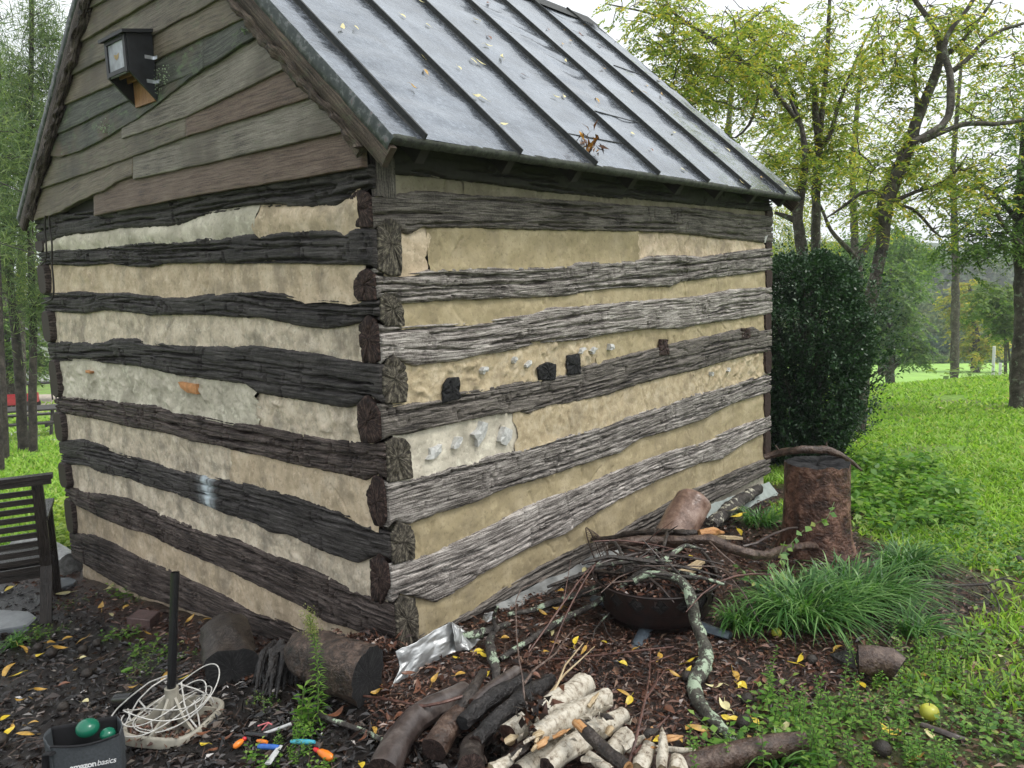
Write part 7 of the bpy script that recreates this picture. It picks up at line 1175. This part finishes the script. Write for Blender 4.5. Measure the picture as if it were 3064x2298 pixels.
for i_, (px_, dd_, lab_, cs_) in enumerate([(2560, 24, 'airy yellow green tree standing behind the crooked tree', [(2480, 330, 240, 260, 110), (2650, 560, 170, 150, 60)]), (2860, 26, 'pale leafy tree filling the sky right of the crooked tree', [(2900, 300, 220, 260, 100), (2800, 520, 150, 120, 50)]), (2180, 22, 'pale leafy tree showing above the roof slope', [(2130, 150, 260, 200, 90), (2330, 420, 160, 160, 60)])]):
    b0 = at_depth(px_, 1100, dd_); b0[2] = float(hgt(b0[0], b0[1])) - .1
    tree('background_tree', lab_, [([b0, at_depth(px_, 800, dd_), at_depth(px_ - 10, 500, dd_), at_depth(px_ + 20, 150, dd_)], [.14, .12, .09, .04])], [cpx(*c_[:2], dd_, *c_[2:]) for c_ in cs_], 'leaf_yg', 50 + i_, .75, r0=.03, leaf=(.42, 7, .13, .055))
# far woods
def woods(name, label, spots, mat, seed, ll):
    rg = np.random.default_rng(seed); b = Buf()
    for px, py, D, rx, ry, n in spots:
        c, R3, _ = cpx(px, py, D, rx, ry, n); m = n // 14; sub = ell(rg, c, R3, m, .2); Q = np.repeat(sub, 14, 0) + rg.normal(0, 1, (m * 14, 3)) * R3[2] * .16; b.leaves(Q, rg.normal(0, 1, Q.shape), rg.normal(0, 1, Q.shape), ll * rg.uniform(.6, 1.3, len(Q)) * D / 80, ll * .6 * rg.uniform(.6, 1.3, len(Q)) * D / 80, .2)
    return tag(b.emit(name, M[mat]), label, 'woods', kind='stuff')
M['leaf_hazy'] = leafmat('haze tinted distant foliage', [(.10, .15, .09), (.14, .20, .11), (.18, .24, .13), (.26, .29, .14)], .8, .3); M['leaf_blue'] = leafmat('blue green distant foliage', [(.05, .09, .075), (.08, .13, .10), (.11, .16, .12)], .8, .2)  # hazy foliage: distance haze is put into its pale leaf colours
woods('far_woods', 'dense pale green wood along the far side of the field', [(2300 + i * 62 + (i % 3) * 10, 1010 + (i % 2) * 30 - (i % 5) * 12, 80 + (i % 3) * 4, 80, 75, 2200) for i in range(16)] + [(2450 + i * 90, 925 + (i % 3) * 18, 92, 90, 60, 1800) for i in range(10)], 'leaf_hazy', 31, .42)
woods('far_woods', 'blue green darker trees inside the far wood', [(2840, 930, 86, 40, 50, 900), (2800, 1040, 76, 70, 30, 1000), (2960, 1050, 76, 60, 30, 900), (2700, 1060, 77, 60, 25, 700), (3080, 1040, 77, 70, 40, 900)], 'leaf_blue', 32, .42)
woods('hill_woods', 'misty tree line on the distant hill', [(2760 + i * 55, 800 + (i % 3) * 14 - abs(i - 3) * 3, 170, 60, 42, 900) for i in range(8)], 'leaf_hazy', 33, .5)
woods('far_woods', 'pale grey undergrowth at the foot of the far wood', [(2500 + i * 60, 1080 - i * 1.2, 74, 50, 16, 600) for i in range(13)], 'leaf_hazy', 34, .3)
woods('yellow_hedge', 'bright yellow green shrubs seen between trunks behind the bush', [(2380, 660, 16, 90, 60, 2600), (2340, 760, 16, 70, 60, 2000), (2460, 740, 17, 60, 40, 1200)], 'leaf_yg', 35, .22)
woods('back_foliage', 'mid green treetops behind the trunks right of the dark bush', [(2560 + i * 62, 760 + (i % 2) * 30, 45, 70, 60, 900) for i in range(4)], 'leaf_g', 36, .4)
pg = at_depth(2900, 1115, 26)
patch(lambda x, y: (x, y), [(2790,1150),(2880,1128),(3120,1112),(3200,1120),(3100,1133),(2880,1152)], 2600, .55, .16, 'leaf_far', 'low_shrubs', 'low scrubby bushes on the crest of the lawn at the right', 37)
for px, h_ in ((2971, .62), (2992, .3)):
    P = G(px, 1130); P = at_depth(px, 1122, 15); P[2] = float(hgt(P[0], P[1])); b = Buf(); b.box(P + (0, 0, h_ / 2), (.045, .045, h_)); tag(bevel(b.emit('white_post', M['white'], smooth=False), .004), 'white marker post on the crest of the lawn, %s of the two' % ('taller' if h_ > .5 else 'shorter'), 'post')
# ------------------------------------------------------------------ dark clipped bush at the far corner
rg = np.random.default_rng(44); bc = at_depth(2395, 1050, 7.6); bz = float(hgt(bc[0], bc[1])); e = thing('evergreen_bush', (bc[0], bc[1], bz), 'large dark glossy evergreen bush at the far corner of the cabin', 'bush'); b, bs, bl = Buf(), Buf(), Buf()
ztop = at_depth(2400, 765, 7.6)[2]; hh = ztop - bz; kx_ = 1 / FPX * 7.6
N_ = 85000; u = rg.uniform(0, 1, N_); a = rg.uniform(0, 2 * np.pi, N_); prof_r = np.interp(u, [0, .08, .25, .5, .72, .86, .95, 1.0], [.36, .42, .54, .66, .70, .62, .46, .20]); lump = 1 + .24 * fbm(a * 1.6, u * 5, 3, 3) + .12 * fbm(a * 5, u * 14, 4, 2); f = 1 - np.abs(rg.normal(0, .16, N_)) + (rg.uniform(0, 1, N_) < .05) * rg.uniform(0, .14, N_); R_ = prof_r * lump * f
P = np.stack([bc[0] + .94 * R_ * np.cos(a), bc[1] + .94 * R_ * np.sin(a), bz + hh * (u + .03 * fbm(a * 3, u * 8, 9, 2))], 1); D = np.stack([np.cos(a), np.sin(a), .5 + 0 * a], 1) + rg.normal(0, .6, (N_, 3)); b.leaves(P, D, rg.normal(0, .6, (N_, 3)) + (0, 0, 1), rg.uniform(.024, .042, N_), rg.uniform(.015, .025, N_), .15); 
ns_ = 420; us = rg.uniform(.04, 1, ns_); as_ = rg.uniform(0, 2 * np.pi, ns_); rs_ = np.interp(us, [0, .08, .25, .5, .72, .86, .95, 1.0], [.38, .46, .58, .70, .72, .62, .42, .10]) * (1 + .24 * fbm(as_ * 1.6, us * 5, 3, 3) + .12 * fbm(as_ * 5, us * 14, 4, 2))
S0 = np.stack([bc[0] + rs_ * np.cos(as_), bc[1] + rs_ * np.sin(as_), bz + hh * us], 1); Ds = np.stack([np.cos(as_), np.sin(as_), .9 + 0 * as_], 1) + rg.normal(0, .35, (ns_, 3)); ls_ = rg.uniform(.06, .26, ns_); mL = 26; tt_ = rg.uniform(-.3, 1, (ns_, mL))
Q = (S0[:, None] + Ds[:, None] * (ls_[:, None] * tt_)[..., None]).reshape(-1, 3) + rg.normal(0, .012, (ns_ * mL, 3)); b.leaves(Q, np.repeat(Ds, mL, 0) * .6 + rg.normal(0, .7, (ns_ * mL, 3)), rg.normal(0, .6, (ns_ * mL, 3)) + (0, 0, 1), rg.uniform(.024, .042, ns_ * mL), rg.uniform(.014, .024, ns_ * mL), .15)
tag(b.emit('foliage', M['leaf_dark'], e), kind='stuff')
for k in range(90):
    aa = rg.uniform(0, 6.28); uu_ = rg.uniform(.1, .98); r_ = float(np.interp(uu_, [0, .25, .5, .72, .86, 1.0], [.40, .6, .7, .7, .6, .1])) * rg.uniform(.95, 1.25); bs.tube([(bc[0], bc[1], bz + hh * max(0, uu_ - .5)), (bc[0] + r_ * .5 * math.cos(aa), bc[1] + r_ * .5 * math.sin(aa), bz + hh * (uu_ - .15)), (bc[0] + r_ * math.cos(aa), bc[1] + r_ * math.sin(aa), bz + hh * uu_)], [.012, .008, .003], 5, caps=False)
bs.emit('branches', M['bark_dark'], e)
# ------------------------------------------------------------------ left background: pines, table, cart, shed
def pine(label, base_px, D, limbs, crowns, seed, rad, leafk=1.0, kind='pine_tree', sz=1.0):
    rg = np.random.default_rng(seed); s = Skel(); P0 = at_depth(*base_px, D); P0[2] = float(hgt(P0[0], P0[1])) - .05; q = [P0] + [at_depth(x_, y_, D) for x_, y_ in limbs]; s.limb(q, np.linspace(rad, rad * .45, len(q)), n=16, seed=seed, rough=.1); 
    fl = np.linspace(0, 2 * np.pi, 6)[:-1]
    T_ = np.concatenate([ell(rg, *cpx(x_, y_, D, rx, ry, n)[:2], n) for x_, y_, rx, ry, n in crowns]); tips = s.grow(T_, rg, .03, .006, .08, 12); e = thing(kind, P0, label, 'tree'); s.b.emit('trunk', M['pinebark'], e); Q = np.concatenate(tips); Q = Q[rg.uniform(0, 1, len(Q)) < leafk]; m = 34; n = len(Q)
    C = np.repeat(Q, m, 0) + rg.normal(0, .13 * sz, (n * m, 3)); d = rg.normal(0, 1, (n * m, 3)) + np.array([0, 0, .4]); b = Buf(); b.leaves(C, d, rg.normal(0, 1, (n * m, 3)), rg.uniform(.10, .18, n * m) * sz, np.full(n * m, .011 * sz), .05); b.emit('crown', M['needles'], e)
pine('tall leaning pine trunk, left of the close pair by the picnic table', (69, 1345), 13.5, [(60,1150),(48,1000),(30,850),(15,600),(0,300),(-20,0),(-30,-300)], [(40,300,130,330,150),(20,700,110,200,90)], 1, .085, .55, sz=1.2)
pine('straighter pine trunk, right of the close pair', (98, 1352), 13.2, [(97,1200),(100,1050),(98,900),(90,700),(90,400),(95,100),(90,-300)], [(110,450,110,300,120),(130,900,60,170,60),(150,150,60,200,60)], 2, .07, .5, sz=1.2)
pine('pine trunk at the left edge behind the picnic table', (8, 1355), 12.5, [(6,1200),(0,1050),(-8,800),(-15,400),(-20,0)], [(-10,500,120,400,90)], 3, .08, .5, sz=1.2)
pine('nearest pine trunk cut off by the left edge', (-8, 1400), 11.0, [(-12,1200),(-25,900),(-40,400),(-50,0)], [(-60,400,110,400,60)], 4, .08, .5, sz=1.2)
tree('background_tree', 'bright yellow green leafy tree glimpsed left of the roof edge', [([np.array([*at_depth(60, 1250, 20)[:2], -1.9]), at_depth(60, 900, 20), at_depth(70, 500, 20)], [.12,.1,.05])], [cpx(60, 420, 20, 60, 60, 40), cpx(90, 830, 20, 60, 110, 60), cpx(110, 310, 20, 40, 50, 25), cpx(40, 240, 20, 70, 60, 25)], 'leaf_yg', 11, .7, r0=.03, leaf=(.35, 7, .10, .045))
tree('background_tree', 'pale trunked tree behind the pines on the left', [([np.array([*at_depth(30, 1250, 26)[:2], -2.0]), at_depth(0, 900, 26), at_depth(20, 760, 26), at_depth(45, 650, 26)], [.22,.2,.16,.1])], [cpx(60, 1000, 26, 120, 120, 110), cpx(120, 1080, 26, 90, 60, 60), cpx(20, 600, 26, 100, 150, 70)], 'leaf_g', 12, .8, r0=.04, leaf=(.5, 7, .16, .07))
woods('far_woods', 'dark green woodland behind the drive on the left', [(-80 + i * 60, 1090 + (i % 2) * 15, 48, 60, 55, 800) for i in range(8)] + [(-80 + i * 80, 960, 52, 70, 80, 800) for i in range(6)], 'leaf_g', 38, .5)
# picnic table
M['tablewood'] = plain('dark weathered timber', (.035, .03, .026), .6, sc=14); M['redpaint'] = plain('faded red paint', (.36, .03, .035), .5, sc=9); M['shed'] = plain('white painted siding', (.62, .62, .62), .7, sc=4, var=.1); M['shedroof'] = plain('grey shingles', (.12, .12, .13), .8, sc=9)
tp = at_depth(75, 1258, 16.5); tp[2] = float(hgt(tp[0], tp[1])); zx = np.array([CR[0], CR[1], 0]); zx /= np.linalg.norm(zx); zx = np.array([zx[0] * math.cos(.25) - zx[1] * math.sin(.25), zx[0] * math.sin(.25) + zx[1] * math.cos(.25), 0]); zy = np.array([-zx[1], zx[0], 0]); Rm = np.stack([zx, zy, (0, 0, 1.)], 1)
pt_ = thing('picnic_table', tp, 'dark wooden picnic table on the lawn behind the pine trunks', 'picnic table')
def tb(name, x, y, z, sx_, sy_, sz_, M2=None): b = Buf(); b.box(tp + Rm @ np.array([x, y, z]), (sx_, sy_, sz_), Rm if M2 is None else Rm @ M2); return b.emit(name, M['tablewood'], pt_, smooth=False)
ROT = lambda a: np.array([[1, 0, 0], [0, math.cos(a), -math.sin(a)], [0, math.sin(a), math.cos(a)]])
hT = .62
for k in range(5): tb('top_board', 0, -.3 + k * .15, hT, 1.7, .135, .035)
for s_ in (-1, 1):
    tb('bench_board', 0, s_ * .68, .40, 1.7, .22, .035)
    for x_ in (-.6, .6): tb('leg', x_, s_ * .38, .3, .04, .09, .72, ROT(s_ * .5)); 
for x_ in (-.6, .6): tb('cross_beam', x_, 0, .36, .04, 1.5, .08)
# red cart
rp = at_depth(52, 1222, 24); rp[2] = float(hgt(rp[0], rp[1])); rc = thing('red_cart', rp, 'low red painted cart standing beyond the picnic table', 'cart'); zz = rp + (0, 0, .36)
for nm, x_, y_, z_, s3 in [('side_board', 0, -.35, 0, (1.0, .03, .24)), ('side_board', 0, .35, 0, (1.0, .03, .24)), ('end_board', -.5, 0, 0, (.03, .7, .28)), ('end_board', .5, 0, 0, (.03, .7, .28)), ('floor_board', 0, 0, -.12, (1.0, .7, .03))]:
    b = Buf(); b.box(zz + Rm @ np.array([x_, y_, z_]), s3, Rm); b.emit(nm, M['redpaint'], rc, smooth=False)
for x_ in (-.35, .35):
    for y_ in (-.4, .4):
        b = Buf(); c = zz + Rm @ np.array([x_, y_, -.2]); b.tube([c - zy * .03, c + zy * .03], .18, 18); b.emit('wheel', M['tablewood'], rc)
# second table and white shed far off
sp_ = at_depth(125, 1205, 27); sp_[2] = float(hgt(sp_[0], sp_[1])); sd = thing('grill_table', sp_, 'small dark table by the gravel drive on the left', 'table')
b = Buf(); b.box(sp_ + (0, 0, .62), (.9, .5, .05), Rm); b.emit('table_top', M['tablewood'], sd, smooth=False)
for x_ in (-.4, .4):
    for y_ in (-.2, .2): b = Buf(); b.box(sp_ + Rm @ np.array([x_, y_, .3]), (.04, .04, .62), Rm); b.emit('leg', M['tablewood'], sd, smooth=False)
hp = at_depth(140, 1150, 42); hp[2] = float(hgt(hp[0], hp[1])); hs = thing('white_shed', hp, 'white outbuilding half hidden by the pines on the left', 'shed')
def hb_(name, x, y, z, s3, mat): b = Buf(); b.box(hp + Rm @ np.array([x, y, z]), s3, Rm); return b.emit(name, M[mat], hs, smooth=False)
hb_('wall', 0, 0, 1.1, (5.0, 3, 2.2), 'shed'); b = Buf(); V = [hp + Rm @ np.array(v) for v in [(-2.7,-1.75,2.2),(2.7,-1.75,2.2),(2.7,1.75,2.2),(-2.7,1.75,2.2),(-2.7,0,3.3),(2.7,0,3.3)]]; b.add(V, [(0,1,5,4),(2,3,4,5),(0,1,2,3),(1,2,5),(3,0,4)]); b.emit('roof', M['shedroof'], hs, smooth=False)
for x_ in (-1.5, 0, 1.5): w_ = hb_('window', x_, -1.51, 1.3, (.8, .04, .8), 'dark'); 
hb_('door', 2.1, -1.51, .95, (.8, .04, 1.9), 'greypaint')
# thin overhead wires left of the roof
for i, (a, c) in enumerate([((-60, 520), (140, 605)), ((-60, 710), (140, 770))]):
    b = Buf(); A_, B_ = at_depth(*a, 9), at_depth(*c, 9.5); b.tube([A_ - (B_ - A_) * 2, (A_ + B_) / 2, B_ + (B_ - A_) * 2], .006, 4); tag(b.emit('overhead_wire', M['cable']), 'thin overhead wire left of the roof, %s one' % ('upper', 'lower')[i], 'wire')
# distant hill and air
b = Buf(); xx = np.linspace(-1, 1, 60); P = []
for v, (D, z) in enumerate([(150, -9), (185, 2), (230, 9), (260, 6)]):
    P.append(np.stack([CAMP[0] + (CF[0] + CR[0] * (.05 + .75 * xx)) * D, CAMP[1] + (CF[1] + CR[1] * (.05 + .75 * xx)) * D, z + 3.5 * fbm(xx * 3, v * .4, 5, 3) * (v > 0) + 6 * (v > 0) * np.exp(-((xx - .45) / .35) ** 2) - 7], -1))
b.grid(np.stack(P, 1)); M['hill'] = plain('wooded hillside', (.09, .13, .07), .9, sc=.3, var=.4, bump=0); tag(b.emit('hills', M['hill'], origin=(0, 0, 0)), kind='structure')

# ------------------------------------------------------------------ damp air
vm = bpy.data.materials.new('damp air'); vm.use_nodes = True; vt_ = vm.node_tree; vt_.nodes.clear(); vo = vt_.nodes.new('ShaderNodeOutputMaterial'); pv = vt_.nodes.new('ShaderNodeVolumePrincipled'); pv.inputs['Color'].default_value = (.93, .96, 1, 1); pv.inputs['Density'].default_value = .0011; vt_.links.new(pv.outputs[0], vo.inputs['Volume'])
b = Buf(); b.box((60, 20, 3), (420, 420, 46)); tag(b.emit('haze', vm, origin=(0, 0, 0), smooth=False), kind='stuff')
